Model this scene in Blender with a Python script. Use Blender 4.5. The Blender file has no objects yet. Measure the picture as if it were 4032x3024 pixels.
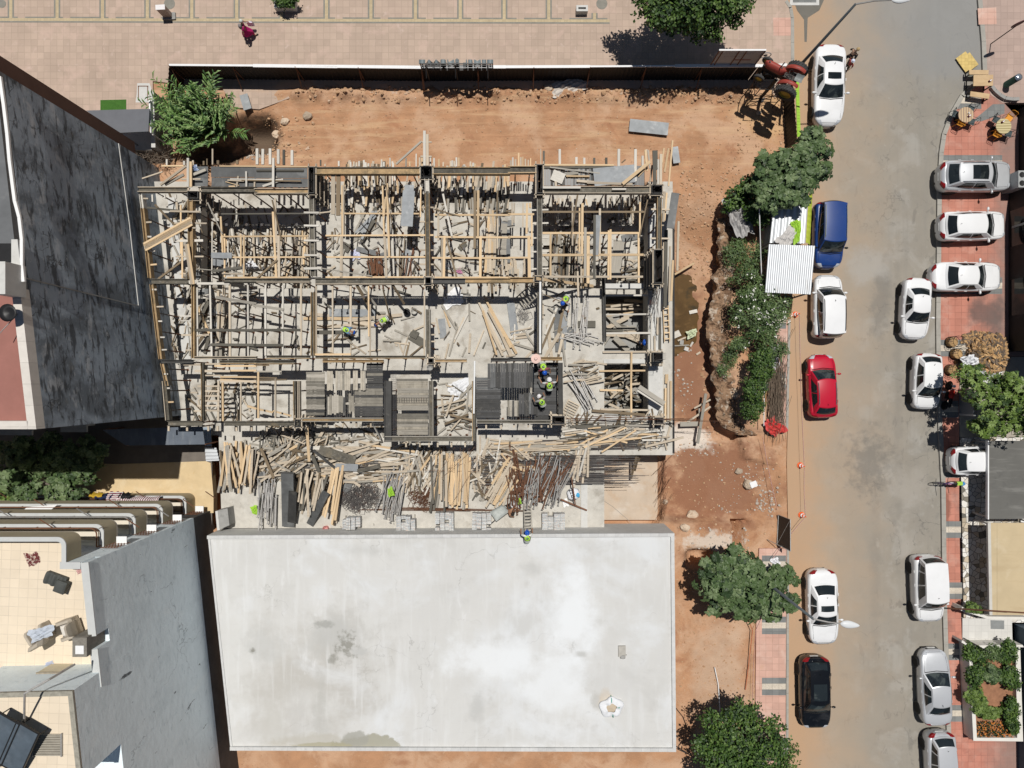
import bpy,bmesh,math,random
from mathutils import Vector,Matrix,noise as mnoise
SC=bpy.context.scene
COL=SC.collection
RND=random.Random(11)
PI=math.pi
#  camera, sky, sun, exposure
H=42.0
F=2688.0
cam_d=bpy.data.cameras.new('camera')
cam_d.lens=24.0
cam_d.sensor_width=36.0
cam_d.clip_start=0.5
cam_d.clip_end=2000
cam=bpy.data.objects.new('camera',cam_d)
cam.location=(0,0,H)
COL.objects.link(cam)
SC.camera=cam
SUN_EL=math.radians(73.3)
world=bpy.data.worlds.new('World')
SC.world=world
world.use_nodes=True
wn=world.node_tree
sky=wn.nodes.new('ShaderNodeTexSky')
sky.sky_type='NISHITA'
sky.sun_disc=False
sky.sun_elevation=SUN_EL
sky.sun_rotation=math.radians(7)
sky.air_density=1.0
sky.dust_density=0.6
bg=wn.nodes['Background']
bg.inputs['Strength'].default_value=0.032
wn.links.new(sky.outputs['Color'],bg.inputs['Color'])
sun_d=bpy.data.lights.new('sun','SUN')
sun_d.energy=4.0
sun_d.angle=math.radians(0.53)
sun_d.color=(1.0,0.965,0.91)
sun=bpy.data.objects.new('sun',sun_d)
sun.rotation_euler=(-(PI/2-SUN_EL),0,math.radians(-7))
sun.location=(0,12,40)
COL.objects.link(sun)
SC.render.engine='CYCLES'
SC.view_settings.view_transform='Standard'
SC.view_settings.look='None'
SC.view_settings.exposure=0.0
SC.view_settings.gamma=1.0
#  pixel > world at a known height
K={'D':(0,0,4032/2212),'S':(0,0,1.0),'a':(560,600,740/2212),'b':(1240,600,480/1531),'cafe':(3680,180,352/1390),'shed':(2940,740,300/995),'trac':(2900,180,320/2212),'wood':(3640,1300,392/1414),'pave':(3640,1760,392/1301),'work':(2060,1380,200/1276),'bal':(0,1930,760/2212),'pal':(2000,1880,360/1991)}
for ci in range(4):
 for ri in range(4):
  s=1010/2205
  if ri==3:s=1010/2165
  if ci==3:s=1032/2212
  K['%d%d'%(ci,ri)]=(ci*1000,ri*750,s)
def W(c,x,y,z=0.0):
 ox,oy,s=K[c]
 k=(H-z)/F
 return Vector(((ox+x*s-2016)*k,-(oy+y*s-1512)*k,z))
def PXM(c,w,z):
 return w*K[c][2]*(H-z)/F
 #  mesh builder
class MB:
 def __init__(s):
  s.v=[];s.f=[];s.m=[]
 def add(s,vs,fs,mi=0):
  o=len(s.v)
  s.v.extend([tuple(p)for p in vs])
  for f in fs:
   s.f.append(tuple(i+o for i in f));s.m.append(mi)
  return s
 def frame_box(s,c,ax,ay,az,mi=0):
  c=Vector(c)
  vs=[]
  for k in(-1,1):
   for j in(-1,1):
    for i in(-1,1):
     vs.append(c+ax*(i*.5)+ay*(j*.5)+az*(k*.5))
  return s.add(vs,[(0,2,3,1),(4,5,7,6),(0,1,5,4),(2,6,7,3),(0,4,6,2),(1,3,7,5)],mi)
 def box(s,cx,cy,cz,sx,sy,sz,rz=0.0,mi=0):
  c,n=math.cos(rz),math.sin(rz)
  return s.frame_box((cx,cy,cz),Vector((c*sx,n*sx,0)),Vector((-n*sy,c*sy,0)),Vector((0,0,sz)),mi)
 def beam(s,p,q,w,h,mi=0):
  p=Vector(p);q=Vector(q);d=q-p
  if d.length<1e-6:return s
  u=d.normalized()
  side=Vector((-u.y,u.x,0))
  if side.length<1e-4:side=Vector((0,1,0))
  side.normalize();up=u.cross(side)
  return s.frame_box((p+q)/2,d,side*w,up*h,mi)
 def tube(s,pts,r,n=8,mi=0,caps=True):
  pts=[Vector(p)for p in pts]
  rs=r if isinstance(r,(list,tuple))else[r]*len(pts)
  o=len(s.v)
  prev=None
  for i,p in enumerate(pts):
   a=pts[max(i-1,0)];b=pts[min(i+1,len(pts)-1)]
   t=(b-a)
   t=t.normalized()if t.length>1e-9 else Vector((0,0,1))
   if prev is None:
    x=t.cross(Vector((0,0,1)))
    if x.length<1e-3:x=t.cross(Vector((0,1,0)))
   else:
    x=prev-t*prev.dot(t)
    if x.length<1e-4:x=t.cross(Vector((0,0,1)))
   x.normalize();prev=x
   y=t.cross(x)
   for k in range(n):
    a2=2*PI*k/n
    s.v.append(tuple(p+(x*math.cos(a2)+y*math.sin(a2))*rs[i]))
  for i in range(len(pts)-1):
   for k in range(n):
    k2=(k+1)%n
    s.f.append((o+i*n+k,o+i*n+k2,o+(i+1)*n+k2,o+(i+1)*n+k));s.m.append(mi)
  if caps:
   s.f.append(tuple(o+k for k in range(n))[::-1]);s.m.append(mi)
   e=o+(len(pts)-1)*n
   s.f.append(tuple(e+k for k in range(n)));s.m.append(mi)
  return s
 def lathe(s,prof,c=(0,0,0),n=20,mi=0,axis='z'):
  o=len(s.v);c=Vector(c)
  for(r,z)in prof:
   for k in range(n):
    a=2*PI*k/n
    p=(r*math.cos(a),r*math.sin(a),z)
    if axis=='y':p=(p[0],p[2],p[1])
    if axis=='x':p=(p[2],p[0],p[1])
    s.v.append(tuple(c+Vector(p)))
  for i in range(len(prof)-1):
   for k in range(n):
    k2=(k+1)%n
    s.f.append((o+i*n+k,o+i*n+k2,o+(i+1)*n+k2,o+(i+1)*n+k));s.m.append(mi)
  for i in(0,len(prof)-1):
   if prof[i][0]>1e-4:
    s.f.append(tuple(o+i*n+k for k in range(n)));s.m.append(mi)
  return s
 def prism(s,poly,z0,z1,mi=0,side=None):
  n=len(poly)
  a=0
  for i in range(n):
   x1,y1=poly[i][0],poly[i][1];x2,y2=poly[(i+1)%n][0],poly[(i+1)%n][1]
   a+=x1*y2-x2*y1
  if a<0:poly=poly[::-1]
  vs=[(p[0],p[1],z0)for p in poly]+[(p[0],p[1],z1)for p in poly]
  s.add(vs,[tuple(range(n,2*n))],mi)
  s.add(vs,[tuple(range(n))[::-1]]+[(i,(i+1)%n,n+(i+1)%n,n+i)for i in range(n)],mi if side is None else side)
  return s
 def sheet(s,poly,z,mi=0):
  n=len(poly);a=0
  for i in range(n):
   a+=poly[i][0]*poly[(i+1)%n][1]-poly[(i+1)%n][0]*poly[i][1]
  if a<0:poly=poly[::-1]
  return s.add([(p[0],p[1],z)for p in poly],[tuple(range(n))],mi)
 def grid(s,fn,nu,nv,mi=0,flip=False):
  vs=[fn(i/nu,j/nv)for j in range(nv+1)for i in range(nu+1)]
  fs=[]
  for j in range(nv):
   for i in range(nu):
    a=j*(nu+1)+i
    q=(a,a+1,a+nu+2,a+nu+1)
    fs.append(q[::-1]if flip else q)
  return s.add(vs,fs,mi)
 def blob(s,c,r,n=6,m=8,jit=.2,mi=0,rnd=RND):
  c=Vector(c);rx,ry,rz=r if isinstance(r,(tuple,list))else(r,r,r)
  o=len(s.v)
  s.v.append(tuple(c+Vector((0,0,-rz))))
  for i in range(1,n):
   t=PI*i/n
   for k in range(m):
    a=2*PI*k/m+(i%2)*PI/m
    j=1+rnd.uniform(-jit,jit)
    s.v.append((c.x+rx*math.sin(t)*math.cos(a)*j,c.y+ry*math.sin(t)*math.sin(a)*j,c.z-rz*math.cos(t)*j))
  s.v.append(tuple(c+Vector((0,0,rz))))
  e=len(s.v)-1
  for k in range(m):
   s.f.append((o,o+1+(k+1)%m,o+1+k));s.m.append(mi)
   for i in range(n-2):
    a=o+1+i*m
    s.f.append((a+k,a+(k+1)%m,a+m+(k+1)%m,a+m+k));s.m.append(mi)
   a=o+1+(n-2)*m
   s.f.append((a+k,a+(k+1)%m,e));s.m.append(mi)
  return s
 def build(s,name,mats,parent=None,smooth=False,local=False,recalc=False):
  me=bpy.data.meshes.new(name)
  me.from_pydata(s.v,[],s.f)
  if not isinstance(mats,(list,tuple)):mats=[mats]
  for m in mats:me.materials.append(m)
  me.polygons.foreach_set('material_index',s.m)
  if smooth:me.polygons.foreach_set('use_smooth',[True]*len(s.f))
  me.update()
  if recalc:
   bm=bmesh.new();bm.from_mesh(me);bmesh.ops.recalc_face_normals(bm,faces=bm.faces);bm.to_mesh(me);bm.free()
  o=bpy.data.objects.new(name,me)
  COL.objects.link(o)
  if parent is not None:
   o.parent=parent
   if not local:
    l=Vector(parent.location)
    pp=parent.parent
    while pp is not None:
     l+=Vector(pp.location);pp=pp.parent
    o.location=-l
  return o
def tag(o,label=None,cat=None,group=None,kind=None):
 if label:o['label']=label
 if cat:o['category']=cat
 if group:o['group']=group
 if kind:o['kind']=kind
 return o
def thing(name,label,cat,loc=(0,0,0),rz=0.0,group=None):
 o=bpy.data.objects.new(name,None)
 o.empty_display_size=.3
 o.location=loc;o.rotation_euler=(0,0,rz)
 COL.objects.link(o)
 return tag(o,label,cat,group)
def copy_tree(o,parent=None):
 c=o.copy();COL.objects.link(c)
 if parent is not None:c.parent=parent
 for ch in list(o.children):copy_tree(ch,c)
 return c
 #  materials
def mat(name,base,rough=.85,var=.12,scale=3.0,layers=(),objrand=0.0,metal=0.0,spec=.3,bump=0.0,bscale=None,stretch=(1,1,1),coord='pos',coat=0.0,tile=None,detail=6):
 m=bpy.data.materials.new(name);m.use_nodes=True
 nt=m.node_tree;N=nt.nodes;L=nt.links
 b=N['Principled BSDF']
 b.inputs['Roughness'].default_value=rough
 b.inputs['Metallic'].default_value=metal
 b.inputs['Specular IOR Level'].default_value=spec
 if coat:
  b.inputs['Coat Weight'].default_value=coat;b.inputs['Coat Roughness'].default_value=.04
 if coord=='pos':src=N.new('ShaderNodeNewGeometry').outputs['Position']
 elif coord=='gen':src=N.new('ShaderNodeTexCoord').outputs['Generated']
 else:src=N.new('ShaderNodeTexCoord').outputs['Object']
 def mapped(st):
  if tuple(st)==(1,1,1):return src
  mp=N.new('ShaderNodeVectorMath');mp.operation='MULTIPLY'
  L.new(src,mp.inputs[0]);mp.inputs[1].default_value=st
  return mp.outputs[0]
 def nz(sc,st=(1,1,1),det=detail,dist=0.0,off=None):
  n=N.new('ShaderNodeTexNoise');n.inputs['Scale'].default_value=sc
  n.inputs['Detail'].default_value=det;n.inputs['Distortion'].default_value=dist
  n.inputs['Roughness'].default_value=.62
  v=mapped(st)
  if off:
   ad=N.new('ShaderNodeVectorMath');ad.operation='ADD';L.new(v,ad.inputs[0]);ad.inputs[1].default_value=off
   v=ad.outputs[0]
  L.new(v,n.inputs['Vector'])
  return n.outputs['Fac']
 def mr(v,a,c,d,e,smooth=True):
  r=N.new('ShaderNodeMapRange')
  if smooth:r.interpolation_type='SMOOTHSTEP'
  r.inputs['From Min'].default_value=a;r.inputs['From Max'].default_value=c
  r.inputs['To Min'].default_value=d;r.inputs['To Max'].default_value=e
  L.new(v,r.inputs['Value']);return r.outputs[0]
 def ma(op,a,c):
  n=N.new('ShaderNodeMath');n.operation=op
  for i,x in enumerate((a,c)):
   if isinstance(x,(int,float)):n.inputs[i].default_value=x
   else:L.new(x,n.inputs[i])
  return n.outputs[0]
 def mix(fac,a,c,mode='MIX'):
  n=N.new('ShaderNodeMix');n.data_type='RGBA';n.blend_type=mode
  if isinstance(fac,(int,float)):n.inputs[0].default_value=fac
  else:L.new(fac,n.inputs[0])
  for i,x in((6,a),(7,c)):
   if isinstance(x,tuple):n.inputs[i].default_value=(x[0],x[1],x[2],1)
   else:L.new(x,n.inputs[i])
  return n.outputs[2]
 def grey(v):
  c=N.new('ShaderNodeCombineColor')
  for i in range(3):L.new(v,c.inputs[i])
  return c.outputs[0]
 n1=nz(scale,stretch)
 col=mix(1.0,tuple(base),grey(mr(n1,.25,.75,1-var,1+var,False)),'MULTIPLY')
 if tile:
  sx,sy,jw,jd,tv=tile[:5]
  rot=tile[5]if len(tile)>5 else 0.0
  mp=N.new('ShaderNodeMapping');L.new(src,mp.inputs['Vector'])
  mp.inputs['Rotation'].default_value=(0,0,rot)
  mp.inputs['Scale'].default_value=(1/sx,1/sy,1)
  sp=N.new('ShaderNodeSeparateXYZ');L.new(mp.outputs[0],sp.inputs[0])
  fl=N.new('ShaderNodeVectorMath');fl.operation='FLOOR';L.new(mp.outputs[0],fl.inputs[0])
  cz=N.new('ShaderNodeVectorMath');cz.operation='MULTIPLY';L.new(fl.outputs[0],cz.inputs[0]);cz.inputs[1].default_value=(1,1,0)
  wn_=N.new('ShaderNodeTexWhiteNoise');wn_.noise_dimensions='3D';L.new(cz.outputs[0],wn_.inputs['Vector'])
  col=mix(1.0,col,grey(mr(wn_.outputs['Value'],0,1,1-tv,1+tv,False)),'MULTIPLY')
  es=[]
  for i,sz in((0,sx),(1,sy)):
   fr=ma('FRACT',sp.outputs[i],0)
   e=ma('MINIMUM',fr,ma('SUBTRACT',1.0,fr))
   es.append(mr(e,jw/sz*.35,jw/sz*.8,1,0))
  j=ma('MAXIMUM',es[0],es[1])
  col=mix(ma('MULTIPLY',j,mr(nz(2.0),.3,.7,.35,1)),col,mix(1.0,col,(jd,jd,jd),'MULTIPLY'))
 spxyz=None
 for i,l in enumerate(layers):
  kind=l[0]
  off=(i*7.3+1.7,i*3.1,0)
  if kind=='n':
   _,c,sc,lo,hi,amt=l[:6]
   st=l[6]if len(l)>6 else(1,1,1)
   fac=mr(nz(sc,st,off=off,dist=.4),lo,hi,0,amt)
   if len(l)>7:
    if spxyz is None:
     spxyz=N.new('ShaderNodeSeparateXYZ');L.new(src,spxyz.inputs[0])
    fac=ma('MULTIPLY',fac,mr(spxyz.outputs['xyz'.index(l[7][0])],l[7][1],l[7][2],0,1))
  elif kind=='r':
   _,c,ax,a,bb,na,ns,amt=l
   if spxyz is None:
    spxyz=N.new('ShaderNodeSeparateXYZ');L.new(src,spxyz.inputs[0])
   v=ma('ADD',spxyz.outputs['xyz'.index(ax)],mr(nz(ns,off=off),.2,.8,-na,na,False))
   fac=mr(v,a,bb,0,amt)
  elif kind=='s':
   _,c,ce,ra,na,ns,soft,amt=l
   sb=N.new('ShaderNodeVectorMath');sb.operation='SUBTRACT';L.new(src,sb.inputs[0]);sb.inputs[1].default_value=(ce[0],ce[1],0)
   ml=N.new('ShaderNodeVectorMath');ml.operation='MULTIPLY';L.new(sb.outputs[0],ml.inputs[0]);ml.inputs[1].default_value=(1/ra[0],1/ra[1],0)
   ln=N.new('ShaderNodeVectorMath');ln.operation='LENGTH';L.new(ml.outputs[0],ln.inputs[0])
   v=ma('ADD',ln.outputs['Value'],mr(nz(ns,off=off),.25,.75,-na,na,False))
   fac=mr(v,1.0,1.0-soft,0,amt)
  elif kind=='c':
   _,c,sc,wd,amt=l
   vv=N.new('ShaderNodeTexVoronoi');vv.feature='DISTANCE_TO_EDGE';vv.inputs['Scale'].default_value=sc
   ad=N.new('ShaderNodeVectorMath');ad.operation='MULTIPLY_ADD'
   nn_=N.new('ShaderNodeTexNoise');nn_.inputs['Scale'].default_value=sc*4;nn_.inputs['Detail'].default_value=8;L.new(src,nn_.inputs['Vector'])
   L.new(nn_.outputs['Color'],ad.inputs[0]);k_=.55/sc;ad.inputs[1].default_value=(k_,k_,k_);L.new(src,ad.inputs[2]);L.new(ad.outputs[0],vv.inputs['Vector'])
   fac=ma('MULTIPLY',mr(vv.outputs['Distance'],0,wd,amt,0),mr(nz(sc*2.3,off=off),.45,.6,0,1))
  col=mix(fac,col,tuple(c))
 if objrand:
  oi=N.new('ShaderNodeObjectInfo')
  col=mix(1.0,col,grey(mr(oi.outputs['Random'],0,1,1-objrand,1+objrand,False)),'MULTIPLY')
 L.new(col,b.inputs['Base Color'])
 if bump:
  bp=N.new('ShaderNodeBump');bp.inputs['Strength'].default_value=min(1,bump);bp.inputs['Distance'].default_value=.05*max(1,bump)
  L.new(nz(bscale or scale*4,stretch),bp.inputs['Height']);L.new(bp.outputs[0],b.inputs['Normal'])
 return m
M={}
DUST=(.42,.27,.16)
M['dirt']=mat('dirt',(.41,.225,.125),.95,.20,.9,[('n',(.53,.345,.225),.35,.45,.62,.75),('n',(.31,.145,.078),.6,.56,.7,.7),('n',(.52,.37,.25),5.0,.60,.72,.6),('n',(.24,.11,.06),9,.62,.70,.6),('n',(.57,.39,.23),2.6,.50,.66,.5,(.10,1,1),('y',12.4,14)),('n',(.28,.13,.065),2.0,.56,.70,.45,(.09,1.3,1),('y',12.4,14)),('n',(.62,.5,.4),26,.68,.72,.8),('s',(.25,.115,.065),W('D',1555,1050)[:2],(4.6,3.6),.4,1.1,.5,.85),('s',(.24,.115,.068),W('D',1500,790)[:2],(2.1,6.5),.4,1.1,.6,.85),('s',(.095,.07,.05),W('D',545,285)[:2],(2.0,1.5),.5,1.2,.5,.9),('s',(.09,.065,.045),W('D',450,330)[:2],(2.6,1.2),.4,1.2,.5,.9),('s',(.66,.6,.53),W('D',1490,950)[:2],(2.1,1.1),.5,1.2,.5,.85),('s',(.60,.52,.44),W('D',1540,1170)[:2],(2.4,.7),.6,1.5,.5,.8),('s',(.56,.36,.19),W('D',1655,245)[:2],(2.2,2.2),.4,.8,.7,.8),('s',(.50,.38,.28),W('D',1560,1480)[:2],(2.6,5.5),.4,.8,.7,.55)],bump=.7,bscale=9)  # near-black spots by the reeds: dark soil with pit shade painted in
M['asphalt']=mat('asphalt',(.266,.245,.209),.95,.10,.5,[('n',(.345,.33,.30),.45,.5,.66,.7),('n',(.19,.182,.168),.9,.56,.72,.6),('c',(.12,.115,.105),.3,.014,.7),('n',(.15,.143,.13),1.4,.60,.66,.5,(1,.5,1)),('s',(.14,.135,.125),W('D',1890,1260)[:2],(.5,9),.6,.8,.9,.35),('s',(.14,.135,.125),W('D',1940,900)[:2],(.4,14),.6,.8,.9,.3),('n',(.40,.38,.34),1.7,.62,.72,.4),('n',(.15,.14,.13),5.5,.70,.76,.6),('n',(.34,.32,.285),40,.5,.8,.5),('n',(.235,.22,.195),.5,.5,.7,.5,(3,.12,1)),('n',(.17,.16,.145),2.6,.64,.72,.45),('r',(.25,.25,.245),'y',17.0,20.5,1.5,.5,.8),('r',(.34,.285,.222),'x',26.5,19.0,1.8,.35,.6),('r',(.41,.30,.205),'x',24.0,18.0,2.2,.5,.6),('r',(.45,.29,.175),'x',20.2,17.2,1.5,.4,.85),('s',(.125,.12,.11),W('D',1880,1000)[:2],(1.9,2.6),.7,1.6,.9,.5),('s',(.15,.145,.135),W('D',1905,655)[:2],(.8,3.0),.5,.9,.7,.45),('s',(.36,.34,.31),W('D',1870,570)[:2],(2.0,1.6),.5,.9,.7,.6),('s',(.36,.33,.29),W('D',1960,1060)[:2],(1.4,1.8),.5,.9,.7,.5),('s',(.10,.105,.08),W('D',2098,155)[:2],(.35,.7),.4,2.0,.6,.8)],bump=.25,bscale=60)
PLT=(.40,.40,.03,.80,.065)
M['plaza']=mat('plaza paving',(.44,.338,.268),.9,.10,.5,[('n',(.56,.41,.34),.8,.5,.72,.6),('n',(.38,.28,.23),.45,.55,.75,.5),('n',(.28,.21,.18),7,.70,.76,.5),('n',(.60,.47,.41),2.2,.58,.74,.45),('s',(.52,.36,.25),W('D',1000,190)[:2],(16,.7),.5,.8,.5,.8)],tile=PLT,bump=.1,bscale=30)
M['plaza_r']=mat('plaza paving worn',(.40,.30,.255),.9,.12,.5,[('n',(.30,.235,.205),.6,.5,.72,.6),('n',(.50,.42,.37),1.2,.6,.75,.5)],tile=PLT,bump=.1,bscale=30)
M['band_y']=mat('yellow paving band',(.475,.385,.245),.9,.12,2.5,[('n',(.4,.31,.2),1.0,.52,.7,.5)],tile=(.2,.2,.02,.8,.06))
M['band_g']=mat('grey paving band',(.225,.215,.185),.9,.15,3,[('n',(.32,.28,.24),2,.55,.75,.5)])
M['red_pave']=mat('red paving',(.455,.195,.142),.9,.12,.7,[('n',(.52,.31,.25),.9,.48,.72,.65),('n',(.30,.12,.09),1.0,.56,.74,.5),('n',(.17,.12,.11),.5,.60,.80,.6),('r',(.22,.17,.15),'x',28.5,30.5,.9,.8,.7),('s',(.10,.085,.08),W('D',2130,680)[:2],(1.7,1.6),.5,.9,.8,.75),('s',(.20,.08,.055),W('D',2040,1100)[:2],(.4,1.7),.4,1.2,.5,.7)],tile=(.4,.4,.03,.7,.08),bump=.08,bscale=25)
M['red_pale']=mat('worn red paving',(.55,.34,.27),.9,.12,.7,[('n',(.66,.5,.42),.8,.5,.72,.6),('n',(.45,.2,.15),1.1,.58,.75,.5),('n',(.46,.3,.18),.5,.6,.78,.6)],tile=(.4,.4,.03,.75,.06))
M['grey_pave']=mat('grey paving',(.19,.195,.19),.9,.14,1.5,[('n',(.12,.12,.12),1.0,.55,.75,.5),('n',(.27,.26,.24),3,.6,.75,.5)],tile=(.4,.4,.03,.75,.08))
M['cream_pave']=mat('cream paving',(.58,.52,.43),.9,.12,3,[('n',(.42,.36,.3),16,.5,.62,.7)],tile=(.4,.4,.03,.7,.05))
M['kerb']=mat('kerb concrete',(.34,.325,.29),.9,.12,3,[('n',(.22,.21,.19),1.5,.55,.75,.5)],tile=(60,1.0,.03,.6,.06))
M['sidewalk_dust']=mat('dusty sidewalk',(.48,.32,.215),.9,.12,1.2,[('n',(.42,.22,.16),1.2,.5,.7,.6),('n',(.55,.42,.3),.6,.5,.7,.5)],tile=(.4,.4,.03,.85,.05))
M['slab']=mat('raw concrete slab',(.50,.475,.425),.95,.18,1.6,[('n',(.27,.24,.195),.55,.54,.70,.75),('n',(.22,.20,.17),3.6,.62,.70,.6),('n',(.56,.545,.50),.9,.5,.72,.7),('n',(.36,.33,.285),2.0,.55,.72,.6),('n',(.27,.25,.22),8,.64,.72,.5),('n',(.62,.60,.56),14,.62,.72,.5)],bump=.25,bscale=14)
M['conc']=mat('pale concrete',(.55,.545,.52),.9,.10,2,[('n',(.42,.41,.385),2.2,.52,.72,.5),('n',(.3,.3,.28),11,.66,.72,.5)],bump=.1)
M['conc_d']=mat('grey concrete',(.30,.295,.28),.9,.15,2,[('n',(.2,.2,.19),2.2,.52,.72,.6)],bump=.2)
def stain(u,v,ru,rv,c,soft=.5,amt=.7,na=.45,ns=1.1):
 p=W('D',u,v,2.4)
 return('s',c,(p.x,p.y),(ru/37.,rv/37.),na,ns,soft,amt)
G1=(.44,.44,.425);G2=(.19,.185,.155);BR=(.33,.315,.27);LT=(.70,.72,.735)
M['roof']=mat('fresh roof screed',(.555,.552,.535),.85,.05,.3,[('c',(.34,.335,.32),.16,.006,.7),stain(660,1480,210,190,(.44,.425,.395),1.0,.9,.6,.55),stain(740,1380,90,110,(.42,.41,.385),.9,.5,.8,1.3),('n',(.50,.495,.475),2.6,.58,.72,.4,(.35,2.2,1)),('n',(.69,.695,.70),1.5,.6,.75,.5,(1,.3,1)),('n',(.625,.64,.65),.22,.45,.65,.85),('n',(.485,.48,.46),.35,.52,.70,.65),('n',(.45,.445,.425),.8,.56,.74,.45),('n',(.47,.465,.45),1.6,.64,.76,.35),('n',(.63,.635,.63),.9,.5,.7,.5,(2.5,.25,1)),('n',(.36,.355,.34),5.5,.72,.78,.5),stain(1240,1340,75,150,LT,.8,.9,.5,.7),stain(1060,1420,150,60,LT,.8,.8,.5,.7),stain(1200,1500,110,120,LT,.8,.7,.5,.7),stain(720,1375,70,55,G1,.8,.7),stain(570,1400,60,65,G1,.8,.6),stain(745,1395,28,36,G2,.9,.7,.9,3.2),stain(700,1350,24,12,(.3,.3,.28),.5,.7,.6,2.),stain(545,1407,9,8,G2,.8,.8,.4,3),stain(718,1425,12,14,G2,.7,.6,.6,2.5),stain(775,1410,30,12,G1,.7,.8),stain(690,1530,22,90,(.40,.395,.37),.8,.5,.6,1.6),stain(640,1545,30,80,(.45,.44,.42),.9,.5,.6),stain(590,1580,40,60,(.46,.45,.42),.5,.6,.4),stain(680,1605,110,22,(.42,.40,.35),.5,.7,.4),stain(790,1612,80,26,(.29,.275,.20),.2,.8,.4,1.4),stain(770,1598,34,18,(.31,.305,.27),.25,.8,.3,1.2),stain(700,1613,80,9,(.33,.31,.22),.3,.8,.3,1.4),stain(1150,1230,40,26,G1,.9,.6),stain(790,1190,60,20,G1,.9,.5),stain(1255,1415,20,10,G1,.8,.8),stain(1030,1530,25,45,G1,.7,.7),stain(1290,1520,18,28,(.42,.41,.38),.7,.7),stain(1310,1513,22,30,(.52,.44,.34),.5,.8),stain(1330,1480,90,70,(.5,.5,.49),.9,.4)],bump=.05,bscale=20)
def wood(name,base,dark,objr=.16,var=.18):
 return mat(name,base,.85,var,3.0,[('n',dark,4.0,.55,.75,.6,(.6,4,4)),('n',dark,1.6,.58,.7,.5,(2,1,1))],objrand=objr,coord='obj',stretch=(.7,5,5),spec=.2)
M['w_y']=wood('yellow timber',(.60,.445,.275),(.42,.29,.165),.2)
M['w_p']=wood('pale timber',(.47,.40,.31),(.31,.25,.19),.22)
M['w_g']=wood('grey weathered timber',(.34,.315,.27),(.21,.195,.165),.22)
M['w_d']=wood('dark weathered timber',(.105,.098,.082),(.055,.052,.045),.25)
M['w_b']=wood('brown weathered timber',(.19,.145,.095),(.1,.078,.055),.25)
M['w_w']=wood('cement splashed timber',(.55,.52,.465),(.4,.36,.3),.14)
M['fw']=mat('formwork boards',(.105,.096,.077),.85,.25,2.0,[('n',(.22,.175,.11),.8,.55,.70,.7),('n',(.055,.052,.045),1.2,.52,.66,.75),('n',(.25,.23,.2),6,.5,.7,.5)],coord='pos',objrand=.28,bump=.1,bscale=20)
M['fw_y']=mat('yellow formwork boards',(.33,.23,.125),.85,.25,2.5,[('n',(.15,.12,.075),.9,.52,.64,.75),('n',(.55,.39,.2),6,.5,.7,.5)],coord='pos',objrand=.2)
M['fw_d']=mat('dark formwork boards',(.05,.049,.047),.7,.3,2.0,[('n',(.14,.13,.115),1.4,.55,.72,.6),('n',(.25,.24,.22),7,.66,.76,.5)],coord='pos',objrand=.3)
M['ply']=mat('film faced plywood',(.105,.108,.108),.55,.3,1.6,[('n',(.23,.235,.23),1.3,.52,.72,.7),('n',(.04,.04,.042),1.8,.58,.75,.6),('n',(.35,.34,.32),8,.66,.74,.5)],coord='pos',objrand=.25)
M['ply_l']=mat('cement stained plywood',(.26,.275,.285),.6,.22,2.0,[('n',(.42,.43,.43),1.9,.5,.7,.7),('n',(.13,.14,.145),2.2,.58,.75,.6)],coord='pos',objrand=.2)
M['deck_p']=mat('pale deck boards',(.36,.325,.265),.85,.25,2.5,[('n',(.2,.18,.145),2,.52,.7,.75,(3,.5,1)),('n',(.46,.43,.37),4,.6,.75,.6)],coord='pos',objrand=.2)
M['deck_d']=mat('dark deck boards',(.032,.032,.033),.38,.45,2.5,[('n',(.09,.09,.09),2,.58,.74,.6),('n',(.26,.26,.25),4,.62,.74,.7,(.5,3,1))],coord='pos',objrand=.3)
M['deck_g']=mat('grey deck boards',(.20,.185,.155),.85,.25,2.5,[('n',(.13,.12,.1),2,.55,.72,.7,(3,.5,1)),('n',(.42,.39,.34),4,.6,.75,.6)],coord='pos',objrand=.3)
M['steel']=mat('galvanised prop',(.36,.35,.335),.5,.2,6,[('n',(.2,.12,.08),5,.56,.7,.6)],metal=.35,objrand=.25)
M['rust']=mat('rusty steel',(.16,.075,.042),.85,.3,8,[('n',(.08,.045,.03),6,.5,.7,.6)],objrand=.25)
M['rebar']=mat('reinforcing bar',(.10,.092,.088),.7,.3,4,[('n',(.17,.085,.05),2.5,.52,.7,.6)],objrand=.2)
M['black']=mat('black sheet',(.012,.012,.013),.6,.3,4)
M['blackm']=mat('black metal',(.018,.018,.019),.45,.2,6)
M['white']=mat('white paint',(.78,.78,.77),.6,.04,3)
M['offw']=mat('white plastic',(.74,.74,.74),.55,.06,5,coord='obj')
M['bag']=mat('white woven bag',(.70,.71,.73),.75,.08,6,bump=.4,bscale=18)
M['sand']=mat('sand',(.50,.42,.32),.95,.1,6,bump=.2)
M['zinc']=mat('corrugated zinc',(.58,.60,.62),.42,.08,1.5,[('n',(.42,.40,.37),1.5,.58,.72,.6,(3,.5,1)),('n',(.26,.17,.12),3.4,.68,.76,.6)],metal=.25)
M['lime']=mat('lime green sheet',(.30,.52,.05),.6,.12,2,[('n',(.22,.42,.04),3,.55,.7,.5)])
M['green']=mat('green mat',(.045,.125,.02),.95,.2,3,[('n',(.07,.16,.03),12,.5,.6,.6)])
M['rock']=mat('limestone',(.50,.40,.30),.95,.2,5,[('n',(.36,.22,.13),2,.5,.7,.6)],bump=.4,objrand=.22)
M['rub']=mat('rubble',(.47,.42,.36),.95,.25,5,[('n',(.3,.2,.14),2,.5,.7,.6)],bump=.4)
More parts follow.
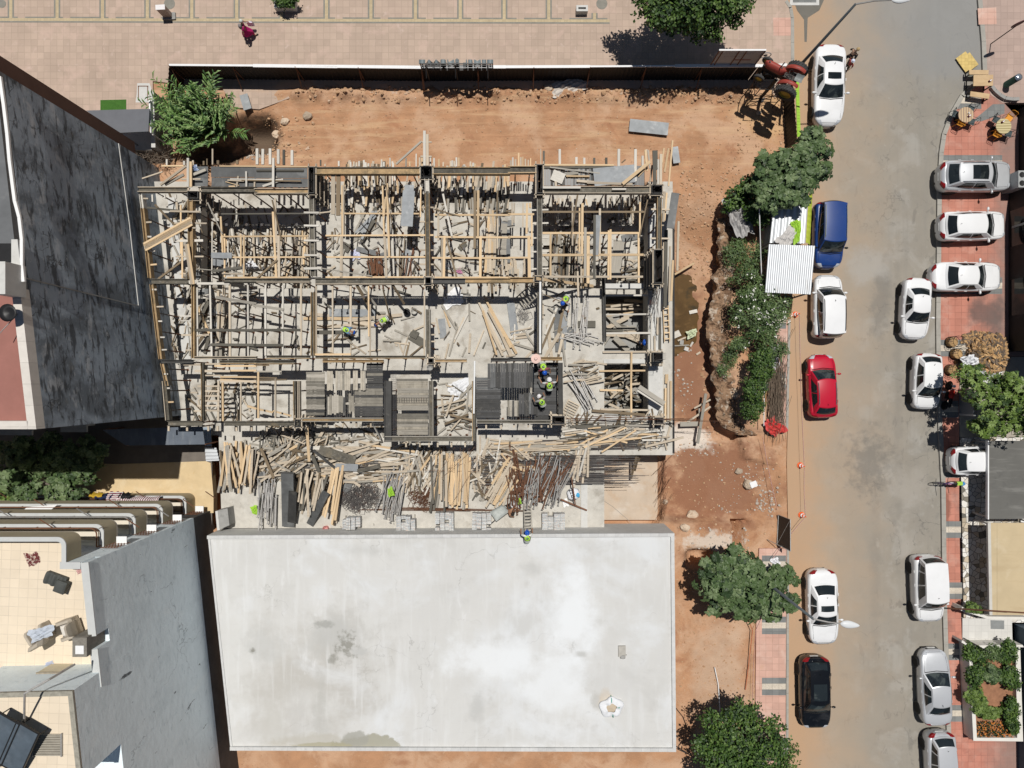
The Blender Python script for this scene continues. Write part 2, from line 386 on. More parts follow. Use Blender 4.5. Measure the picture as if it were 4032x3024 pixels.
M['water']=mat('muddy water',(.105,.062,.024),.1,.25,.8,[('n',(.17,.10,.04),.9,.5,.66,.8),('n',(.045,.036,.02),1.1,.52,.68,.8)],spec=.5)
#  setting: ground, plaza, road, pavements, pit
def D2(pts,z=0.0):
 return[tuple(W('D',u,v,z)[:2])for u,v in pts]
def struct(name,mb,mats,**k):
 o=mb.build(name,mats,**k);o['kind']='structure';return o
far=mat('open ground',(.36,.25,.17),.95,.2,.2)
g=MB()
for(x0,y0,x1,y1)in((-700,27,700,700),(-700,-700,700,-27),(-700,-27,-34,27),(36,-27,700,27)):
 g.sheet([(x0,y0),(x1,y0),(x1,y1),(x0,y1)],-.06)
struct('ground',g,far)
XP=W('D',1695,0)[0]
def smooth(a,b,x):
 t=min(1,max(0,(x-a)/(b-a)));return t*t*(3-2*t)
EDGE=[(430,1530),(480,1552),(520,1556),(560,1552),(640,1543),(700,1531),(760,1538),(850,1546),(900,1550),(925,1566),(940,1598),(990,1606),(1010,1680),(1120,1680),(1132,1600),(1150,1520),(1175,1500)]
def edge_x(v):
 for(v0,u0),(v1,u1)in zip(EDGE,EDGE[1:]):
  if v0<=v<=v1:return u0+(u1-u0)*(v-v0)/(v1-v0)
 return 1500
def terrain(x,y):
 u=1106+x*35.1;v=829.5-y*35.1
 n1=mnoise.noise(Vector((x*.45,y*.45,0)));n2=mnoise.noise(Vector((x*1.7,y*1.7,3)));n3=mnoise.noise(Vector((x*5,y*5,7)))
 h=-.10+.05*n1
 rough=.02
 ridge=math.exp(-((v-205)/14)**2)*smooth(560,660,u)*(1-smooth(1640,1690,u))
 h+=ridge*(.30+.28*n2);rough+=ridge*.15
 if 228<v<342 and 600<u<1660:h+=.035*math.sin((v+9*math.sin(u*.006+1))*.42+n1)*(1-ridge)
 if v>345 and u>1380 or u>1430:
  rough+=.03
 e=edge_x(v)+5*n2+4*n3+(12 if v<945 else 0)
 if v<1185 and v>400:
  depth=-1.3
  ramp=smooth(415,545,v)
  side=smooth(0,5,u-e)
  south=1-smooth(1118,1136,v)
  h2=depth*ramp*(1-side)*(south if u<1605 else 1)
  if 960<v<1125:h2*=1-smooth(1440,1690,u)*.9-0.0
  h+=h2
  h-=(.50+.30*n2+.14*n3)*math.exp(-((u-1470)/46)**2-((v-672)/92)**4)*ramp
  rim=smooth(0,8,u-e)*(1-smooth(20,60,u-e))*smooth(430,520,v)*(1-smooth(930,960,v))
  h+=rim*(.15*n2-.25+.25*n1);rough+=rim*.14
 if 1585<u<1608 and 1128<v<1205:h-=2.2*smooth(1585,1590,u)*(1-smooth(1603,1608,u))
 h+=rough*n3+rough*.6*n2
 h-=1.3*math.exp(-((u-1512)/26)**4-((v-1208)/17)**4)
 h-=2.0*math.exp(-((u-540)/50)**4-((v-290)/36)**4)+1.2*math.exp(-((u-450)/60)**4-((v-325)/22)**4)
 if-18.8<x<-17.2 and-9<y<-3.4:h=-2.2
 if 1255<u<1432 and 975<v<1150:h=min(h,-2.2)
 if u<1432 and 395<v<975:h=min(h,-2.5)
 return h
g=MB()
x0,x1,y0,y1=-22.6,17.6,-27.0,18.75
st=.155
nx=int((x1-x0)/st);ny=int((y1-y0)/st)
vs=[]
for j in range(ny+1):
 for i in range(nx+1):
  x=x0+(x1-x0)*i/nx;y=y0+(y1-y0)*j/ny
  vs.append((x,y,terrain(x,y)))
fs=[(j*(nx+1)+i,j*(nx+1)+i+1,(j+1)*(nx+1)+i+1,(j+1)*(nx+1)+i)for j in range(ny)for i in range(nx)]
g.add(vs,fs)
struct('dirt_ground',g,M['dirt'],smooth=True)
pl=MB()
pl.prism([(-34,27),(XP,27)]+D2([(1701,-60),(1701,0),(1711,15),(1715,38),(1716,165),(1712,196),(1640,203),(1450,199),(1300,203),(1180,207),(1010,196),(900,206),(780,199),(650,203),(560,236),(505,232),(480,190),(372,180),(330,175),(330,292),(200,292)])+[(-34,14.5)],-.3,0.0)
struct('plaza_paving',pl,M['plaza'])
by=MB();bgr=MB()
def strip(mb,u0,v0,u1,v1,z):
 mb.sheet(D2([(u0,v0),(u1,v0),(u1,v1),(u0,v1)],z),z)
def bandrow(x):return 39.0+(x/2212)*5.0
for k in range(14):
 u0=k*98-55;u1=u0+98
 if u0>1420:break
 a=bandrow(u0);b=bandrow(u1)
 by.sheet(D2([(u0,a),(u1,b),(u1,b+6),(u0,a+6)],.004),.004)
 bgr.sheet(D2([(u0,a+6),(u1,b+6),(u1,b+9.5),(u0,a+9.5)],.004),.004)
 bgr.sheet(D2([(u0+11,a-3.2),(u1-5,b-3.2),(u1-5,b),(u0+11,a)],.004),.004)
 x=(20,120,218,315,411,508,605,702,798,894,991,1086,1182,1281)[k]
 top=-30 if k<13 else 28
 by.sheet(D2([(x,top),(x+6.5,top),(x+6.5,a),(x,a)],.006),.006)
 for s_ in(-3.6,6.5):
  bgr.sheet(D2([(x+s_,top),(x+s_+3.6,top),(x+s_+3.6,a-3),(x+s_,a-3)],.006),.006)
struct('plaza_yellow_bands',by,M['band_y']);struct('plaza_grey_bands',bgr,M['band_g'])
dk=MB()
for(u,v,r)in((366,8,12),(4,8,9),(1300,8,12)):
 p=W('D',u,v,.006);dk.sheet([(p.x+math.cos(a*PI/10)*r/35,p.y+math.sin(a*PI/10)*r/35)for a in range(20)],.008)
struct('plaza_grey_discs',dk,M['band_g'])
tp=MB()
tp.sheet(D2([(1670,38),(1715,38),(1716,77),(1671,77)],.005),.005)
struct('tactile_paving',tp,M['red_pale'])
RB=[(2110,-60),(2110,0),(2118,90),(2121,165),(2098,182),(2073,205),(2050,245),(2033,290),(2027,330),(2023,400),(2020,700),(2022,870),(2031,1040),(2034,1300),(2040,1500),(2046,1659),(2050,1780)]
LB=[(1701,-60),(1701,0),(1711,15),(1715,38),(1716,165),(1706,190),(1708,700),(1700,1000),(1704,1200),(1702,1450),(1700,1780)]
rd=MB();rd.prism(D2(LB)+D2(RB)[::-1],-.3,-.02)
struct('road',rd,M['asphalt'])
kb=MB()
for(a,b)in zip(RB[1:],RB[2:]):
 p=Vector((*D2([a])[0],0));q=Vector((*D2([b])[0],0));d=(q-p).normalized();s_=Vector((-d.y,d.x,0))
 if s_.x<0:s_=-s_
 kb.prism([tuple((p)[:2]),tuple(q[:2]),tuple((q+s_*.27)[:2]),tuple((p+s_*.27)[:2])],-.2,.105)
for(a,b)in zip(LB[1:4],LB[2:5]):
 p=Vector((*D2([a])[0],0));q=Vector((*D2([b])[0],0));d=(q-p).normalized();s_=Vector((-d.y,d.x,0))
 if s_.x>0:s_=-s_
 kb.prism([tuple(p[:2]),tuple(q[:2]),tuple((q+s_*.2)[:2]),tuple((p+s_*.2)[:2])],-.2,.02)
kb.prism(D2([(1702,690),(1707,690),(1702,930),(1697,930)]),-.2,.06)
kb.prism(D2([(1699,1180),(1704,1180),(1702,1700),(1697,1700)]),-.2,.06)
struct('kerb',kb,M['kerb'])
def rb_at(v,dx=9):
 for(u0,v0),(u1,v1)in zip(RB,RB[1:]):
  if v0<=v<=v1 and v1>v0:return u0+(u1-u0)*(v-v0)/(v1-v0)+dx
 return 2060
rp=MB()
rp.prism(D2([(u+8,v)for(u,v)in RB[3:10]]+[(rb_at(v,8),v)for v in(500,600,700,770)]+[(2240,770),(2240,300),(2165,218),(2140,205),(2130,170)],.09),-.2,.09)
rp.prism(D2([(rb_at(v,8),v)for v in(770,900,1000,1100,1200,1300,1400,1500,1600,1700)]+[(2240,1700),(2240,1597),(2092,1597),(2083,1500),(2076,1330),(2072,1100),(2072,770)],.09),-.2,.09)
struct('red_pavement',rp,M['red_pave'])
gp=MB();cp=MB()
for i,v in enumerate((217,353,485,617,752,884,1014,1144,1276,1408,1541)):
 ur=2165 if v<760 else 2073+(v-1000)*.02
 if v==217:ur=2120
 for(m_,a,b)in((gp,-18,-6.3),(cp,-6.3,6.3),(gp,6.3,18)):
  m_.sheet(D2([(rb_at(v+a),v+a),(ur,v+a),(ur,v+b),(rb_at(v+b),v+b)],.094),.094)
gp.sheet(D2([(2100,262),(2145,225),(2170,225),(2170,245),(2120,262)],.098),.098)
for k in range(-5,3):
 v=1351+132*k
 if 915<v<1180:continue
 for(m_,a,b)in((gp,-19,-6.3),(cp,-6.3,6.3),(gp,6.3,19)):
  m_.sheet(D2([(1646,v+a),(1698,v+a),(1698,v+b),(1646,v+b)],.056),.056)
struct('grey_paving_strips',gp,M['grey_pave']);struct('cream_paving_strips',cp,M['cream_pave'])
lp=MB()
lp.prism(D2([(1660,690),(1702,690),(1697,925),(1665,925)],.05),-.2,.05)
lp.prism(D2([(1640,1185),(1699,1185),(1697,1700),(1630,1700),(1634,1330)],.05),-.2,.05)
struct('left_pavement',lp,M['red_pale'])
pr=MB()
pr.prism(D2([(2117,-60),(2117,0),(2125,90),(2129,165),(2140,205),(2165,222),(2240,222),(2240,-60)],.1),-.2,.10)
struct('corner_pavement',pr,M['plaza_r'])
tp=MB()
tp.sheet(D2([(2112,18),(2152,16),(2153,52),(2114,53)],.106),.106)
struct('tactile_paving',tp,M['red_pale'])
tp=MB()
c_=W('cafe',520,265,.1)
for(du,dv,s_)in((0,0,1),(-62,-52,.75)):
 p_=W('cafe',520+du,265+dv,.1)
 e=Vector((math.cos(.63),math.sin(.63),0));f=Vector((-e.y,e.x,0));h_=PXM('cafe',235,.1)/2
 tp.sheet([tuple((p_+e*h_*a*(1 if s_==1 else .8)+f*h_*b*s_)[:2])for a,b in((-1,-1),(1,-1),(1,1),(-1,1))],.100 if s_==1 else .104)
struct('tactile_paving',tp,mat('yellow tactile',(.58,.43,.16),.9,.12,3,tile=(.2,.2,.02,.7,.1)))
mh=MB();p=W('D',1738,6,0)
mh.prism([(p.x-.9,p.y-.15),(p.x+.9,p.y-.15),(p.x+.9,p.y+.7),(p.x-.9,p.y+.7)],-.05,.0)
o=struct('drain_frame',mh,M['conc'])
mh=MB();mh.prism([(p.x-.72,p.y+.02),(p.x+.72,p.y+.02),(p.x+.72,p.y+.7),(p.x-.72,p.y+.7)],-.05,.006)
struct('drain_cover',mh,M['grey_pave'])
mh=MB();mh.sheet(D2([(1728,-20),(1765,-20),(1780,0),(1770,22),(1745,38),(1743,90),(1738,90),(1737,42),(1722,22),(1716,5)]),-.014)
struct('tarmac_patch',mh,mat('patched tarmac',(.155,.145,.125),.95,.12,2))
pp=MB()
pp.prism(D2([(1590,193),(1693,190),(1695,208),(1640,214),(1590,206)]),-.2,.012)
struct('old_paving',pp,M['plaza'])
yd=MB();yd.sheet([(-34,-27),(-18.45,-27),(-18.45,-1.8),(-34,-1.8)],.0)
struct('yard_ground',yd,mat('yard earth',(.16,.14,.12),.95,.2,1.5))
ty=MB();ty.prism([tuple(W('02',x,y,.03)[:2])for x,y in((110,960),(560,700),(1000,715),(1770,690),(1810,705),(1835,985),(1835,1000),(1835,1135),(110,1160))],-.5,.03)
struct('yard_terrace',ty,mat('yellowed terrace screed',(.60,.46,.27),.9,.1,1.2,[('n',(.68,.56,.37),.7,.5,.7,.7),('n',(.45,.32,.17),1.6,.6,.75,.5),('n',(.5,.33,.12),.8,.64,.76,.5,(3,1,1))],bump=.08))
pd=MB();pd.sheet(D2([(1436,540),(1535,540),(1535,800),(1436,800)],-1.4),-1.56)
struct('puddle_water',pd,M['water'])
def crazy_mat():
 m=mat('crazy paving stone',(.6,.57,.52),.85,.1,3)
 nt=m.node_tree;N=nt.nodes;L=nt.links;b=N['Principled BSDF']
 geo=N.new('ShaderNodeNewGeometry')
 def vor(feat):
  v=N.new('ShaderNodeTexVoronoi');v.feature=feat;v.inputs['Scale'].default_value=3.3;v.voronoi_dimensions='2D'
  L.new(geo.outputs['Position'],v.inputs['Vector']);return v
 ve=vor('DISTANCE_TO_EDGE');vc=vor('F1')
 r=N.new('ShaderNodeMapRange');r.inputs['From Min'].default_value=.025;r.inputs['From Max'].default_value=.05;L.new(ve.outputs['Distance'],r.inputs['Value'])
 sp=N.new('ShaderNodeSeparateColor');L.new(vc.outputs['Color'],sp.inputs[0])
 cr=N.new('ShaderNodeValToRGB');L.new(sp.outputs[0],cr.inputs[0])
 e=cr.color_ramp.elements;e[0].position=0;e[0].color=(.13,.125,.11,1);e[1].position=.16;e[1].color=(.5,.42,.31,1)
 for ps,c in((.3,(.66,.62,.56,1)),(.7,(.72,.71,.68,1)),(1,(.56,.52,.46,1))):
  k=cr.color_ramp.elements.new(ps);k.color=c
 mx=N.new('ShaderNodeMix');mx.data_type='RGBA';L.new(r.outputs[0],mx.inputs[0]);mx.inputs[6].default_value=(.045,.042,.038,1);L.new(cr.outputs[0],mx.inputs[7])
 L.new(mx.outputs[2],b.inputs['Base Color']);return m
cz=MB();cz.prism(D2([(2074,945),(2240,945),(2240,1345),(2082,1345),(2078,1100)],.1),-.2,.10)
struct('crazy_paving',cz,crazy_mat())
ct=MB();ct.prism(D2([(2073,771),(2240,771),(2240,944),(2073,944)],.09),-.2,.094)
struct('garden_terrace',ct,mat('garden terrace',(.37,.335,.28),.95,.15,1.5,[('n',(.2,.17,.13),1.2,.5,.72,.6)]))
#  concrete slab of the unfinished building
ZS=0.7
unf=thing('unfinished_building','bare concrete floor slab of the unfinished building under the timber formwork','building',(0,0,0))
sb=MB()
xh0=W('21',828,0,ZS).x;xh1=W('21',1204,0,ZS).x
yh=[W('21',0,845,ZS).y,W('21',0,1385,ZS).y,W('21',0,1490,ZS).y,W('22',0,300,ZS).y]
xe=W('D',1453,0,ZS).x;yn=12.25;ysr=W('D',0,983,ZS).y
ym=5.78;ZL=-.8
xb1=(W('a',690,0,ZS).x,W('a',1985,0,ZS).x);xb4=W('21',285,0,ZS).x
def floor_at(x,y):
 return ZL if y>ym and(xb1[0]<x<xb1[1]or xb4<x<xh1)else ZS
sb.prism([(-21.75,yn),(xb1[0],yn),(xb1[0],ym),(-20.95,ym)],-.2,ZS)
sb.prism([(xb1[1],yn),(xb4,yn),(xb4,ym),(xb1[1],ym)],-.2,ZS)
sb.prism([(-20.95,ym),(xh0,ym),(xh0,-8.72),(-17.55,-8.72),(-17.75,-3.1),(-20.0,-3.1)],-.2,ZS)
lo=MB();lo.prism([(xb1[0]-.2,yn),(xb1[1]+.2,yn),(xb1[1]+.2,ym-.2),(xb1[0]-.2,ym-.2)],-1.1,ZL);lo.build('lower_floor',M['slab'],unf)
lo=MB();lo.prism([(xb4-.2,yn),(xh1+.1,yn),(xh1+.1,ym-.2),(xb4-.2,ym-.2)],-1.1,ZL);lo.build('lower_floor',M['slab'],unf)
for(a,b)in((ym,yh[0]),(yh[1],yh[2]),(yh[3],ysr)):
 sb.prism([(xh0,a),(xh1,a),(xh1,b),(xh0,b)],.35,ZS)
sb.prism([(xh1,yn),(xe,yn),(xe,ysr),(xh1,ysr)],-.9,ZS)
for(a,b)in((-2.2,-.2),):sb.prism([(xh0,ysr),(xh0-.02,ysr),(xh0-.02,-8.7),(xh0,-8.7)],-2.2,-.2)
sb.build('floor_slab',M['slab'],unf)
bw=MB()
bw.prism([(xh0-9,yn-.3),(xe-.1,yn-.3),(xe-.1,ysr+.1),(xh0-9,ysr+.1)],-2.3,-1.95)
bw.box(xe-.15,(yn+ysr)/2,-1.4,.25,yn-ysr-.2,1.4)
bw.box((xh0+xe)/2,ysr+.2,-1.2,xe-xh0,.3,1.9)
bw.build('basement',M['conc_d'],unf)
for(c,x0,y0,x1,y1)in(('21',835,800,1205,842),('21',825,1450,1175,1485),('22',560,300,1200,345)):
 p=W(c,x0,y0,ZS+.05);q=W(c,x1,y1,ZS+.05)
 MB().box((p.x+q.x)/2,(p.y+q.y)/2,ZS+.02,abs(p.x-q.x),abs(p.y-q.y),.09).build('edge_beam',M['conc'],unf)
p=W('21',1210,40,ZS+.03);q=W('22',1330,560,ZS+.03)
MB().box((p.x+q.x)/2,(p.y+q.y)/2,ZS+.015,abs(q.x-p.x),abs(p.y-q.y),.07).build('edge_strip',M['conc'],unf)
dm=MB()
p=W('21',1422,300,ZS);q=W('22',1422,620,ZS)
dm.box(p.x,(p.y+q.y)/2,.25,.1,p.y-q.y,1.1)
dm.build('membrane',M['black'],unf)
ws=MB()
ws.prism([tuple(W('01',x,y,ZS+.12)[:2])for x,y in((1440,60),(1500,60),(1640,1450),(1560,1450))],ZS-.3,ZS+.12)
ws.build('west_kerb_wall',M['conc'],unf)
ZT=-1.7
tf=MB()
tf.prism([(xh0-.2,ysr-.0),(W('22',1375,0,ZT).x,ysr),(W('22',1330,0,ZT).x,W('22',0,1000,ZT).y),(W('22',1310,0,ZT).x,-8.7),(4.4,-8.7),(4.4,ysr)],-2.0,ZT)
low=thing('sunken_floor','dusty tan concrete floor sunk between the slab and the flat white roof','floor',(7,-6,ZT))
tf.build('floor',mat('dusty tan screed',(.50,.41,.32),.9,.1,1.0,[('n',(.58,.52,.45),.8,.5,.7,.7),('n',(.46,.33,.22),.9,.52,.7,.6),('n',(.33,.24,.17),2.4,.66,.76,.6)],bump=.05),low)
dw=MB()
p=W('22',628,0,ZS+.08);q=W('22',684,0,ZS+.08)
dw.box((p.x+q.x)/2,(ysr-8.7)/2-.1,-.5,q.x-p.x,-ysr+8.7-.2,2.56)
dw.build('dividing_wall',M['conc'],low)
#  flat white roof building (south)
ZR=2.3
wb=thing('flat_roof_building','low building with a wide pale grey screeded flat roof and thin parapet','building',(-4,-15,0))
def Rw(u,v,z=2.5):return tuple(W('D',u,v,z)[:2])
NW_,NE_,SE_,SW_=Rw(447,1157),Rw(1457,1152),Rw(1461,1625),Rw(496,1622)
b=MB();b.prism([NW_,NE_,SE_,SW_],-.3,ZR-.004,side=0);b.build('walls',M['conc'],wb)
b=MB();b.prism([NW_,NE_,SE_,SW_],ZR,ZR+.03)
b.build('roof',M['roof'],wb)
b=MB()
def para(a,c,w,z0,z1,inn):
 a=Vector((*a,0));c=Vector((*c,0));d=(c-a).normalized();n=Vector((-d.y,d.x,0))*inn
 b.prism([tuple(a[:2]),tuple(c[:2]),tuple((c+n*w)[:2]),tuple((a+n*w)[:2])],z0,z1)
para(NW_,NE_,.20,ZR+.03,ZR+.2,-1)
para((NE_[0],NE_[1]-.2),SE_,.20,ZR+.03,ZR+.17,-1)
para((SE_[0]-.2,SE_[1]),SW_,.20,ZR+.03,ZR+.17,-1)
para(SW_,(NW_[0],NW_[1]-.2),.12,ZR+.03,ZR+.08,-1)
b.build('parapet',mat('parapet blockwork',(.53,.53,.52),.9,.1,3,[('n',(.4,.4,.39),6,.55,.7,.6)],tile=(.5,20,.02,.8,.06)),wb)
t=thing('concrete_upstand','short grey board marked concrete upstand at the white roof corner','wall',(-16.8,-8.2,ZS))
b=MB();b.prism([tuple(W('02',x,y,1.6)[:2])for x,y in((1852,1120),(1955,1095),(1972,1240),(1868,1285))],ZS-.3,1.6)
b.build('wall',M['conc_d'],t)
b=MB();b.prism([tuple(W('02',x,y,1.6)[:2])for x,y in((1852,1120),(1872,1115),(1890,1280),(1868,1285))],1.601,1.62)
b.build('coping',M['conc'],t)
tag(MB().blob(W('23',970,715,ZR+.1),(.2,.17,.12),jit=.3).build('concrete_lump',M['conc_d']),'broken lump of grey concrete on the white roof','rubble')
p=W('23',962,680,ZR+.1)
tag(MB().box(p.x,p.y+.05,ZR+.1,.42,.62,.14).build('roof_block',mat('grey block',(.42,.40,.36),.9,.15,4)),'small grey concrete block on the white roof near its east edge','block')
p=W('23',870,1135,ZR);GSTRAP=mat('green strap',(.02,.28,.2),.7)
t=thing('sand_bag','big open white woven bag of sand on the pale flat roof','bag',(p.x,p.y,ZR+.03))
b=MB()
b.grid(lambda u,v:(lambda a,rr,zz:(math.cos(a)*rr*.74,math.sin(a)*rr*.72,zz*.8))(u*2*PI,(.36+.50*math.sin(v*PI*.62))*(1+.09*math.sin(u*31)+.10*math.sin(u*12.6+1)),.33*math.sin(min(1,(1-v)*1.0)*PI*.5+.2)*(1+.2*math.sin(u*25))if v<.98 else .005),48,8)
b.build('bag',M['bag'],t,smooth=True,local=True)
b=MB();b.grid(lambda u,v:(math.cos(u*2*PI)*.33*v,math.sin(u*2*PI)*.30*v,.15+.05*(1-v)),20,4);b.build('sand',M['sand'],t,local=True)
b=MB()
for a in(.1,1.6,-1.4):
 b=MB();b.tube([(math.cos(a)*r,math.sin(a)*r,z)for r,z in((.3,.24),(.42,.3),(.55,.22),(.64,.05))],.025,5);b.build('handle',GSTRAP,t,local=True)
 #  dark stained block of flats on the left (building A)
HA=13.3
ax=lambda y:-20.0-.1165*(y+1.9)
wallA=mat('black stained render',(.31,.36,.415),.95,.2,.5,[('n',(.10,.115,.13),.6,.44,.62,.75,(1,.8,.55)),('n',(.50,.52,.54),1.1,.54,.68,.65,(1,.6,1)),('c',(.03,.03,.03),.3,.012,.8),('n',(.045,.048,.052),2.0,.50,.62,.8,(1,.45,1.6)),('n',(.56,.57,.58),6.0,.60,.70,.6,(1,.4,1.5)),('n',(.05,.056,.062),.32,.55,.70,.4),('n',(.16,.15,.125),1.1,.58,.72,.4)],bump=.35,bscale=5)
A=thing('dark_apartment_block','tall flats with black stained blank side wall and red brown roof terrace','building',(-26,5,0))
b=MB()
se=(-20.0,-1.9);ne=(ax(13.3),13.3)
b.prism([se,ne,(-28.6,13.3),(-28.6,-1.9)],-.3,HA-.55)
b.build('walls',wallA,A)
b=MB()
yt=W('D',0,622,HA).y
b.prism([(ax(yt)-.33,yt),(-37,yt),(-37,-1.9+.33),(se[0]-.33,-1.9+.33)],HA-.548,HA-.5)
b.build('roof_terrace',mat('red brown roof coating',(.30,.135,.11),.85,.1,1.5,[('n',(.22,.1,.085),.6,.5,.75,.6)]),A)
b=MB()
b.prism([(ax(yt),yt),se,(-20.36,-1.9),(ax(yt)-.36,yt)],HA-.55,HA)
b.prism([(-20.37,-1.9),(-37,-1.9),(-37,-1.56),(-20.37,-1.56)],HA-.55,HA)
b.build('parapet',mat('pale coping',(.62,.58,.53),.9,.08,3,[('n',(.45,.42,.39),3,.56,.72,.5)],tile=(30,.9,.02,.7,.04)),A)
b=MB()
b.prism([(ax(yt)-.02,yt+.02),ne,(-37,13.3),(-37,yt+.02)],HA-.55,HA-.02)
b.build('roof_slab',mat('dark roof felt',(.14,.145,.15),.95,.2,1,[('n',(.24,.24,.24),1.2,.55,.75,.6)]),A)
b=MB()
pts=[W('01',118,0,HA+.05),W('01',130,90,HA+.05),W('01',168,230,HA+.05),W('01',190,420,HA+.05),W('01',190,640,HA+.05),W('01',205,785,HA+.05)]
ptl=[W('00',0,660,HA+.05),W('00',35,900,HA+.05),W('00',65,1150,HA+.05),W('00',85,1380,HA+.05)]
for a,c in zip(ptl+pts,(ptl+pts)[1:]):b.beam(a,c,.13,.1)
b.build('white_edge_trim',M['white'],A)
b=MB()
for(c,x0,y0,x1,y1,z)in(('01',-60,610,45,890,HA+1.0),):
 p=W(c,x0,y0,z);q=W(c,x1,y1,z);b.box((p.x+q.x)/2,(p.y+q.y)/2,z-.6,abs(p.x-q.x),abs(p.y-q.y),1.2)
b.build('stair_head',M['conc'],A)
b=MB()
def wallp(u,v):
 for i in range(2000):
  z=13.3*i/2000;p=W('D',u,v,z)
  if p.x>=ax(p.y):return p+Vector((.06,0,0))
 return p
for(c0,c1)in(((254,310),(277,480)),((277,480),(297,660))):b.beam(wallp(*c0),wallp(*c1),.035,.05)
b.build('white_pipe',M['conc'],A)
b=MB();b.beam(wallp(48,600),wallp(297,661),.05,.05);b.build('grey_pipe',M['conc_d'],A)
b=MB()
b.prism([(ax(13.3)-.05,13.302),(ax(14.0)-.05,14.05),(-37,14.05),(-37,13.302)],2.4,HA-.3)
b.build('street_front',mat('brown front render',(.10,.055,.042),.9,.15,1.5),A)
b=MB()
for(x,w_,z)in((-27.2,2.2,10.2),(-25.2,1.8,7.4),(-23.6,1.4,5.2)):
 b=MB();b.box(x,-2.25,z,w_,.68,.12);b.box(x,-2.1,z-.49,w_*.8,.36,.86);b.build('window_hood',M['conc_d'],A)
p=W('01',58,1050,HA+.6)
t=thing('satellite_dish','black satellite dish on a bracket over the red brown roof','satellite dish',(p.x,p.y,HA-.5))
b=MB();b.lathe([(.0,.92),(.2,.95),(.36,1.04),(.37,1.06),(.2,.97),(0,.94)],n=20);b.build('dish',M['blackm'],t,local=True,smooth=True)
b=MB();b.tube([(0,0,0),(0,0,.92)],.03,6);b.tube([(0,0,.5),(-.5,-.9,.9)],.02,6);b.build('bracket',M['steel'],t,local=True)
t=thing('grey_awning','flat slate grey awning between the dark flats and the boundary wall','awning',(-23.5,15.5,2.6))
b=MB()
q=[W('00',*p_,2.8)for p_ in((740,950),(1285,935),(1275,1130),(1020,1142))]
b.prism([tuple(v[:2])for v in q],2.72,2.8);b.build('canopy',mat('grey canvas',(.135,.14,.155),.8,.08,2),t)
for v in q:MB().tube([(v.x*.99,v.y*.99,0),(v.x*.99,v.y*.99,2.72)],.04,6).build('post',M['steel'],t)
t=thing('white_kiosk','small flat roofed kiosk with a pale concrete top beside the dark wall','building',(-23,12.8,0))
b=MB();q=[W('00',*p_,1.2)for p_ in((1025,1145),(1295,1130),(1305,1290),(1120,1290))];b.prism([tuple(v[:2])for v in q],-.2,1.2)
b.build('walls',mat('pale roof concrete',(.50,.48,.44),.9,.1,2,[('n',(.35,.33,.3),4,.6,.74,.6)]),t)
t=thing('boundary_wall','rendered boundary wall with a pale coping beside the tall green reeds','wall',(-21.5,14,0))
b=MB();q=[W('00',*p_,1.7)for p_ in((1295,790),(1325,790),(1340,1270),(1305,1270))];b.prism([tuple(v[:2])for v in q],-.2,1.7);b.build('wall',M['conc_d'],t)
b=MB();b.prism([tuple(v[:2])for v in q],1.701,1.76);b.build('coping',M['conc'],t)
b=MB();q=[W('00',*p_,2.6)for p_ in((1278,860),(1290,860),(1300,1140),(1288,1140))];b.prism([tuple(v[:2])for v in q],2.3,2.6);b.build('gutter',M['white'],t)
tag(MB().prism([tuple(W('00',x,y,.012)[:2])for x,y in((863,860),(1085,855),(1085,945),(863,950))],.004,.014).build('doormat',M['green']),'bright green artificial grass mat lying on the plaza','mat')
b=MB()
for x0,y0,x1,y1 in((1185,740,1275,740),(1190,740,1190,865),(1270,740,1270,865)):
 b.beam(W('00',x0,y0,.01),W('00',x1,y1,.01),.045,.02)
t=thing('pavement_cover','rectangular iron cover frame set in a mortar patch in the plaza','cover',(-22.8,16.4,0))
b.build('frame',M['rust'],t)
MB().sheet([tuple(W('00',x,y,.004)[:2])for x,y in((1180,715),(1285,715),(1300,760),(1280,880),(1165,880),(1175,800))],.003).build('mortar_patch',M['conc'],t)
#  pale blue block of flats (building B)
HB=12.2
bx=lambda y:-18.55-.107*(y+7.8)
wallB=mat('pale blue render',(.74,.82,.85),.9,.06,.6,[('n',(.64,.72,.75),.7,.5,.7,.6,(1,1,.5)),('n',(.55,.62,.65),1.8,.62,.76,.4,(1,1,.4)),('n',(.07,.075,.08),1.5,.665,.70,.9,(1,1.2,.35)),('c',(.30,.34,.36),.14,.007,.6),('n',(.45,.53,.57),3.0,.56,.7,.5,(1,.5,1.2)),('n',(.82,.87,.88),1.2,.55,.75,.5,(1,1,.4))],bump=.5,bscale=2.0)
Bb=thing('pale_blue_apartment_block','flats with a tall pale blue side wall and cream tiled roof terrace','building',(-26,-16,0))
ys=-27.0
NEb=(bx(-7.8),-7.8)
b=MB()
b.prism([NEb,(bx(ys),ys),(-37,ys),(-37,-7.8)],2.25,HB-1.0)
b.build('walls',wallB,Bb)
b=MB();b.prism([NEb,(bx(ys),ys),(-37,ys),(-37,-7.8)],-.3,2.248);b.build('bitumen_base',mat('bitumen coating',(.07,.072,.075),.7,.3,1.5,[('n',(.1,.1,.1),3,.6,.74,.6,(1,3,.3))],bump=.3),Bb)
tileB=mat('cream terrace tiles',(.70,.60,.465),.8,.05,.8,[('n',(.62,.52,.39),.7,.5,.75,.5)],tile=(.42,.42,.022,.80,.03,.04))
b=MB()
y_pt=W('D',0,1488,HB).y
b.prism([(bx(-7.8)-.3,-8.1),(bx(y_pt)-.3,y_pt),(-37,y_pt),(-37,-6.75),(-19.7,-6.75),(-19.7,-8.1)],HB-1.0,HB-.97)
b.build('roof_terrace',tileB,Bb)
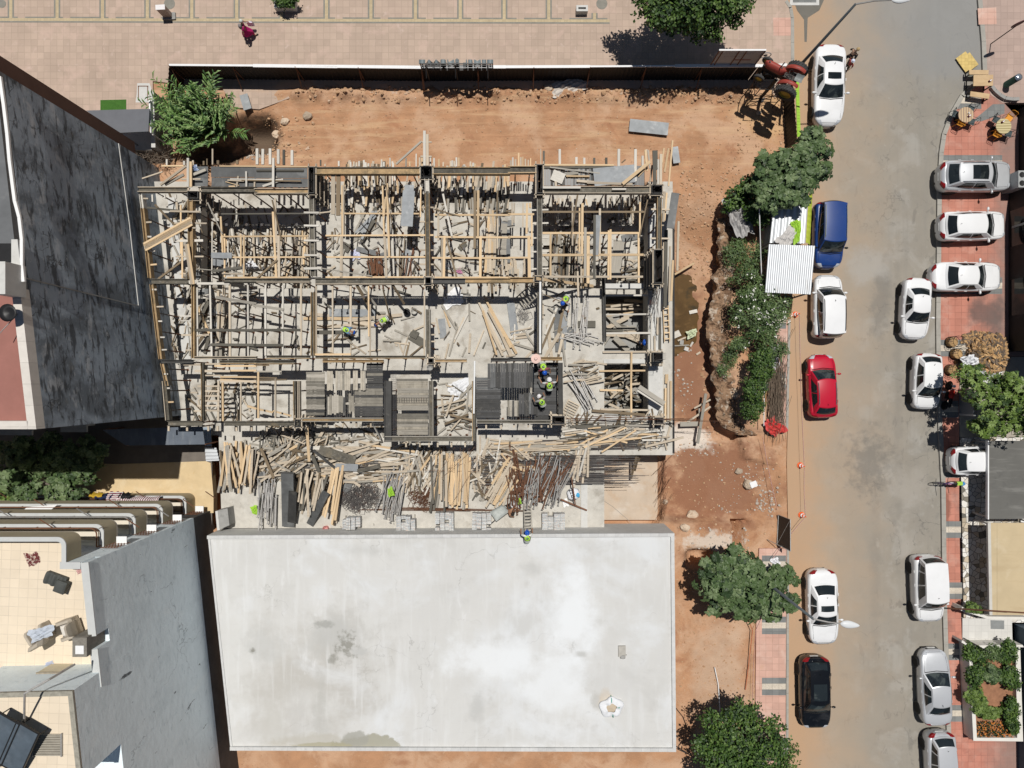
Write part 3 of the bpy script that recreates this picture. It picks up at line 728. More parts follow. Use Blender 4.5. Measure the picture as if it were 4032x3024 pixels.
grey_cop=mat('light grey coping',(.50,.51,.50),.85,.06,2.5,[('n',(.4,.41,.4),3,.55,.75,.5)])
def wallseg(mb,a,c,w,z0,z1,inn=-1):
 a=Vector((*a,0));c=Vector((*c,0));d=(c-a).normalized();n=Vector((-d.y,d.x,0))*inn
 mb.prism([tuple(a[:2]),tuple(c[:2]),tuple((c+n*w)[:2]),tuple((a+n*w)[:2])],z0,z1)
b=MB()
gap0=W('03',0,545,HB).y;gap1=W('03',0,655,HB).y;endp=W('03',0,975,HB).y
wallseg(b,NEb,(bx(gap0),gap0),.26,HB-1.0,HB-.05)
wallseg(b,(bx(gap1),gap1),(bx(endp),endp),.26,HB-1.0,HB-.05)
b.prism([(NEb[0]-.262,-7.8),(-19.72,-7.8),(-19.72,-8.06),(NEb[0]-.262,-8.06)],HB-1.0,HB-.05)
o_=b.build('parapet',wallB,Bb)
b=MB()
of_=lambda y:(bx(y)+.055,y)
wallseg(b,of_(-7.78),of_(gap0),.34,HB-.049,HB)
wallseg(b,of_(gap1),of_(endp),.34,HB-.049,HB)
b.prism([(NEb[0]-.29,-7.78),(-19.74,-7.78),(-19.74,-8.08),(NEb[0]-.29,-8.08)],HB-.049,HB)
b.build('coping',grey_cop,o_)
b=MB();p=W('03',672,640,HB+.35);b.box(p.x,p.y,HB-.3,.62,.84,1.3);b.build('chimney',mat('rough cement',(.20,.185,.16),.95,.3,7),Bb)
b=MB();p=W('03',672,662,HB+.37);b.box(p.x,p.y,HB+.36,.36,.36,.04);b.build('chimney_cap',M['offw'],Bb)
tan_wall=mat('tan balcony render',(.40,.345,.235),.9,.08,1.5,[('n',(.33,.28,.19),.8,.5,.75,.5)])
cream=mat('cream balcony tiles',(.68,.62,.52),.85,.06,2)
def rounded(xc,y_n,y_s,xw,r,n=8):
 pts=[(xw,y_n)]
 for k in range(n+1):
  a=PI/2-(PI/2)*k/n
  pts.append((xc-r+r*math.cos(a),y_n-r+r*math.sin(a)))
 pts.append((xc,y_s));return pts
XC,YN=-19.47,-6.68
balc=[]
for k,zt in enumerate((12.2,9.45,6.7,3.95,1.2)):
 bal=MB()
 outer=rounded(XC,YN,-7.78,-37,.38);inner=rounded(XC-.2,YN-.2,-7.78,-37,.2)
 bal.prism(outer+inner[::-1],zt-1.06,zt-.05)
 o_=bal.build('balcony_parapet',tan_wall,Bb)
 cpm=MB();cpm.prism(outer+inner[::-1],zt-.049,zt);cpm.build('coping',grey_cop,o_).location=(0,0,0)
 if k:
  fl=MB();fl.prism(rounded(XC-.02,YN-.02,-7.78,-37,.36),zt-1.2,zt-1.061);fl.build('balcony_floor',cream,Bb)
  rl=MB();rm=(M['rust'],M['rust'],M['steel'],M['rust'],M['rust'])[k]
  pts=[(x,y,zt+.32)for x,y in rounded(XC-.14,YN-.14,-7.7,-36,.3)]
  rl.tube(pts,.035,6)
  rl.tube([(x,y,zt+.16)for x,y,z in pts],.02,6)
  for x in[-35+i*1.55 for i in range(11)]:rl.tube([(x,YN-.14,zt-.02),(x,YN-.14,zt+.32)],.02,5)
  for x in[-34+i*4.1 for i in range(5)]:rl.tube([(x,YN-.1,zt+.3),(x-.5,YN+.34,zt+.5)],.028,5)
  rl.tube([(XC-.12,-7.7,zt),(XC-.12,-7.7,zt+.32)],.03,5)
  rl.build('balcony_rail',rm,Bb)
  sc_=MB();sc_.box(-18.95,-7.6,zt-.6,.5,.4,.05);sc_.build('window_sill',M['white'],Bb)
  gr=MB()
  for i in range(6):gr.tube([(-19.35+i*.14,-7.72,zt-.7),(-19.35+i*.14,-7.72,zt+.4)],.014,4)
  for i in range(5):gr.tube([(-19.4,-7.72,zt-.7+i*.27),(-18.6,-7.72,zt-.7+i*.27)],.014,4)
  gr.build('window_grille',M['rust'],Bb)
b=MB();HP=14.0
q=[W('03',*p_,HP)for p_ in((-400,1035),(620,1010),(690,1760),(-400,1760))]
q[1].x=bx(q[1].y)+.004;q[2].x=bx(q[2].y)+.004
b.prism([tuple(v[:2])for v in q],2.3,HP-.12);b.build('penthouse',wallB,Bb)
b=MB();b.prism([tuple(v[:2])for v in q],HP-.118,HP-.06);b.build('penthouse_roof',tileB,Bb)
b=MB()
for i_,(a,c)in enumerate(((q[0],q[1]),(q[1],q[2]))):wallseg(b,a[:2],c[:2],.2,HP-.12,HP+.004*i_,-1)
b.build('penthouse_edge',mat('weathered edge',(.30,.285,.24),.95,.3,5),Bb)
b=MB()
p=W('03',405,928,HB-.02);b.box(p.x,p.y,HB-.5,.95,.78,.95);o_=b.build('vent_box',mat('cream render',(.62,.56,.42),.9,.08,2),Bb)
b=MB();b.box(p.x,p.y,HB,1.0,.82,.05);b.build('vent_cap',mat('stained cap',(.30,.26,.2),.95,.3,5),Bb)
def chair_soft(name,label,c,x,y,rz,m,folded=False):
 p=W(c,x,y,HB-.9)
 t=thing(name,label,'armchair' if not folded else 'seat',(p.x,p.y,HB-.97),rz)
 b=MB()
 def cushion(cx,cy,cz,sx,sy,sz,rx=0):
  nn=8
  b.grid(lambda u,v:(cx+(u-.5)*sx,cy+(v-.5)*sy,cz+sz/2*(1-(2*u-1)**6)*(1-(2*v-1)**6)+(v-.5)*rx),nn,nn)
  b.frame_box((cx,cy,cz-sz*.25),Vector((sx*.98,0,0)),Vector((0,sy*.98,rx)),Vector((0,0,sz*.5)))
 cushion(0,0,.42,.56,.6,.26);b.build('seat',m[0],t,local=True)
 b=MB();cushion(0,.38,.80,.62,.22,.7 if not folded else .3,.2);cushion(0,.36,.45,.62,.2,.6);b.build('backrest',m[1],t,local=True)
 for s_ in((-1,1)if not folded else()):
  b=MB();cushion(s_*.36,0,.52,.17,.74,.34);b.box(s_*.36,0,.25,.15,.7,.4);b.build('armrest',m[1],t,local=True)
 b=MB();b.box(0,0,.15,.5,.55,.28);b.build('base',M['blackm'],t,local=True)
 return t
cr=mat('cream leatherette',(.42,.37,.30),.6,.12,4,coord='obj');cr2=mat('pale cushion',(.62,.585,.53),.7,.08,4,coord='obj')
chair_soft('armchair','cream armchair under a crumpled grey cloth on the tiled roof terrace','03',370,510,-2.6,(cr2,cr))
chair_soft('armchair','cream armchair with pale seat nearest the blue wall on the roof terrace','03',615,465,-1.25,(cr2,cr))
gy=mat('grey car seat',(.07,.075,.07),.75,.15,5,coord='obj')
p=W('02',480,1660,HB-.9)
t=thing('car_seat','dark grey car seat lying on its back on the tiled roof terrace','seat',(p.x+.05,p.y-.25,HB-.97),-.35)
b=MB();b.grid(lambda u,v:((u-.5)*.95,(v-.5)*.55,.2+.05*math.sin(u*18)+.06*(1-(2*v-1)**4)),24,6);b.box(0,0,.1,.93,.52,.2);b.build('backrest',gy,t,local=True)
b=MB();b.grid(lambda u,v:(.4+(u-.5)*.5,-.12+(v-.5)*.55,.38+.08*(1-(2*u-1)**4)*(1-(2*v-1)**4)),8,8);b.box(.4,-.12,.25,.48,.52,.26);b.build('seat',gy,t,local=True)
def cloth(name,label,c,x,y,z,sx,sy,m,amp=.05,cat='cloth',seed=1,rz=0.3):
 p=W(c,x,y,z);rr=random.Random(seed);ph=[rr.uniform(0,6)for _ in range(6)]
 cr_,sr_=math.cos(rz),math.sin(rz)
 b=MB()
 def fn(u,v):
  a=u-.5;e=v-.5
  an=math.atan2(e,a);k=1+.13*math.sin(2*an+ph[0])+.10*math.sin(3*an+ph[1])+.07*math.sin(5*an+ph[4])+.05*math.sin(11*an+ph[5])
  lx,ly=a*sx*k,e*sy*k
  return(p.x+lx*cr_-ly*sr_,p.y+lx*sr_+ly*cr_,z+.012+amp*(1+math.sin(a*17+ph[2]+9*e)*.5+math.sin(e*23+ph[3]-11*a)*.5+math.sin(e*9+a*41)*.25)*max(.05,1-3.2*(a*a+e*e)))
 b.grid(fn,20,20)
 o=b.build(name,m,smooth=False);tag(o,label,cat);return o
cloth('crumpled_cloth','crumpled blue grey cloth thrown over a cream armchair','03',350,520,HB-.28,1.0,.55,mat('grey blue cloth',(.45,.49,.55),.9,.2,5),.06,seed=4)
cloth('rug','crumpled maroon and cream patterned rug on the roof terrace','02',282,1530,HB-.97,.55,.6,mat('maroon pattern',(.14,.035,.035),.95,.2,6,[('n',(.6,.5,.42),9,.5,.54,.9)]),.06,seed=7)
cloth('rag','small pale blue rag on the tiled roof terrace','03',418,780,HB-.97,.35,.22,mat('pale blue rag',(.45,.48,.58),.9,.2,6),.05,seed=3)
cloth('rag','small pink and white rag at the terrace parapet corner','02',690,1636,HB-.97,.3,.2,mat('pink rag',(.6,.38,.36),.9,.3,12),.05,seed=9)
sol=mat('solar absorber',(.095,.12,.145),.3,.3,1.5,[('n',(.16,.18,.2),2,.55,.8,.6)],coord='obj',spec=.6)
for i,(x,y,lab)in enumerate(((150,1500,'blue black solar water panel nearest the penthouse roof centre'),(-10,1420,'blue black solar water panel at the left picture edge'))):
 p=W('03',x,y,HP+.5);t=thing('solar_panel',lab,'solar panel',(p.x,p.y,HP-.06),1.05,'solar panels on the penthouse')
 b=MB();b.frame_box((0,0,.5),Vector((2.2,0,.5)),Vector((0,.95,0)),Vector((-.012,0,.05)));b.build('absorber',sol,t,local=True)
 b=MB()
 for s_ in(-1,1):b.frame_box((0,s_*.5,.5),Vector((2.26,0,.51)),Vector((0,.05,0)),Vector((-.02,0,.09)))
 for e in(-1,1):b.frame_box((e*1.12,0,.5+e*.255),Vector((.05,0,0)),Vector((0,1.0,0)),Vector((0,0,.09)))
 for e in(-1,1):
  b.tube([(.9,e*.45,0),(.9,e*.45,.7)],.025,5);b.tube([(-.9,e*.45,0),(-.9,e*.45,.3)],.025,5)
 b.build('frame',M['blackm'],t,local=True)
p0=W('03',205,1295,HP+.1);p1=W('03',208,1030,HP+1.2);p2=W('03',410,915,HP+1.1)
t=thing('pipe_mast','bent galvanised pipe running over the penthouse roof edge','pipe',(p0.x,p0.y,HP))
MB().tube([p0,W('03',206,1150,HP+.7),p1,(p1+p2)/2,p2],.042,8).build('pipe',M['steel'],t)
MB().tube([p2,p2+Vector((0,-.05,-1.6))],.045,6).build('stay',M['steel'],t)
p=W('03',390,1470,HP+.05)
t=thing('roof_grating','louvred grey roof grating set in the penthouse tiles','grating',(p.x,p.y,HP-.06))
b=MB()
for i in range(13):b.box(0,-.42+i*.07,.06,1.15,.035,.06)
b.build('slats',mat('grating metal',(.40,.37,.31),.6,.15,4),t,local=True)
b=MB()
for s_ in(-1,1):b.box(s_*.6,0,.05,.05,.95,.1)
b.build('frame',M['steel'],t,local=True)
def towel(label,name,x,y,z,w_,d_,m,rz=0):
 b=MB()
 b.grid(lambda u,v:(x+(u-.5)*w_,y+(v-.5)*d_+.04*math.sin(u*14),z+.36-1.6*(v-.5)**2+.03*math.sin(u*22)),16,6)
 tag(b.build(name,m,smooth=True),label,'laundry','laundry on the lowest balcony')
def stripe_mat(name,c1,c2,n,ax_='x'):
 m=mat(name,c1,.9,.08,4);nt=m.node_tree;N=nt.nodes;L=nt.links
 w_=N.new('ShaderNodeTexWave');w_.wave_profile='SIN';w_.bands_direction=ax_.upper();w_.inputs['Scale'].default_value=n;w_.inputs['Distortion'].default_value=.6;w_.inputs['Detail'].default_value=0
 ge=N.new('ShaderNodeNewGeometry');L.new(ge.outputs['Position'],w_.inputs['Vector'])
 r=N.new('ShaderNodeMapRange');r.inputs['From Min'].default_value=.42;r.inputs['From Max'].default_value=.58;L.new(w_.outputs['Fac'],r.inputs['Value'])
 mx=N.new('ShaderNodeMix');mx.data_type='RGBA';L.new(r.outputs[0],mx.inputs[0]);mx.inputs[6].default_value=(*c1,1);mx.inputs[7].default_value=(*c2,1)
 L.new(mx.outputs[2],N['Principled BSDF'].inputs['Base Color']);return m
mar=stripe_mat('maroon and white stripes',(.17,.012,.04),(.72,.70,.68),2.6)
mar_y=stripe_mat('maroon and white bands',(.17,.012,.04),(.72,.70,.68),3.0,'y')
def lp_(x,y,z):p=W('bal',x,y,z);return p.x,p.y
for(nm,lab,x,y,w_,d_,m)in(('striped_towel','long maroon and white striped towel over the lowest balcony rail',1570,120,2.6,.42,mar),('striped_towel','short maroon and white striped towel bunched beside the long one',1310,95,.85,.7,mar_y),('dark_shirt','black shirt hanging beside the striped towels',1430,75,.7,.4,M['black']),('navy_cloth','navy cloth hanging over the balcony rail',1190,85,1.0,.4,mat('navy cloth',(.012,.02,.06),.9)),('yellow_shirt','yellow shirt hanging beside the tree on the balcony rail',1100,68,.8,.32,mat('yellow cloth',(.5,.32,.03),.9)),('red_cloth','red cloth at the end of the striped towels',1190,150,.6,.3,mat('red cloth',(.3,.02,.02),.9))):
 x_,y_=lp_(x,y,1.7);towel(lab,nm,x_,y_,1.45,w_,d_,m)
x_,y_=lp_(440,220,4.2)
b=MB();b.prism([tuple(W('bal',*q_,4.3)[:2])for q_ in((235,255),(310,195),(660,165),(545,255))],4.26,4.3)
tag(b.build('tarpaulin',M['offw']),'white tarpaulin stretched over a balcony rail','tarpaulin')
t=thing('yard_canopy','blue grey corrugated canopy on rusty posts in the shaded yard','canopy',(-20,-3.5,0))
b=MB();q=[W('02',*p_,2.2)for p_ in((880,420),(1740,390),(1760,545),(1080,555))];b.prism([tuple(v[:2])for v in q],2.15,2.2);b.build('roof',mat('blue grey sheet',(.11,.13,.16),.6,.15,2,[('n',(.2,.22,.24),2,.5,.7,.5,(3,.5,1))]),t)
for v in q:MB().tube([(v.x,v.y,0),(v.x,v.y,2.15)],.04,6).build('post',M['rust'],t)
def corrugated(name,label,q,z,m,pitch=.12,amp=.018,along='y',cat='roof sheet',n=60,group=None,build=None):
 q=[Vector(v)for v in q]
 b=build or MB()
 def fn(u,v):
  a=q[0].lerp(q[1],u);c=q[3].lerp(q[2],u);p=a.lerp(c,v)
  return(p.x,p.y,p.z+amp*math.sin((u)*n*PI))
 b.grid(fn,n*4,3)
 if build:return b
 return tag(b.build(name,m,smooth=True),label,cat,group)
corrugated('zinc_sheet','short blue corrugated sheet at the corner of the shaded yard',[W('02',*p_,1.0)for p_ in((1745,400),(1810,395),(1820,560),(1765,560))],1,mat('blue zinc',(.30,.36,.42),.5,.1,2),n=8)
corrugated('zinc_sheet','short grey corrugated sheet leaning by the timber stack',[W('02',*p_,.9)for p_ in((1760,570),(1770,690),(1885,685),(1860,575))],1,M['zinc'],n=8)
b=MB();b.prism([(ax(13.0)-.5,13.0),(-37,13.0),(-37,W('00',0,1380,HA).y),(ax(W('00',0,1380,HA).y)-.45,W('00',0,1380,HA).y)],HA-.019,HA+.02);b.build('pale_roof_strip',mat('pale roof paint',(.50,.50,.48),.9,.08,2),A)
b=MB();p=W('01',45,455,HA);q=W('01',96,615,HA);b.prism([(p.x-3,p.y),(q.x,p.y),(q.x,q.y),(p.x-3,q.y)],HA-.019,HA+.015);b.build('stair_opening_shade',M['black'],A)  # flat black sheet painting in the shade of an open stairwell
b=MB();p=W('01',97,420,HA+.1);q=W('01',150,640,HA+.1);b.prism([(p.x,p.y),(q.x,p.y),(q.x+.12,q.y),(p.x,q.y)],HA-.019,HA+.1);b.build('roof_ledge',M['conc'],A)
#  formwork, timber and clutter on the site
ZF=3.6
ZJ=3.33
UNIT={}
def unit(m):
 if m not in UNIT:
  b=MB();b.box(0,0,0,1,1,1)
  me=bpy.data.meshes.new('plank');me.from_pydata(b.v,[],b.f);me.materials.append(M[m]);UNIT[m]=me
 return UNIT[m]
PLANKS=[]
def plank(p,q,w,h,m,label,group=None,name='plank',cat='plank',roll=0.0,parent=None):
 p=Vector(p);q=Vector(q);d=q-p
 o=bpy.data.objects.new(name,unit(m));COL.objects.link(o)
 rot=d.to_track_quat('X','Z')
 if roll:rot=rot@Matrix.Rotation(roll,3,'X').to_quaternion()
 o.rotation_mode='QUATERNION';o.rotation_quaternion=rot
 o.location=(p+q)/2;o.scale=(d.length,w,h)
 tag(o,label,cat,group);PLANKS.append(o);return o
def trough(c,x1,y1,x2,y2,wpx,label,m='fw',z=ZF,depth=.38,props=True,group=None,lip=None):
 """a formwork trough: bottom board and two side boards, on steel props"""
 p=W(c,x1,y1,z);q=W(c,x2,y2,z);w=PXM(c,wpx,z)
 d=(q-p).normalized();n=Vector((-d.y,d.x,0))
 t=thing('formwork_beam',label,'formwork beam',((p+q)/2)-Vector((0,0,depth)),0,group)
 dz=Vector((0,0,1))
 L_=(q-p).length
 b=MB();k=max(1,int(L_/2.6))
 for i in range(k):
  a=p.lerp(q,i/k);e=p.lerp(q,(i+1)/k)-d*.012
  jj=min(depth-.03,.15)+RND.uniform(0,.012);b.beam(a-dz*jj,e-dz*jj,w-.08,.04)
 b.build('bottom_board',M[RND.choice(['fw','fw','fw_y','fw'])if m=='fw' else m],t)
 for s_ in(-1,1):
  b=MB()
  a0=p+n*s_*(w/2-.02);e0=q+n*s_*(w/2-.02)
  k=max(1,int(L_/3.0))
  for i in range(k):
   j=RND.uniform(-.02,.02)
   b.beam(a0.lerp(e0,i/k)-dz*(depth/2+j),a0.lerp(e0,(i+1)/k)-d*.01-dz*(depth/2+j),.035,depth)
  b.build('side_board',M[(lip or('fw' if s_>0 else RND.choice(['fw','w_p','fw_y'])))if m=='fw' else m],t)
 if props:
  nn=max(2,int(L_/.95))
  for i in range(nn):
   f=(i+.5)/nn
   pp=p.lerp(q,f)
   prop(pp.x,pp.y,floor_at(pp.x,pp.y),z-depth-.02,'steel prop under the '+(label if len(label.split())<13 else ' '.join(label.split()[:12])))
 return t
PROP=None
def prop(x,y,z0,z1,label,group='steel props holding up the formwork'):
 global PROP
 if PROP is None:
  root=thing('steel_prop',label,'steel prop',(0,0,0),0,group)
  b=MB();b.tube([(0,0,0),(0,0,1.5)],.042,6);b.box(0,0,.005,.14,.14,.01);b.build('outer_tube',M['rust'],root,local=True)
  b=MB();b.tube([(0,0,1.5),(0,0,2.5)],.032,6);b.box(0,0,2.505,.14,.14,.01);b.build('inner_tube',M['rebar'],root,local=True)
  b=MB();b.tube([(-.09,0,1.5),(.09,0,1.5)],.012,5);b.build('pin',M['steel'],root,local=True)
  PROP=root;o=root
 else:
  o=copy_tree(PROP)
  o['label']=label;o['group']=group
 o.location=(x,y,z0);o.scale=(1,1,(z1-z0)/2.51);o.rotation_euler=(0,0,RND.uniform(0,3))
 return o
T=trough
T('10',512,1465,1428,1465,62,'north edge formwork beam of the second bay from the left')
T('10',1535,1465,2205,1465,62,'north edge formwork beam of the third bay from the left',lip='fw_y')
T('20',0,1455,250,1455,60,'short north edge formwork beam before the third column box',lip='w_y')
T('00',1182,1626,1612,1626,44,'formwork beam at the far upper left corner',lip='w_p')
T('00',1700,1628,2205,1628,44,'weathered formwork beam below the plywood deck, left half')
T('10',0,1640,475,1640,44,'weathered formwork beam below the plywood deck, right half',lip='w_p')
T('20',297,1630,1232,1630,62,'long formwork beam below the littered dark deck',lip='w_p')
T('01',1290,780,1610,780,44,'grey formwork beam in the middle of the west edge',lip='fw')
T('01',1920,772,2205,772,36,'middle formwork beam of the leftmost bay, west piece')
T('11',0,772,480,772,36,'middle formwork beam of the leftmost bay, east piece')
T('11',522,780,1475,780,52,'middle formwork beam of the second bay from the left')
T('11',1522,777,1815,777,44,'dark formwork beam in the middle of the third bay',m='fw_d')
T('11',1815,772,2205,772,40,'bright yellow formwork beam in the middle of the third bay',m='fw_y')
T('21',0,768,232,768,44,'bright yellow formwork beam ending at the fourth column',m='fw_y')
T('01',1668,1436,2205,1436,24,'pale narrow formwork beam under the left slab bay',lip='w_p',depth=.2)
T('11',100,1432,480,1432,30,'grey narrow formwork beam under the left slab bay',depth=.25)
T('11',522,1432,1476,1432,26,'formwork beam in front of the two bending workers',depth=.3)
T('01',1380,1470,1655,1470,30,'short dark formwork beam at the lower west edge',m='fw_d')
T('01',1880,1474,2205,1474,30,'brown formwork beam over the small lower left bay, west piece')
T('11',0,1478,345,1478,32,'brown formwork beam over the small lower left bay, east piece')
T('11',585,1466,1112,1466,24,'rusty edged formwork beam above the plank deck',m='fw_y',depth=.25)
T('11',1540,1462,1830,1462,30,'pale grey formwork beam above the white sheet',lip='w_p')
T('11',2035,1455,2205,1455,30,'dark formwork beam at the stair shaft, left part',m='fw_d')
T('21',0,1452,215,1452,32,'dark formwork beam at the stair shaft, beside the hat',m='fw_d')
T('21',285,1446,470,1446,30,'small trough with bare steel bars at the stair shaft',m='fw_y')
T('02',1435,366,1735,366,42,'dark south edge formwork beam at the west corner',m='fw')
T('02',1920,366,2205,366,40,'south edge formwork beam of the small lower left bay, west piece')
T('12',0,366,382,366,38,'south edge formwork beam of the small lower left bay, east piece')
T('12',392,334,1112,334,34,'south edge formwork beam below the plank landing',lip='w_g')
T('12',1120,498,1875,498,44,'southernmost formwork beam of the projecting bay',lip='w_g')
T('12',1918,350,2205,350,32,'south edge formwork beam of the stair shaft, west piece',lip='w_g')
T('22',0,352,380,352,32,'south edge formwork beam of the stair shaft, east piece',lip='w_g')
T('01',1206,30,1222,150,30,'short pale formwork beam at the upper west edge',m='w_w',props=False)
T('01',1222,150,1285,752,30,'slanting yellow formwork beam along the dark wall, upper piece',m='fw_y')
T('01',1300,805,1378,1450,34,'slanting yellow formwork beam along the dark wall, lower piece',m='fw_y')
T('01',1392,1485,1436,2440-750-10,34,'slanting brown formwork beam by the southwest corner')
T('02',1408,0,1438,340,34,'slanting brown formwork beam ending at the southwest corner')
T('01',1634,70,1636,762,42,'first north south formwork beam right of the dark wall',lip='fw_y')
T('01',1656,800,1658,1442,26,'yellow north south formwork beam beside the left slab bay',m='fw_y')
T('01',1735,1480,1738,1659,24,'brown north south formwork beam by the ladder stubs, upper piece')
T('02',1738,0,1740,345,24,'brown north south formwork beam by the ladder stubs, lower piece')
T('11',492,70,506,735,44,'second north south formwork beam, weathered grey',lip='w_g')
T('11',503,872,503,1422,32,'brown formwork beam left of the bending workers',lip='fw_y')
T('10',1485,1530,1489,1659,40,'pale board trough south of the second column box',m='w_w')
T('11',1488,0,1494,735,40,'third north south formwork beam, weathered brown',lip='fw_y')
T('11',1494,1020,1496,1445,40,'grey formwork beam right of the bending workers',lip='w_g')
T('21',272,70,274,735,46,'fourth north south formwork beam, weathered grey',lip='w_g')
T('21',276,870,272,1410,44,'formwork beam carrying the white pipe')
T('21',1304,55,1300,500,40,'spotted formwork beam near the east edge',lip='fw_y')
T('21',824,745,834,1300,26,'dark brown beam along the opening in the slab',m='fw_d',z=ZS+.45,props=False)
T('12',345,0,350,345,22,'thin formwork beam between lower left bay and landing')
T('12',380,0,382,345,18,'thin pale formwork beam beside the plank landing',lip='w_p')
T('12',1150,0,1150,528,62,'wide dark formwork trough of the projecting bay',m='fw_d')
T('12',1520,0,1523,478,40,'formwork beam right of the wire mesh bay',lip='w_g')
T('12',1888,0,1890,520,30,'formwork beam left of the stair shaft with white pipe')
T('21',452,1480,452,1659,40,'dark formwork beam on the right of the stair shaft, upper piece',m='fw_d')
T('22',452,0,455,300,40,'dark formwork beam on the right of the stair shaft, lower piece',m='fw_d')
for(c,x0,y0,x1,y1,nx_,ny_,lab)in(('a',900,760,1900,1440,5,4,'steel prop under the joists of the leftmost northern bay'),('b',230,520,1340,1500,5,4,'steel prop under the joists of the second northern bay'),('11',1600,120,2190,720,4,4,'steel prop under the joists of the third northern bay'),('21',340,200,1130,720,5,4,'steel prop under the joists of the rightmost northern bay'),('01',1720,840,2190,1400,4,4,'steel prop under the joists of the left slab bay'),('11',30,840,400,1400,3,4,'steel prop under the joists of the left slab bay'),('11',540,840,1000,980,4,1,'steel prop under the joists of the workers bay')):
 for i in range(nx_):
  for j in range(ny_):
   p=W(c,x0+(x1-x0)*(i+.5)/nx_+RND.uniform(-20,20),y0+(y1-y0)*(j+.5)/ny_,ZJ)
   prop(p.x,p.y,floor_at(p.x,p.y),ZJ-.1,lab,'steel props under the joists')
tag(MB().tube([W('21',278,785,ZF),W('21',276,1400,ZF)],.06,8).build('white_pipe',M['white']),'white plastic pipe lying on the beam beside the worker','pipe')
tag(MB().tube([W('11',1897,1465,ZF),W('12',1890,280,ZF)],.05,8).build('white_pipe',M['white']),'white plastic pipe lying beside the stair shaft','pipe')
def colbox(c,x0,y0,x1,y1,label,z=3.72,m='fw_d',cage=True):
 p=W(c,x0,y0,z);q=W(c,x1,y1,z)
 cx,cy=(p.x+q.x)/2,(p.y+q.y)/2;w,d=abs(q.x-p.x),abs(p.y-q.y)
 t=thing('column_form',label,'column form',(cx,cy,ZS))
 for i,(dx,dy,sx,sy)in enumerate(((-w/2,0,.04,d+.04),(w/2,0,.04,d+.04),(0,-d/2,w-.04,.04),(0,d/2,w-.04,.04))):
  MB().box(cx+dx,cy+dy,(z+ZS)/2+RND.uniform(-.02,.02),sx,sy,z-ZS).build('panel',M[m],t)
 for s_ in(.35,1.2,2.1,2.8):
  b=MB()
  for dx,dy,sx,sy in((-w/2-.06,0,.07,d+.5),(w/2+.06,0,.07,d+.5),(0,-d/2-.06,w+.3,.07),(0,d/2+.06,w+.3,.07)):
   b.box(cx+dx,cy+dy,ZS+s_,sx,sy,.09)
  if ZS+s_<z:b.build('yoke',M['w_p'],t)
 if cage:
  b=MB()
  for dx in(-.3,.3):
   for dy in(-.36,0,.36):b.tube([(cx+dx*w,cy+dy*d,ZS),(cx+dx*w,cy+dy*d,z+.25)],.01,4)
  for k in range(10):
   zz=ZS+.3+k*.3
   b.tube([(cx-.3*w,cy-.36*d,zz),(cx+.3*w,cy-.36*d,zz),(cx+.3*w,cy+.36*d,zz),(cx-.3*w,cy+.36*d,zz),(cx-.3*w,cy-.36*d,zz)],.007,4)
  b.build('bar_cage',M['rebar'],t)
colbox('10',470,1435,516,1655,'tall dark column box at the first bay line of the north edge')
colbox('10',1434,1430,1526,1522,'square dark column box under the tall pale boards')
colbox('20',250,1415,297,1655,'dark column box at the third bay line of the north edge')
colbox('20',1237,1592,1326,1659,'square dark column box at the northeast corner')
colbox('01',1614,8,1700,66,'dark column box at the upper left by the flats')
colbox('21',1262,510,1326,790,'long leaning dark column box on the east edge')
colbox('21',1250,1395,1330,1470,'dark column box on the southeast part of the east edge',z=2.4)
colbox('22',1262,318,1336,365,'dark column box at the southeast corner of the slab',z=2.0)
colbox('11',1474,748,1520,800,'small dark column box between the second and third bays',cage=False)
colbox('11',1500,1445,1540,1480,'small dark column box at the mesh bay corner',cage=False)
colbox('21',232,738,292,775,'small dark column box at the fourth bay line',cage=False)
colbox('22',384,305,485,365,'dark column box at the stair shaft corner')
colbox('12',352,335,392,390,'small dark column box at the landing corner',cage=False)
def deck(c,x0,y0,x1,y1,label,m,z,horiz=True,bw=26,name='plank_deck',cat='deck',jit=6):
 b=MB()
 y=y0 if horiz else x0;e=y1 if horiz else x1
 while y<e-2:
  w_=min(bw*RND.uniform(.75,1.15),e-y)
  if bw<40 and m not in('fw_d','deck_d')and RND.random()<.05:y+=w_;continue
  j0,j1=RND.uniform(0,jit),RND.uniform(0,jit)
  if horiz:p,q=W(c,x0+j0,y+w_/2,z),W(c,x1-j1,y+w_/2,z)
  else:p,q=W(c,y+w_/2,y0+j0,z),W(c,y+w_/2,y1-j1,z)
  o=RND.uniform(-.03,.03);p.z+=o;q.z+=o
  b.beam(p,q,PXM(c,w_-1.2,z),.03,RND.choice([0,0,0,1,1,2]));y+=w_
 alt={'deck_g':('deck_g','w_g','fw_d'),'deck_p':('deck_p','w_g','deck_g'),'deck_d':('deck_d','fw_d','ply'),'fw_d':('fw_d','deck_g','deck_d'),'ply':('ply','ply','ply')}[m]
 return tag(b.build(name,[M[k]for k in alt]),label,cat)
deck('00',1640,1432,1790,1602,'square of dark plywood decking by the upper left corner','ply',3.42,bw=85,name='plywood_deck')
deck('00',1815,1432,2205,1606,'grey plywood deck in the upper left bay, left half','ply',3.42,bw=87,name='plywood_deck')
deck('10',0,1442,466,1612,'grey plywood deck in the upper left bay, right half','ply',3.42,bw=85,name='plywood_deck')
deck('20',305,1425,1175,1598,'littered dark plank deck in the upper right bay','deck_d',3.42,horiz=False,bw=22)
deck('12',446,0,612,300,'grey plank landing, left part','deck_g',3.0,bw=24)
deck('11',446,1560,612,1659,'grey plank landing, upper left part','deck_g',3.0,bw=24)
deck('12',626,-90,960,84,'vertical grey boards over the landing void','deck_p',3.25,horiz=False,bw=20)
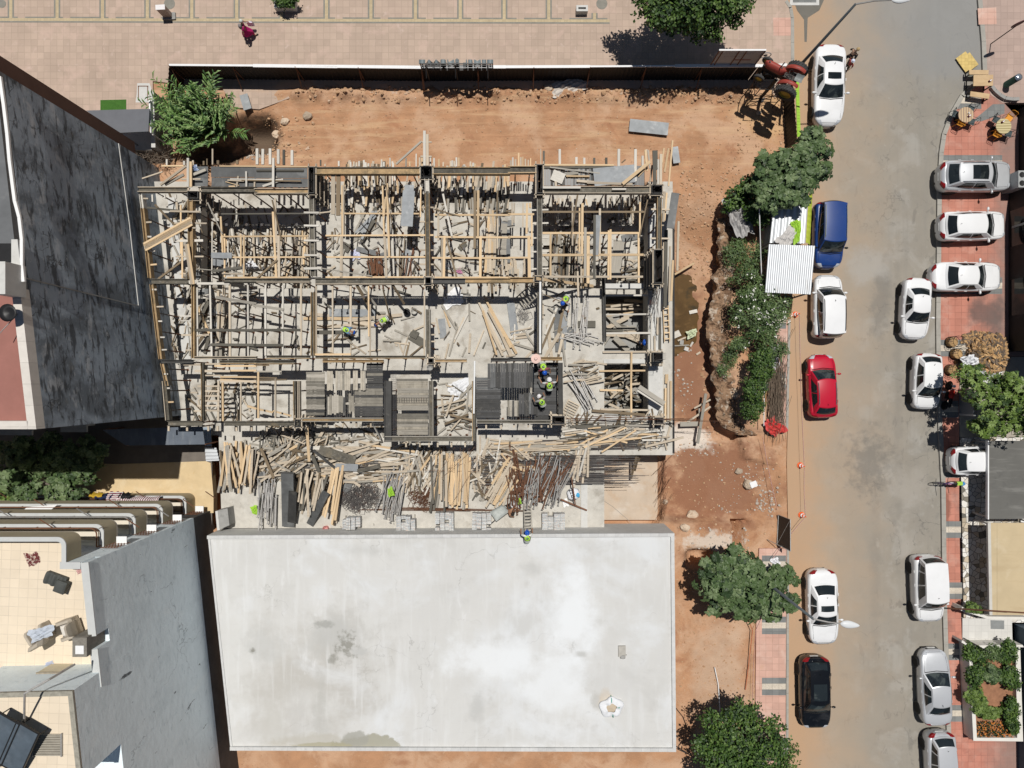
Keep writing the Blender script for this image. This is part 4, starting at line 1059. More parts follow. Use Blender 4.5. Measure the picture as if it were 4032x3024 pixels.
deck('12',575,100,862,302,'slanted dark grey boards below the landing void','deck_g',2.6,horiz=False,bw=22,jit=40)
deck('12',862,20,1112,305,'dark streaked plank landing, right part','fw_d',3.05,bw=25)
deck('11',965,1485,1110,1659,'black streaked boards by the wide trough','fw_d',3.1,bw=22)
deck('12',1225,-20,1500,465,'pale plank deck under the wire mesh bay','deck_p',2.9,bw=23)
deck('12',1908,-30,2125,322,'blue black plank deck in the stair shaft, left','deck_d',3.2,bw=22)
deck('21',-175,1482,215,1700,'black vertical boards in the stair shaft','deck_d',3.3,horiz=False,bw=24)
deck('21',222,1478,430,2000,'black deck the stair shaft workers stand on','deck_d',2.4,bw=28)
deck('22',92,98,258,305,'black vertical boards stepping down the stair shaft','deck_d',2.6,horiz=False,bw=22,jit=20)
deck('22',-5,165,92,308,'pale boards at the bottom of the stair shaft','deck_g',2.2,horiz=False,bw=22)
b=MB()
for i in range(34):
 y=-60+i*16
 b.tube([W('12',1186,y,3.3),W('12',1222,y+RND.uniform(-3,3),3.3)],.008,4)
for x in(1186,1203,1220):b.tube([W('12',x,-60,3.3),W('12',x,480,3.3)],.009,4)
for i in range(13):
 x=1228+i*21;b.tube([W('12',x,142,3.1),W('12',x,182,3.1)],.008,4)
for y in(142,162,182):b.tube([W('12',1225,y,3.1),W('12',1500,y,3.1)],.008,4)
tag(b.build('rebar_mesh',M['rebar']),'thin steel bar mesh beside the wide dark trough','steel mesh')
G={}
def lay(key,rows):
 name,label,cat,group=G[key]
 for r in rows:
  c,x1,y1,x2,y2,w=r[:6];z=r[6]if len(r)>6 else ZJ;m=r[7]if len(r)>7 else 'w_y'
  z2=r[8]if len(r)>8 else z
  ww=PXM(c,w,z)
  plank(W(c,x1,y1,z),W(c,x2,y2,z2),ww,min(.09,max(.03,ww*.8)),m,label,group,name=name,cat=cat)
G['j1']=('timber_joist','timber joist crossing the leftmost northern bay','joist','joists of the leftmost northern bay')
G['j2']=('timber_joist','timber joist crossing the second northern bay','joist','joists of the second northern bay')
G['j3']=('timber_joist','timber joist crossing the third northern bay','joist','joists of the third northern bay')
G['j4']=('timber_joist','timber joist crossing the rightmost northern bay','joist','joists of the rightmost northern bay')
G['jl']=('timber_joist','grey joist over the left slab bay south of the middle beam','joist','joists over the left slab bay')
G['jw']=('timber_joist','pale joist over the slab bay with the two bending workers','joist','joists over the workers bay')
G['js']=('timber_joist','thin joist over the small lower left bay','joist','joists over the small lower left bay')
G['je']=('timber_joist','pale joist spanning the opening in the slab on the right','joist','joists over the slab opening')
G['st']=('batten','short pale batten sticking out beside the slanting western beams','batten','short battens of the western beams')
G['sv']=('batten','short pale batten lying across a north south formwork beam','batten','battens across the north south beams')
G['sn']=('batten','upright board end poking out beyond the north edge of the formwork','batten','board ends along the north edge')
G['ss']=('batten','short batten end under the southern formwork edge','batten','batten ends along the south edge')
G['df']=('plank','loose board lying on the upper left plywood deck','plank','boards on the plywood deck')
G['dr']=('plank','loose board lying on the dark upper right deck','plank','boards on the dark deck')
G['ee']=('plank','long board laid along the east edge of the slab','plank','boards along the east edge')
lay('j1',[('a',330,693,680,698,20,ZJ,'w_p'),('a',380,836,760,836,18,ZJ,'w_p'),('a',390,1043,720,1038,28,ZJ,'w_w'),('a',395,1226,725,1226,18,ZJ,'w_p'),('a',945,992,1955,984,18),('a',1060,1236,1975,1233,18),('a',930,725,1950,720,16,ZJ,'w_d'),('a',1000,1474,1960,1470,18),('a',940,1425,1250,1434,18,ZJ,'w_p'),('a',456,620,456,1195,18),('a',472,1010,474,1480,18),('a',925,755,950,1180,20),('a',970,960,972,1470,18,ZJ-.1),('a',1163,965,1162,1345,18),('a',1199,970,1197,1480,18),('a',1540,700,1580,1475,24),('a',1605,985,1612,1475,30,ZJ,'w_p'),('a',1565,540,1580,1070,20,ZJ,'w_p'),('a',770,590,945,965,14,ZJ+.05,'w_g'),('a',1530,560,1640,1035,16,ZJ+.1,'w_b'),('a',820,1400,1170,1355,30,ZJ,'w_d'),('a',1355,1480,1590,1265,22,ZJ+.1,'w_b'),('a',150,615,385,860,22,3.2,'w_b'),('a',190,1490,460,1290,22,3.2,'w_b'),('a',825,820,820,1520,12,2.6,'w_w'),('a',50,650,460,690,22,3.2,'w_d'),('a',620,730,710,945,10,2.9,'w_b'),('a',640,1370,1160,1415,10,3.2,'w_g')])
for k,(x,dy)in enumerate(((-27,0),(-9,0),(9,0),(27,0))):
 s_=x
 lay_p=(W('a',20+k*5,1085+k*20,3.82),W('a',575+k*4,775+k*22,3.82))
 plank(lay_p[0],lay_p[1],.19,.05,'w_y' if k!=2 else 'w_p','yellow board in the diagonal stack across the western beams','diagonal stack of four yellow boards')
for k in range(2):
 plank(W('a',512+k*22,1080,3.75),W('a',585+k*20,1552,3.75),.15,.05,'w_y' if k else 'w_p','board of the slightly skewed pair beside the first north south beam','skewed pair of boards')
lay('j2',[('b',320,768,1310,770,18),('b',135,1046,1490,1040,20),('b',145,1316,1385,1314,20),('b',135,1568,1385,1566,18),('b',0,768,240,740,16,ZJ,'w_p'),('b',340,415,345,1042,18),('b',360,415,362,1042,18,ZJ,'w_p'),('b',345,1045,340,1575,18,ZJ,'w_p'),('b',326,1045,322,1575,18,ZJ,'w_p'),('b',232,270,230,780,50,ZJ,'w_p'),('b',295,290,292,795,50,ZJ,'w_b'),('b',850,420,868,1045,20),('b',905,390,935,1320,26,ZJ+.08),('b',888,560,870,795,18,ZJ+.1),('b',875,1060,900,1575,30,ZJ,'w_p'),('b',880,300,965,880,12,ZJ+.15,'w_b'),('b',80,1455,720,1555,14,ZJ+.1,'w_g'),('b',1330,440,1325,815,16,ZJ,'w_y'),('b',545,1580,665,1455,40,2.0,'w_g')])
lay('j3',[('11',1555,210,2205,212,16),('11',1555,400,2205,405,16),('11',1530,580,2205,582,15),('11',1555,748,2205,748,14),('11',1900,0,1897,500,22,ZJ+.05,'w_b'),('11',1928,0,1925,400,20),('11',1948,395,1945,750,22),('11',1638,390,1632,750,20),('11',1618,395,1615,745,14,ZJ,'w_p'),('11',1585,150,1585,430,16,ZJ,'w_p'),('11',1625,30,1705,410,16,ZJ,'w_w'),('11',1655,415,1742,745,16,ZJ,'w_b'),('11',1550,160,1775,225,10,ZJ+.1,'w_b'),('11',2095,0,2085,240,12,ZJ,'w_b'),('11',2095,240,2092,500,14,ZJ,'w_p'),('21',0,205,225,205,16),('21',0,400,168,400,16),('21',0,578,170,578,15),('21',165,110,160,372,18),('21',180,390,185,800,26),('21',205,200,205,480,14),('21',35,110,38,300,14,ZJ,'w_p'),('21',130,110,128,315,14,ZJ,'w_p'),('21',55,110,52,280,12,ZJ,'w_p'),('21',190,110,192,150,18)])
lay('j4',[('21',297,367,1122,367,18),('21',297,556,1165,553,20),('21',297,742,1160,742,18,ZJ,'w_p'),('21',297,185,1180,185,16,ZJ,'w_b'),('21',616,150,614,528,14),('21',640,110,636,552,20),('21',555,105,555,475,14,ZJ,'w_p'),('21',665,318,662,740,22,ZJ+.05,'w_g'),('21',690,390,688,800,26),('21',745,212,742,760,22,ZJ+.05,'w_d'),('21',790,155,788,590,18,ZJ,'w_p'),('21',866,345,862,765,16),('21',882,335,880,765,16,ZJ+.02),('21',366,362,366,750,16),('21',1135,100,1133,370,14),('21',1122,360,1124,795,16),('21',600,30,540,410,14,ZJ+.1,'w_b'),('21',1200,80,1130,400,10,ZJ+.1,'w_b'),('21',300,685,490,752,14,3.0,'w_g'),('21',598,695,605,910,16,ZJ,'w_p')])
lay('jl',[('11',100,812,100,1420,16,ZJ,'w_w'),('11',250,812,248,1420,14,ZJ,'w_w'),('11',405,812,405,1420,16,ZJ,'w_p'),('01',1806,812,1822,1425,14,ZJ,'w_w'),('01',1976,795,1978,1425,18,ZJ,'w_p'),('01',2132,812,2134,1425,14,ZJ,'w_w'),('01',1696,815,1700,1425,12,ZJ,'w_w'),('01',1680,1200,2205,1203,22,ZJ+.06,'w_d'),('11',0,1200,400,1200,22,ZJ+.06,'w_d'),('01',1812,1325,2205,1328,22,ZJ+.06,'w_d'),('11',0,1330,250,1330,22,ZJ+.06,'w_d'),('01',1858,918,2205,975,24,ZJ+.06,'w_g'),('11',0,985,258,1025,22,ZJ+.06,'w_g'),('01',1690,1250,1800,1240,14,ZJ+.06,'w_p'),('01',1690,800,1975,800,20,ZJ+.1,'w_w'),('01',1700,1000,1800,1230,20,2.4,'w_y')])
lay('jw',[('11',535,812,535,1420,13,ZJ,'w_p'),('11',676,812,678,1395,13,ZJ,'w_p'),('11',832,812,832,1170,18,ZJ,'w_p'),('11',985,812,988,1255,12,ZJ,'w_y'),('11',1000,980,998,1420,12,ZJ-.1,'w_p'),('11',1466,870,1464,1420,12,ZJ,'w_p'),('11',885,815,985,985,26,ZJ,'w_b',2.4),('11',932,830,1050,990,18,ZJ,'w_g',2.2),('11',1195,815,1292,975,20,ZJ,'w_b',2.2),('11',1110,850,1172,1110,12,ZJ,'w_b',1.5),('11',524,1220,765,1220,34,ZJ-.5,'w_d'),('11',525,1410,835,1408,16,ZJ+.1,'w_y')])
lay('js',[('01',1750,1492,2205,1488,14,ZJ,'w_p'),('01',1845,1508,2205,1508,16),('01',1675,1552,1980,1552,20,ZJ+.06,'w_p'),('01',1985,1548,2205,1548,16),('01',1760,1590,1900,1590,12,ZJ,'w_p'),('01',1895,1602,2205,1604,16),('01',1895,1642,2205,1640,18,ZJ,'w_p'),('11',0,1502,130,1502,12),('11',0,1556,240,1556,14,ZJ,'w_g'),('11',0,1608,200,1612,14,ZJ,'w_b'),('11',0,1632,280,1626,14,ZJ,'w_b'),('02',1915,10,1918,345,16),('02',2072,0,2070,345,12,ZJ,'w_p'),('12',38,-80,38,320,16),('12',185,-20,185,320,14,ZJ,'w_p'),('12',0,332,340,328,22,ZJ,'w_w'),('02',1895,-10,2205,8,18),('02',2130,215,2205,240,18,2.8,'w_y'),('12',0,235,165,270,16,2.2,'w_y'),('12',165,258,320,300,14,2.0,'w_y'),('02',1765,0,1762,340,16,ZJ,'w_p'),('02',1880,0,1876,340,16,ZJ,'w_p')]+[('02',1700+30*(i%2),45+i*42,1890,45+i*42,14,ZJ+.04,'w_p')for i in range(6)])
lay('je',[('21',838,903,1205,901,14,ZS+.12,'w_w'),('21',812,1068,1238,1063,14,ZS+.12,'w_w'),('21',845,1228,1225,1225,16,ZS+.12,'w_w'),('21',815,1390,1310,1385,16,ZS+.12,'w_p'),('21',785,1552,1180,1548,14,ZS+.14,'w_y'),('21',1062,1390,1058,1659,16,ZS+.2,'w_y'),('22',1058,0,1060,315,16,ZS+.2,'w_y'),('22',795,245,1200,250,16,ZS+.12,'w_p'),('22',722,255,1178,292,24,ZS+.2,'w_b'),('22',790,78,990,82,16,ZS+.14,'w_y'),('21',1140,1500,1330,1500,14,ZS+.14,'w_p')])
lay('st',[('01',1225,70,1275,70,12,3.5,'w_p'),('01',1250,275,1305,272,14,3.5,'w_p'),('01',1262,398,1305,398,14,3.5,'w_w'),('01',1280,518,1335,518,14,3.5,'w_w'),('01',1295,640,1350,635,14,3.5,'w_y'),('01',1310,852,1348,852,14,3.5,'w_w'),('01',1345,1000,1408,998,12,3.5,'w_p'),('01',1362,1124,1396,1124,12,3.5,'w_w'),('01',1375,1262,1418,1262,12,3.5,'w_w'),('01',1390,1370,1436,1368,12,3.5,'w_w'),('01',1412,1578,1445,1578,12,3.5,'w_w'),('02',1430,62,1462,62,14,3.5,'w_w'),('02',1445,182,1494,180,14,3.5,'w_y'),('01',1310,35,1312,98,12,3.3,'w_w'),('01',1418,35,1418,70,12,3.3,'w_w'),('01',1513,35,1513,72,12,3.3,'w_w'),('01',1535,1490,1535,1530,12,3.3,'w_w'),('01',1470,705,1470,860,16,2.6,'w_g'),('01',1490,390,1505,450,18,2.6,'w_g')])
lay('sv',[('01',1560,182,1720,184,14,3.66,'w_p'),('01',1655,322,1685,322,12,3.66,'w_p'),('01',1500,282,1780,284,14,3.3,'w_p'),('01',1600,668,1672,668,14,3.3,'w_w'),('01',1545,716,1600,716,12,3.3,'w_p'),('01',1550,1080,1645,1080,12,3.3,'w_w'),('01',1552,1120,1645,1120,10,3.3,'w_w'),('01',1560,1243,1645,1243,16,3.3,'w_p'),('01',1600,1372,1680,1372,10,3.3,'w_p'),('01',1618,985,1648,985,14,3.3,'w_w'),('01',1580,1495,1725,1497,18,3.3,'w_p'),('02',1640,100,1700,100,14,3.3,'w_p'),('02',1668,258,1735,258,12,3.3,'w_p')]+[('11',430,y,560,y+2,16,3.66,'w_w')for y in(190,302,430,556)]+[('11',430,672,582,668,20,3.68,'w_w')]+[('11',1425,y,1545,y+2,13,3.1,'w_p')for y in(145,268,385,512,634)]+[('11',1525,y,1560,y,12,3.1,'w_p')for y in(1140,1240,1298)]+[('21',205,y,348,y-5,13,3.1,'w_w')for y in(170,285,410,528,675)]+[('21',1230,y,1388,y+2,14,3.3,'w_p')for y in(162,412)]+[('21',1265,300,1340,300,10,3.3,'w_p')])
lay('sn',[('10',28,1278,28,1415,22,3.3,'w_w'),('10',78,1282,76,1415,22,3.3,'w_w'),('10',140,1278,140,1415,22,3.3,'w_w'),('10',210,1285,210,1410,22,3.3,'w_w'),('10',257,1288,257,1418,20,3.3,'w_d'),('10',328,1292,328,1420,22,3.3,'w_w'),('10',573,1375,573,1425,12,3.3,'w_d'),('10',730,1385,730,1430,14,3.3,'w_w'),('10',612,1410,612,1430,12,3.3,'w_p'),('00',1435,1370,1435,1420,14,3.3,'w_w'),('00',1585,1385,1585,1420,18,3.3,'w_w'),('00',1660,1380,1660,1420,14,3.3,'w_p'),('00',1752,1385,1752,1420,14,3.3,'w_b'),('00',1828,1280,1828,1415,12,3.3,'w_p'),('00',1875,1380,1875,1412,20,3.3,'w_b'),('00',2040,1378,2040,1412,18,3.3,'w_b'),('00',1780,1365,1780,1420,10,3.3,'w_b'),('20',445,1283,445,1415,20,3.3,'w_w'),('20',308,1298,308,1412,18,3.3,'w_d'),('20',588,1352,588,1415,20,3.3,'w_w'),('20',656,1358,656,1415,18,3.3,'w_w'),('20',742,1358,742,1412,18,3.3,'w_d'),('20',845,1356,845,1412,20,3.3,'w_d'),('20',953,1282,951,1470,22,3.45,'w_w'),('20',1096,1284,1094,1560,22,3.5,'w_w'),('20',1157,1340,1157,1440,18,3.4,'w_w'),('20',1012,1418,1010,1470,18,3.3,'w_p'),('20',978,1400,1010,1372,10,3.3,'w_b'),('20',1190,1285,1186,1420,16,3.2,'w_p'),('20',282,1283,282,1410,8,3.4,'w_p')]+[('10',x,1430-h_,x+RND.uniform(-2,2),1432,w_,3.1,m_)for x,h_,w_,m_ in((860,40,14,'w_p'),(882,34,14,'w_p'),(905,44,16,'w_w'),(985,25,16,'w_w'),(1055,22,12,'w_p'),(1118,36,12,'w_w'),(1170,72,12,'w_w'),(1020,22,26,'w_p'),(1308,72,12,'w_g'),(1340,40,12,'w_y'),(1425,75,14,'w_p'),(1445,76,14,'w_y'),(1395,108,10,'w_w'),(1515,80,16,'w_w'),(1548,70,14,'w_w'),(1590,62,14,'w_y'),(1628,36,12,'w_p'),(1690,46,14,'w_p'),(1705,50,14,'w_w'),(1722,46,14,'w_p'),(1740,76,14,'w_w'),(1760,74,14,'w_y'),(1862,40,14,'w_p'),(1885,30,16,'w_w'))]+[('20',x,1430-h_,x,1432,w_,3.1,m_)for x,h_,w_,m_ in((25,50,14,'w_p'),(42,76,14,'w_w'),(65,60,14,'w_p'),(92,115,12,'w_y'),(110,78,14,'w_p'),(128,82,10,'w_y'),(150,64,12,'w_p'),(175,55,12,'w_p'),(195,70,8,'w_y'))])
lay('ss',[('12',x,y,x,y+44,14,3.2,'w_p')for x,y in((112,388),(252,384),(626,352),(765,352),(880,352),(1005,354),(1308,524),(1426,524),(1505,524),(1580,524),(1698,524),(1815,524),(1996,370),(2126,370))]+[('02',x,388,x,430,16,3.2,'w_p')for x in(1452,1610,1792,1872,2034,2164)]+[('22',x,366,x,400,14,3.2,'w_p')for x in(52,175,288,346,470)])
lay('sn',[('10',1222,1412,1440,1215,16,3.2,'w_g'),('10',1466,1125,1466,1425,22,3.75,'w_w'),('10',1490,1155,1492,1425,22,3.75,'w_p'),('10',1445,1222,1528,1222,12,3.7,'w_p'),('10',1432,1345,1528,1346,14,3.7,'w_p')])
lay('df',[('a',1005,328,1200,338,16,3.55,'w_p'),('a',1035,314,1640,322,12,3.55,'w_w'),('a',1170,328,1870,340,16,3.58,'w_b'),('a',215,385,520,160,24,3.7,'w_p'),('a',270,380,490,262,30,3.5,'w_g'),('a',1225,225,1228,405,20,3.6,'w_w'),('a',1132,280,1112,410,20,3.5,'w_p'),('a',1325,340,1322,415,18,3.5,'w_p'),('a',1420,400,1660,320,26,3.5,'w_w'),('a',1460,340,1590,290,24,3.46,'w_g'),('a',1752,348,1835,350,14,3.5,'w_w'),('a',1545,68,1542,408,26,3.78,'w_w'),('a',573,110,574,408,28,3.8,'w_y'),('a',460,315,690,315,16,3.7,'w_p'),('a',605,262,750,205,32,3.6,'w_g'),('a',230,160,490,160,16,3.5,'w_y'),('a',0,308,240,228,14,3.6,'w_p'),('a',1020,402,1095,400,16,3.5,'w_y'),('a',910,162,1960,170,14,3.5,'w_y'),('a',1345,216,1900,216,22,3.5,'w_d'),('a',980,345,1140,390,8,3.5,'w_y'),('a',540,68,540,408,26,3.78,'w_w')])
lay('dr',[('20',985,1582,1222,1390,28,3.75,'w_y'),('20',590,1555,830,1575,20,3.55,'w_p'),('20',680,1570,1070,1585,20,3.58,'w_p'),('20',500,1514,702,1516,14,3.55,'w_y'),('20',360,1438,790,1490,10,3.6,'w_g'),('20',300,1418,910,1420,14,3.5,'w_y'),('20',298,1440,910,1440,18,3.46,'w_d'),('20',300,1612,625,1612,20,3.66,'w_w'),('20',410,1560,412,1600,20,3.55,'w_p'),('20',485,1500,604,1485,26,3.5,'w_g'),('20',895,1626,1016,1626,12,3.68,'w_w'),('20',1120,1520,1185,1450,8,3.5,'w_y')])
tag(plank(W('20',738,1525,3.6),W('20',1090,1490,3.6),1.0,.03,'ply_l','',name='plywood_sheet'),'blue grey plywood sheet on the littered dark deck','plywood')
tag(plank(W('20',380,1500,3.55),W('20',480,1540,3.55),.6,.03,'w_w','',name='plywood_offcut'),'cement splashed offcut on the littered dark deck','plywood')
tag(plank(W('20',1045,1075,.12),W('20',1378,1110,.12),PXM('20',108,.1),.03,'ply_l','',name='plywood_sheet'),'large grey plywood sheet lying alone on the orange dirt','plywood')
tag(plank(W('20',1432,1262,.15),W('20',1452,1402,.15),.42,.03,'ply_l','',name='plywood_offcut'),'narrow grey plywood piece on the dirt by the corner','plywood')
tag(plank(W('00',2092,812,.2),W('00',2130,940,.2),.5,.03,'ply_l','',name='plywood_offcut'),'small grey plywood piece on the paving beside the reeds','plywood')
tag(plank(W('b',1180,480,ZJ+.1),W('b',1152,928,ZJ+.1),PXM('b',150,ZJ),.03,'ply_l','',name='plywood_sheet'),'upright grey plywood sheet resting on the second bay joists','plywood')
tag(plank(W('b',1185,410,ZJ+.06),W('b',1182,482,ZJ+.06),PXM('b',118,ZJ),.03,'ply_l','',name='plywood_offcut'),'grey plywood strip at the top of the second bay sheet','plywood')
tag(plank(W('a',812,1212,ZJ+.15),W('a',1055,1214,ZJ+.15),PXM('a',66,ZJ),.03,'ply_l','',name='plywood_offcut'),'blue grey plywood strip crossing the leftmost bay','plywood')
tag(plank(W('a',820,1290,2.0),W('a',995,1310,2.0),PXM('a',76,2),.03,'ply_l','',name='plywood_offcut'),'scratched plywood piece below the blue grey strip','plywood')
tag(plank(W('21',775,212,ZJ+.05),W('21',752,555,ZJ+.05),PXM('21',48,ZJ),.03,'ply_l','',name='plywood_sheet'),'long blue grey panel on the rightmost northern bay joists','plywood')
tag(plank(W('21',960,440,ZS+.6),W('21',915,735,ZS+.2),PXM('21',96,ZS),.03,'w_g','',name='plywood_sheet'),'mottled grey formwork panel leaning in the rightmost northern bay','plywood')
tag(plank(W('11',650,1050,ZS+.12),W('11',1052,1055,ZS+.12),PXM('11',66,ZS),.1,'ply_l','',name='plywood_sheet'),'stack of stained panels beside the bending workers','plywood')
tag(plank(W('11',1612,1102,ZS+.05),W('11',1628,1268,ZS+.05),PXM('11',60,ZS),.03,'ply_l','',name='plywood_offcut'),'grey panel on the slab below the white tarp','plywood')
tag(plank(W('21',420,1010,ZS+.1),W('21',440,1385,ZS+.1),PXM('21',62,ZS),.04,'ply','',name='plywood_sheet'),'dark panel on the slab by the steel prop heap','plywood')
tag(plank(W('21',490,1030,ZS+.14),W('21',470,1360,ZS+.14),PXM('21',54,ZS),.04,'ply_l','',name='plywood_sheet'),'pale grey panel beside the dark panel near the prop heap','plywood')
tag(plank(W('21',20,940,ZS+.1),W('21',60,1240,ZS+.1),PXM('21',66,ZS),.03,'ply_l','',name='plywood_sheet'),'blue grey panel by the coil of wire on the slab','plywood')
tag(plank(W('20',1440,1659,2.9),W('21',1396,325,2.9),PXM('21',66,2.9),.06,'ply','',name='plywood_sheet'),'long dark grey panel on edge scaffolding at the east side','plywood')
lay('ee',[('20',1415,1208,1380,1600,14,3.6,'w_y'),('20',1340,1275,1325,1400,14,3.4,'w_y'),('20',1380,1275,1345,1480,16,3.4,'w_y'),('20',1315,1325,1312,1585,22,3.5,'w_p'),('20',1290,1372,1290,1585,18,3.5,'w_w'),('20',1255,1295,1262,1590,26,3.72,'w_d'),('20',1276,1295,1280,1460,18,3.5,'w_d'),('20',1180,1290,1195,1470,16,3.3,'w_y'),('20',1205,1290,1220,1450,12,3.2,'w_g'),('20',1240,1420,1222,1560,14,3.2,'w_p'),('21',1345,10,1335,270,20,3.2,'w_p'),('21',1365,20,1345,260,14,3.0,'w_y'),('21',1466,265,1455,690,18,.1,'w_p'),('21',1360,340,1350,1000,28,1.4,'w_d'),('21',1395,480,1385,960,16,1.5,'w_p'),('21',1418,600,1402,950,18,1.5,'w_y'),('21',1340,400,1338,700,14,1.3,'w_p'),('21',1365,1580,1362,1659,26,.85,'w_y'),('22',1400,0,1395,345,16,.9,'w_y'),('22',1378,0,1376,345,18,.9,'w_p'),('22',1355,60,1352,350,16,.9,'w_y'),('21',1228,1075,1235,1380,16,ZS+.15,'w_w'),('21',1308,1090,1306,1370,20,ZS+.15,'w_d'),('21',1285,1090,1285,1240,16,ZS+.15,'w_p'),('21',1260,1250,1262,1375,16,ZS+.15,'w_p'),('21',1432,722,1600,625,16,-1.0,'w_y'),('22',1125,50,1345,195,40,ZS+1.0,'w_g'),('22',1115,75,1330,210,30,ZS+.9,'w_w'),('22',1180,565,1510,485,18,ZS+.3,'w_p'),('22',1195,495,1395,478,12,ZS+.15,'w_p'),('22',1700,108,1630,538,24,-.5,'w_g'),('22',1480,372,1640,368,40,-.9,'w_g'),('22',1645,235,1650,350,16,-.9,'w_g'),('22',1540,355,1740,220,16,-.9,'w_p'),('22',1600,235,1740,160,14,-.8,'w_p'),('22',1128,540,1058,840,18,.95,'w_b',-1.3),('22',1145,545,1090,770,18,.95,'w_b',-1.0),('22',1170,545,1120,690,16,.95,'w_b',-.6)])
plank(W('21',245,757,ZF+.12),W('21',733,822,ZS+.1),PXM('21',26,2.2),.06,'w_y','long yellow plank leaning from the fourth column down to the slab',name='plank')
def ladder(name,label,c,p0,p1,w_px,z0,z1,n,m='w_p'):
 a=W(c,*p0,z0);e=W(c,*p1,z1);w_=PXM(c,w_px,z0)
 d=(e-a).normalized();s_=Vector((-d.y,d.x,0)).normalized()
 t=thing(name,label,'ladder',(a+e)/2)
 for k in(-1,1):
  MB().beam(a+s_*k*w_/2,e+s_*k*w_/2,.06,.07).build('rail',M[m],t)
 for i in range(n):
  f=(i+.5)/n;p=a.lerp(e,f)+Vector((0,0,.03))
  MB().beam(p-s_*w_*.56,p+s_*w_*.56,.075,.03).build('rung',M[m],t)
 return t
ladder('wooden_ladder','weathered wooden ladder propped against the white roof edge','pal',(415,585),(455,1180),150,ZS+.25,ZR+.25,9,'w_g')
ladder('wooden_ladder','yellow wooden ladder lying on the scaffold boards of the east edge','21',(1355,990),(1368,1300),44,.95,.95,6,'w_y')
ladder('wooden_ladder','dark wooden ladder leaning by the fourth column box','21',(100,970),(235,850),110,ZS+.2,ZS+1.6,6,'w_g')
b=MB()
t=thing('wooden_pallet','small slatted wooden pallet tipped beside the stair shaft','pallet',W('22',535,250,ZS))
a0=W('22',570,180,ZS+.15);a1=W('22',500,320,ZS+.15);d=(a1-a0).normalized();s_=Vector((-d.y,d.x,0))
for i in range(7):
 p=a0.lerp(a1,(i+.4)/7);MB().beam(p-s_*.38,p+s_*.38,.075,.025).build('slat',M['w_p'],t)
for k in(-.36,.36):MB().beam(a0+s_*k-Vector((0,0,.05)),a1+s_*k-Vector((0,0,.05)),.06,.07).build('bearer',M['w_p'],t)
def heap(label,group,c,box,n,ang,lm,ws,zs,mats,name='plank',spread=.08,cat='plank'):
 x0,y0,x1,y1=box
 for i in range(n):
  z=RND.uniform(*zs)
  uu,vv_=RND.uniform(x0,x1),RND.uniform(y0,y1);p=W(c,uu,vv_,z)
  if c in('a','21')and floor_at(p.x,p.y)<0 and z<2:z=z-ZS+ZL;p=W(c,uu,vv_,z)
  a=math.radians(ang)+RND.gauss(0,spread);L_=RND.uniform(*lm)/2
  d=Vector((math.cos(a),math.sin(a),RND.uniform(-.03,.03)))*L_
  yield(p-d,p+d,RND.uniform(*ws),RND.choice(mats),label,group,name,cat)
OFF={}
def put(rows,keep):
 rows=list(rows)
 for i,(p,q,w_,m,lab,gr,nm,ct)in enumerate(rows):
  if i<keep:plank(p,q,w_,.04,m,lab,gr,name=nm,cat=ct)
  else:
   if m=='w_y' and RND.random()<.6:m=RND.choice(['w_g','w_b','w_p'])
   OFF.setdefault(m,MB()).beam(p,q,w_,.04)
YP=['w_y','w_p','w_p','w_w'];PG=['w_p','w_g','w_w','w_y'];GD=['w_g','w_d','w_b','w_p']
zf=(ZS+.05,ZS+.5)
put(heap('pale board in the floor stack of the leftmost bay','boards on the floor of the leftmost bay','a',(1150,1040,1440,1200),20,86,(1.2,1.9),(.09,.14),zf,['w_p','w_w','w_p']),10)
put(heap('board of the floor stack beside the second north south beam','boards beside the second north south beam','a',(1740,1040,1950,1460),36,90,(1.5,2.8),(.08,.13),(ZS+.05,ZS+.6),['w_y','w_p','w_p','w_g']),12)
put(heap('short board of the criss cross pile in the leftmost bay','criss cross pile in the leftmost bay','a',(1500,1270,1730,1460),16,60,(.8,1.6),(.09,.14),zf,PG,spread=.3),6)
put(heap('','','a',(880,960,1900,1000),40,90,(.5,1.4),(.08,.12),zf,PG),0)
put(heap('','','a',(860,1060,1010,1180),14,90,(.9,1.4),(.08,.12),zf,PG),0)
put(heap('','','a',(620,950,740,1400),40,60,(.4,1.3),(.04,.08),zf,GD+PG,spread=.8),0)
put(heap('upright board in the row along the north side of the second bay','boards along the north side of the second bay','b',(370,250,1000,330),44,90,(1.0,1.6),(.08,.16),(ZS+.1,ZS+.8),YP+['w_b']),8)
put(heap('','','b',(370,470,1330,640),46,90,(.6,1.7),(.08,.15),(ZS+.1,ZS+.7),YP+['w_g','w_b']),0)
put(heap('','','b',(540,850,760,1030),7,60,(1.2,2.4),(.12,.3),zf,['w_g','ply_l','w_d'],spread=.2),0)
put(heap('','','b',(1060,1180,1210,1540),7,84,(1.5,2.2),(.06,.08),zf,['rust','w_b'],spread=.1),0)
put(heap('board in the row along the north side of the third bay','boards along the north side of the third bay','10',(1590,1500,2200,1600),44,86,(1.0,1.8),(.09,.16),(ZS+.1,ZS+.8),YP+['w_g']),8)
put(heap('','','11',(1560,20,2200,120),36,88,(.8,1.8),(.08,.16),(ZS+.1,ZS+.6),GD),0)
put(heap('board of the tall yellow floor stack in the third bay','yellow floor stack in the third bay','11',(2000,300,2080,700),22,90,(2.4,3.4),(.12,.15),(ZS+.1,ZS+.7),['w_y','w_p','w_y']),10)
put(heap('','','11',(2110,380,2200,560),12,85,(1,2),(.2,.4),zf,['w_d','ply','w_g']),0)
put(heap('','','11',(2090,600,2205,740),14,90,(.6,1.3),(.1,.14),zf,['w_p','w_y']),0)
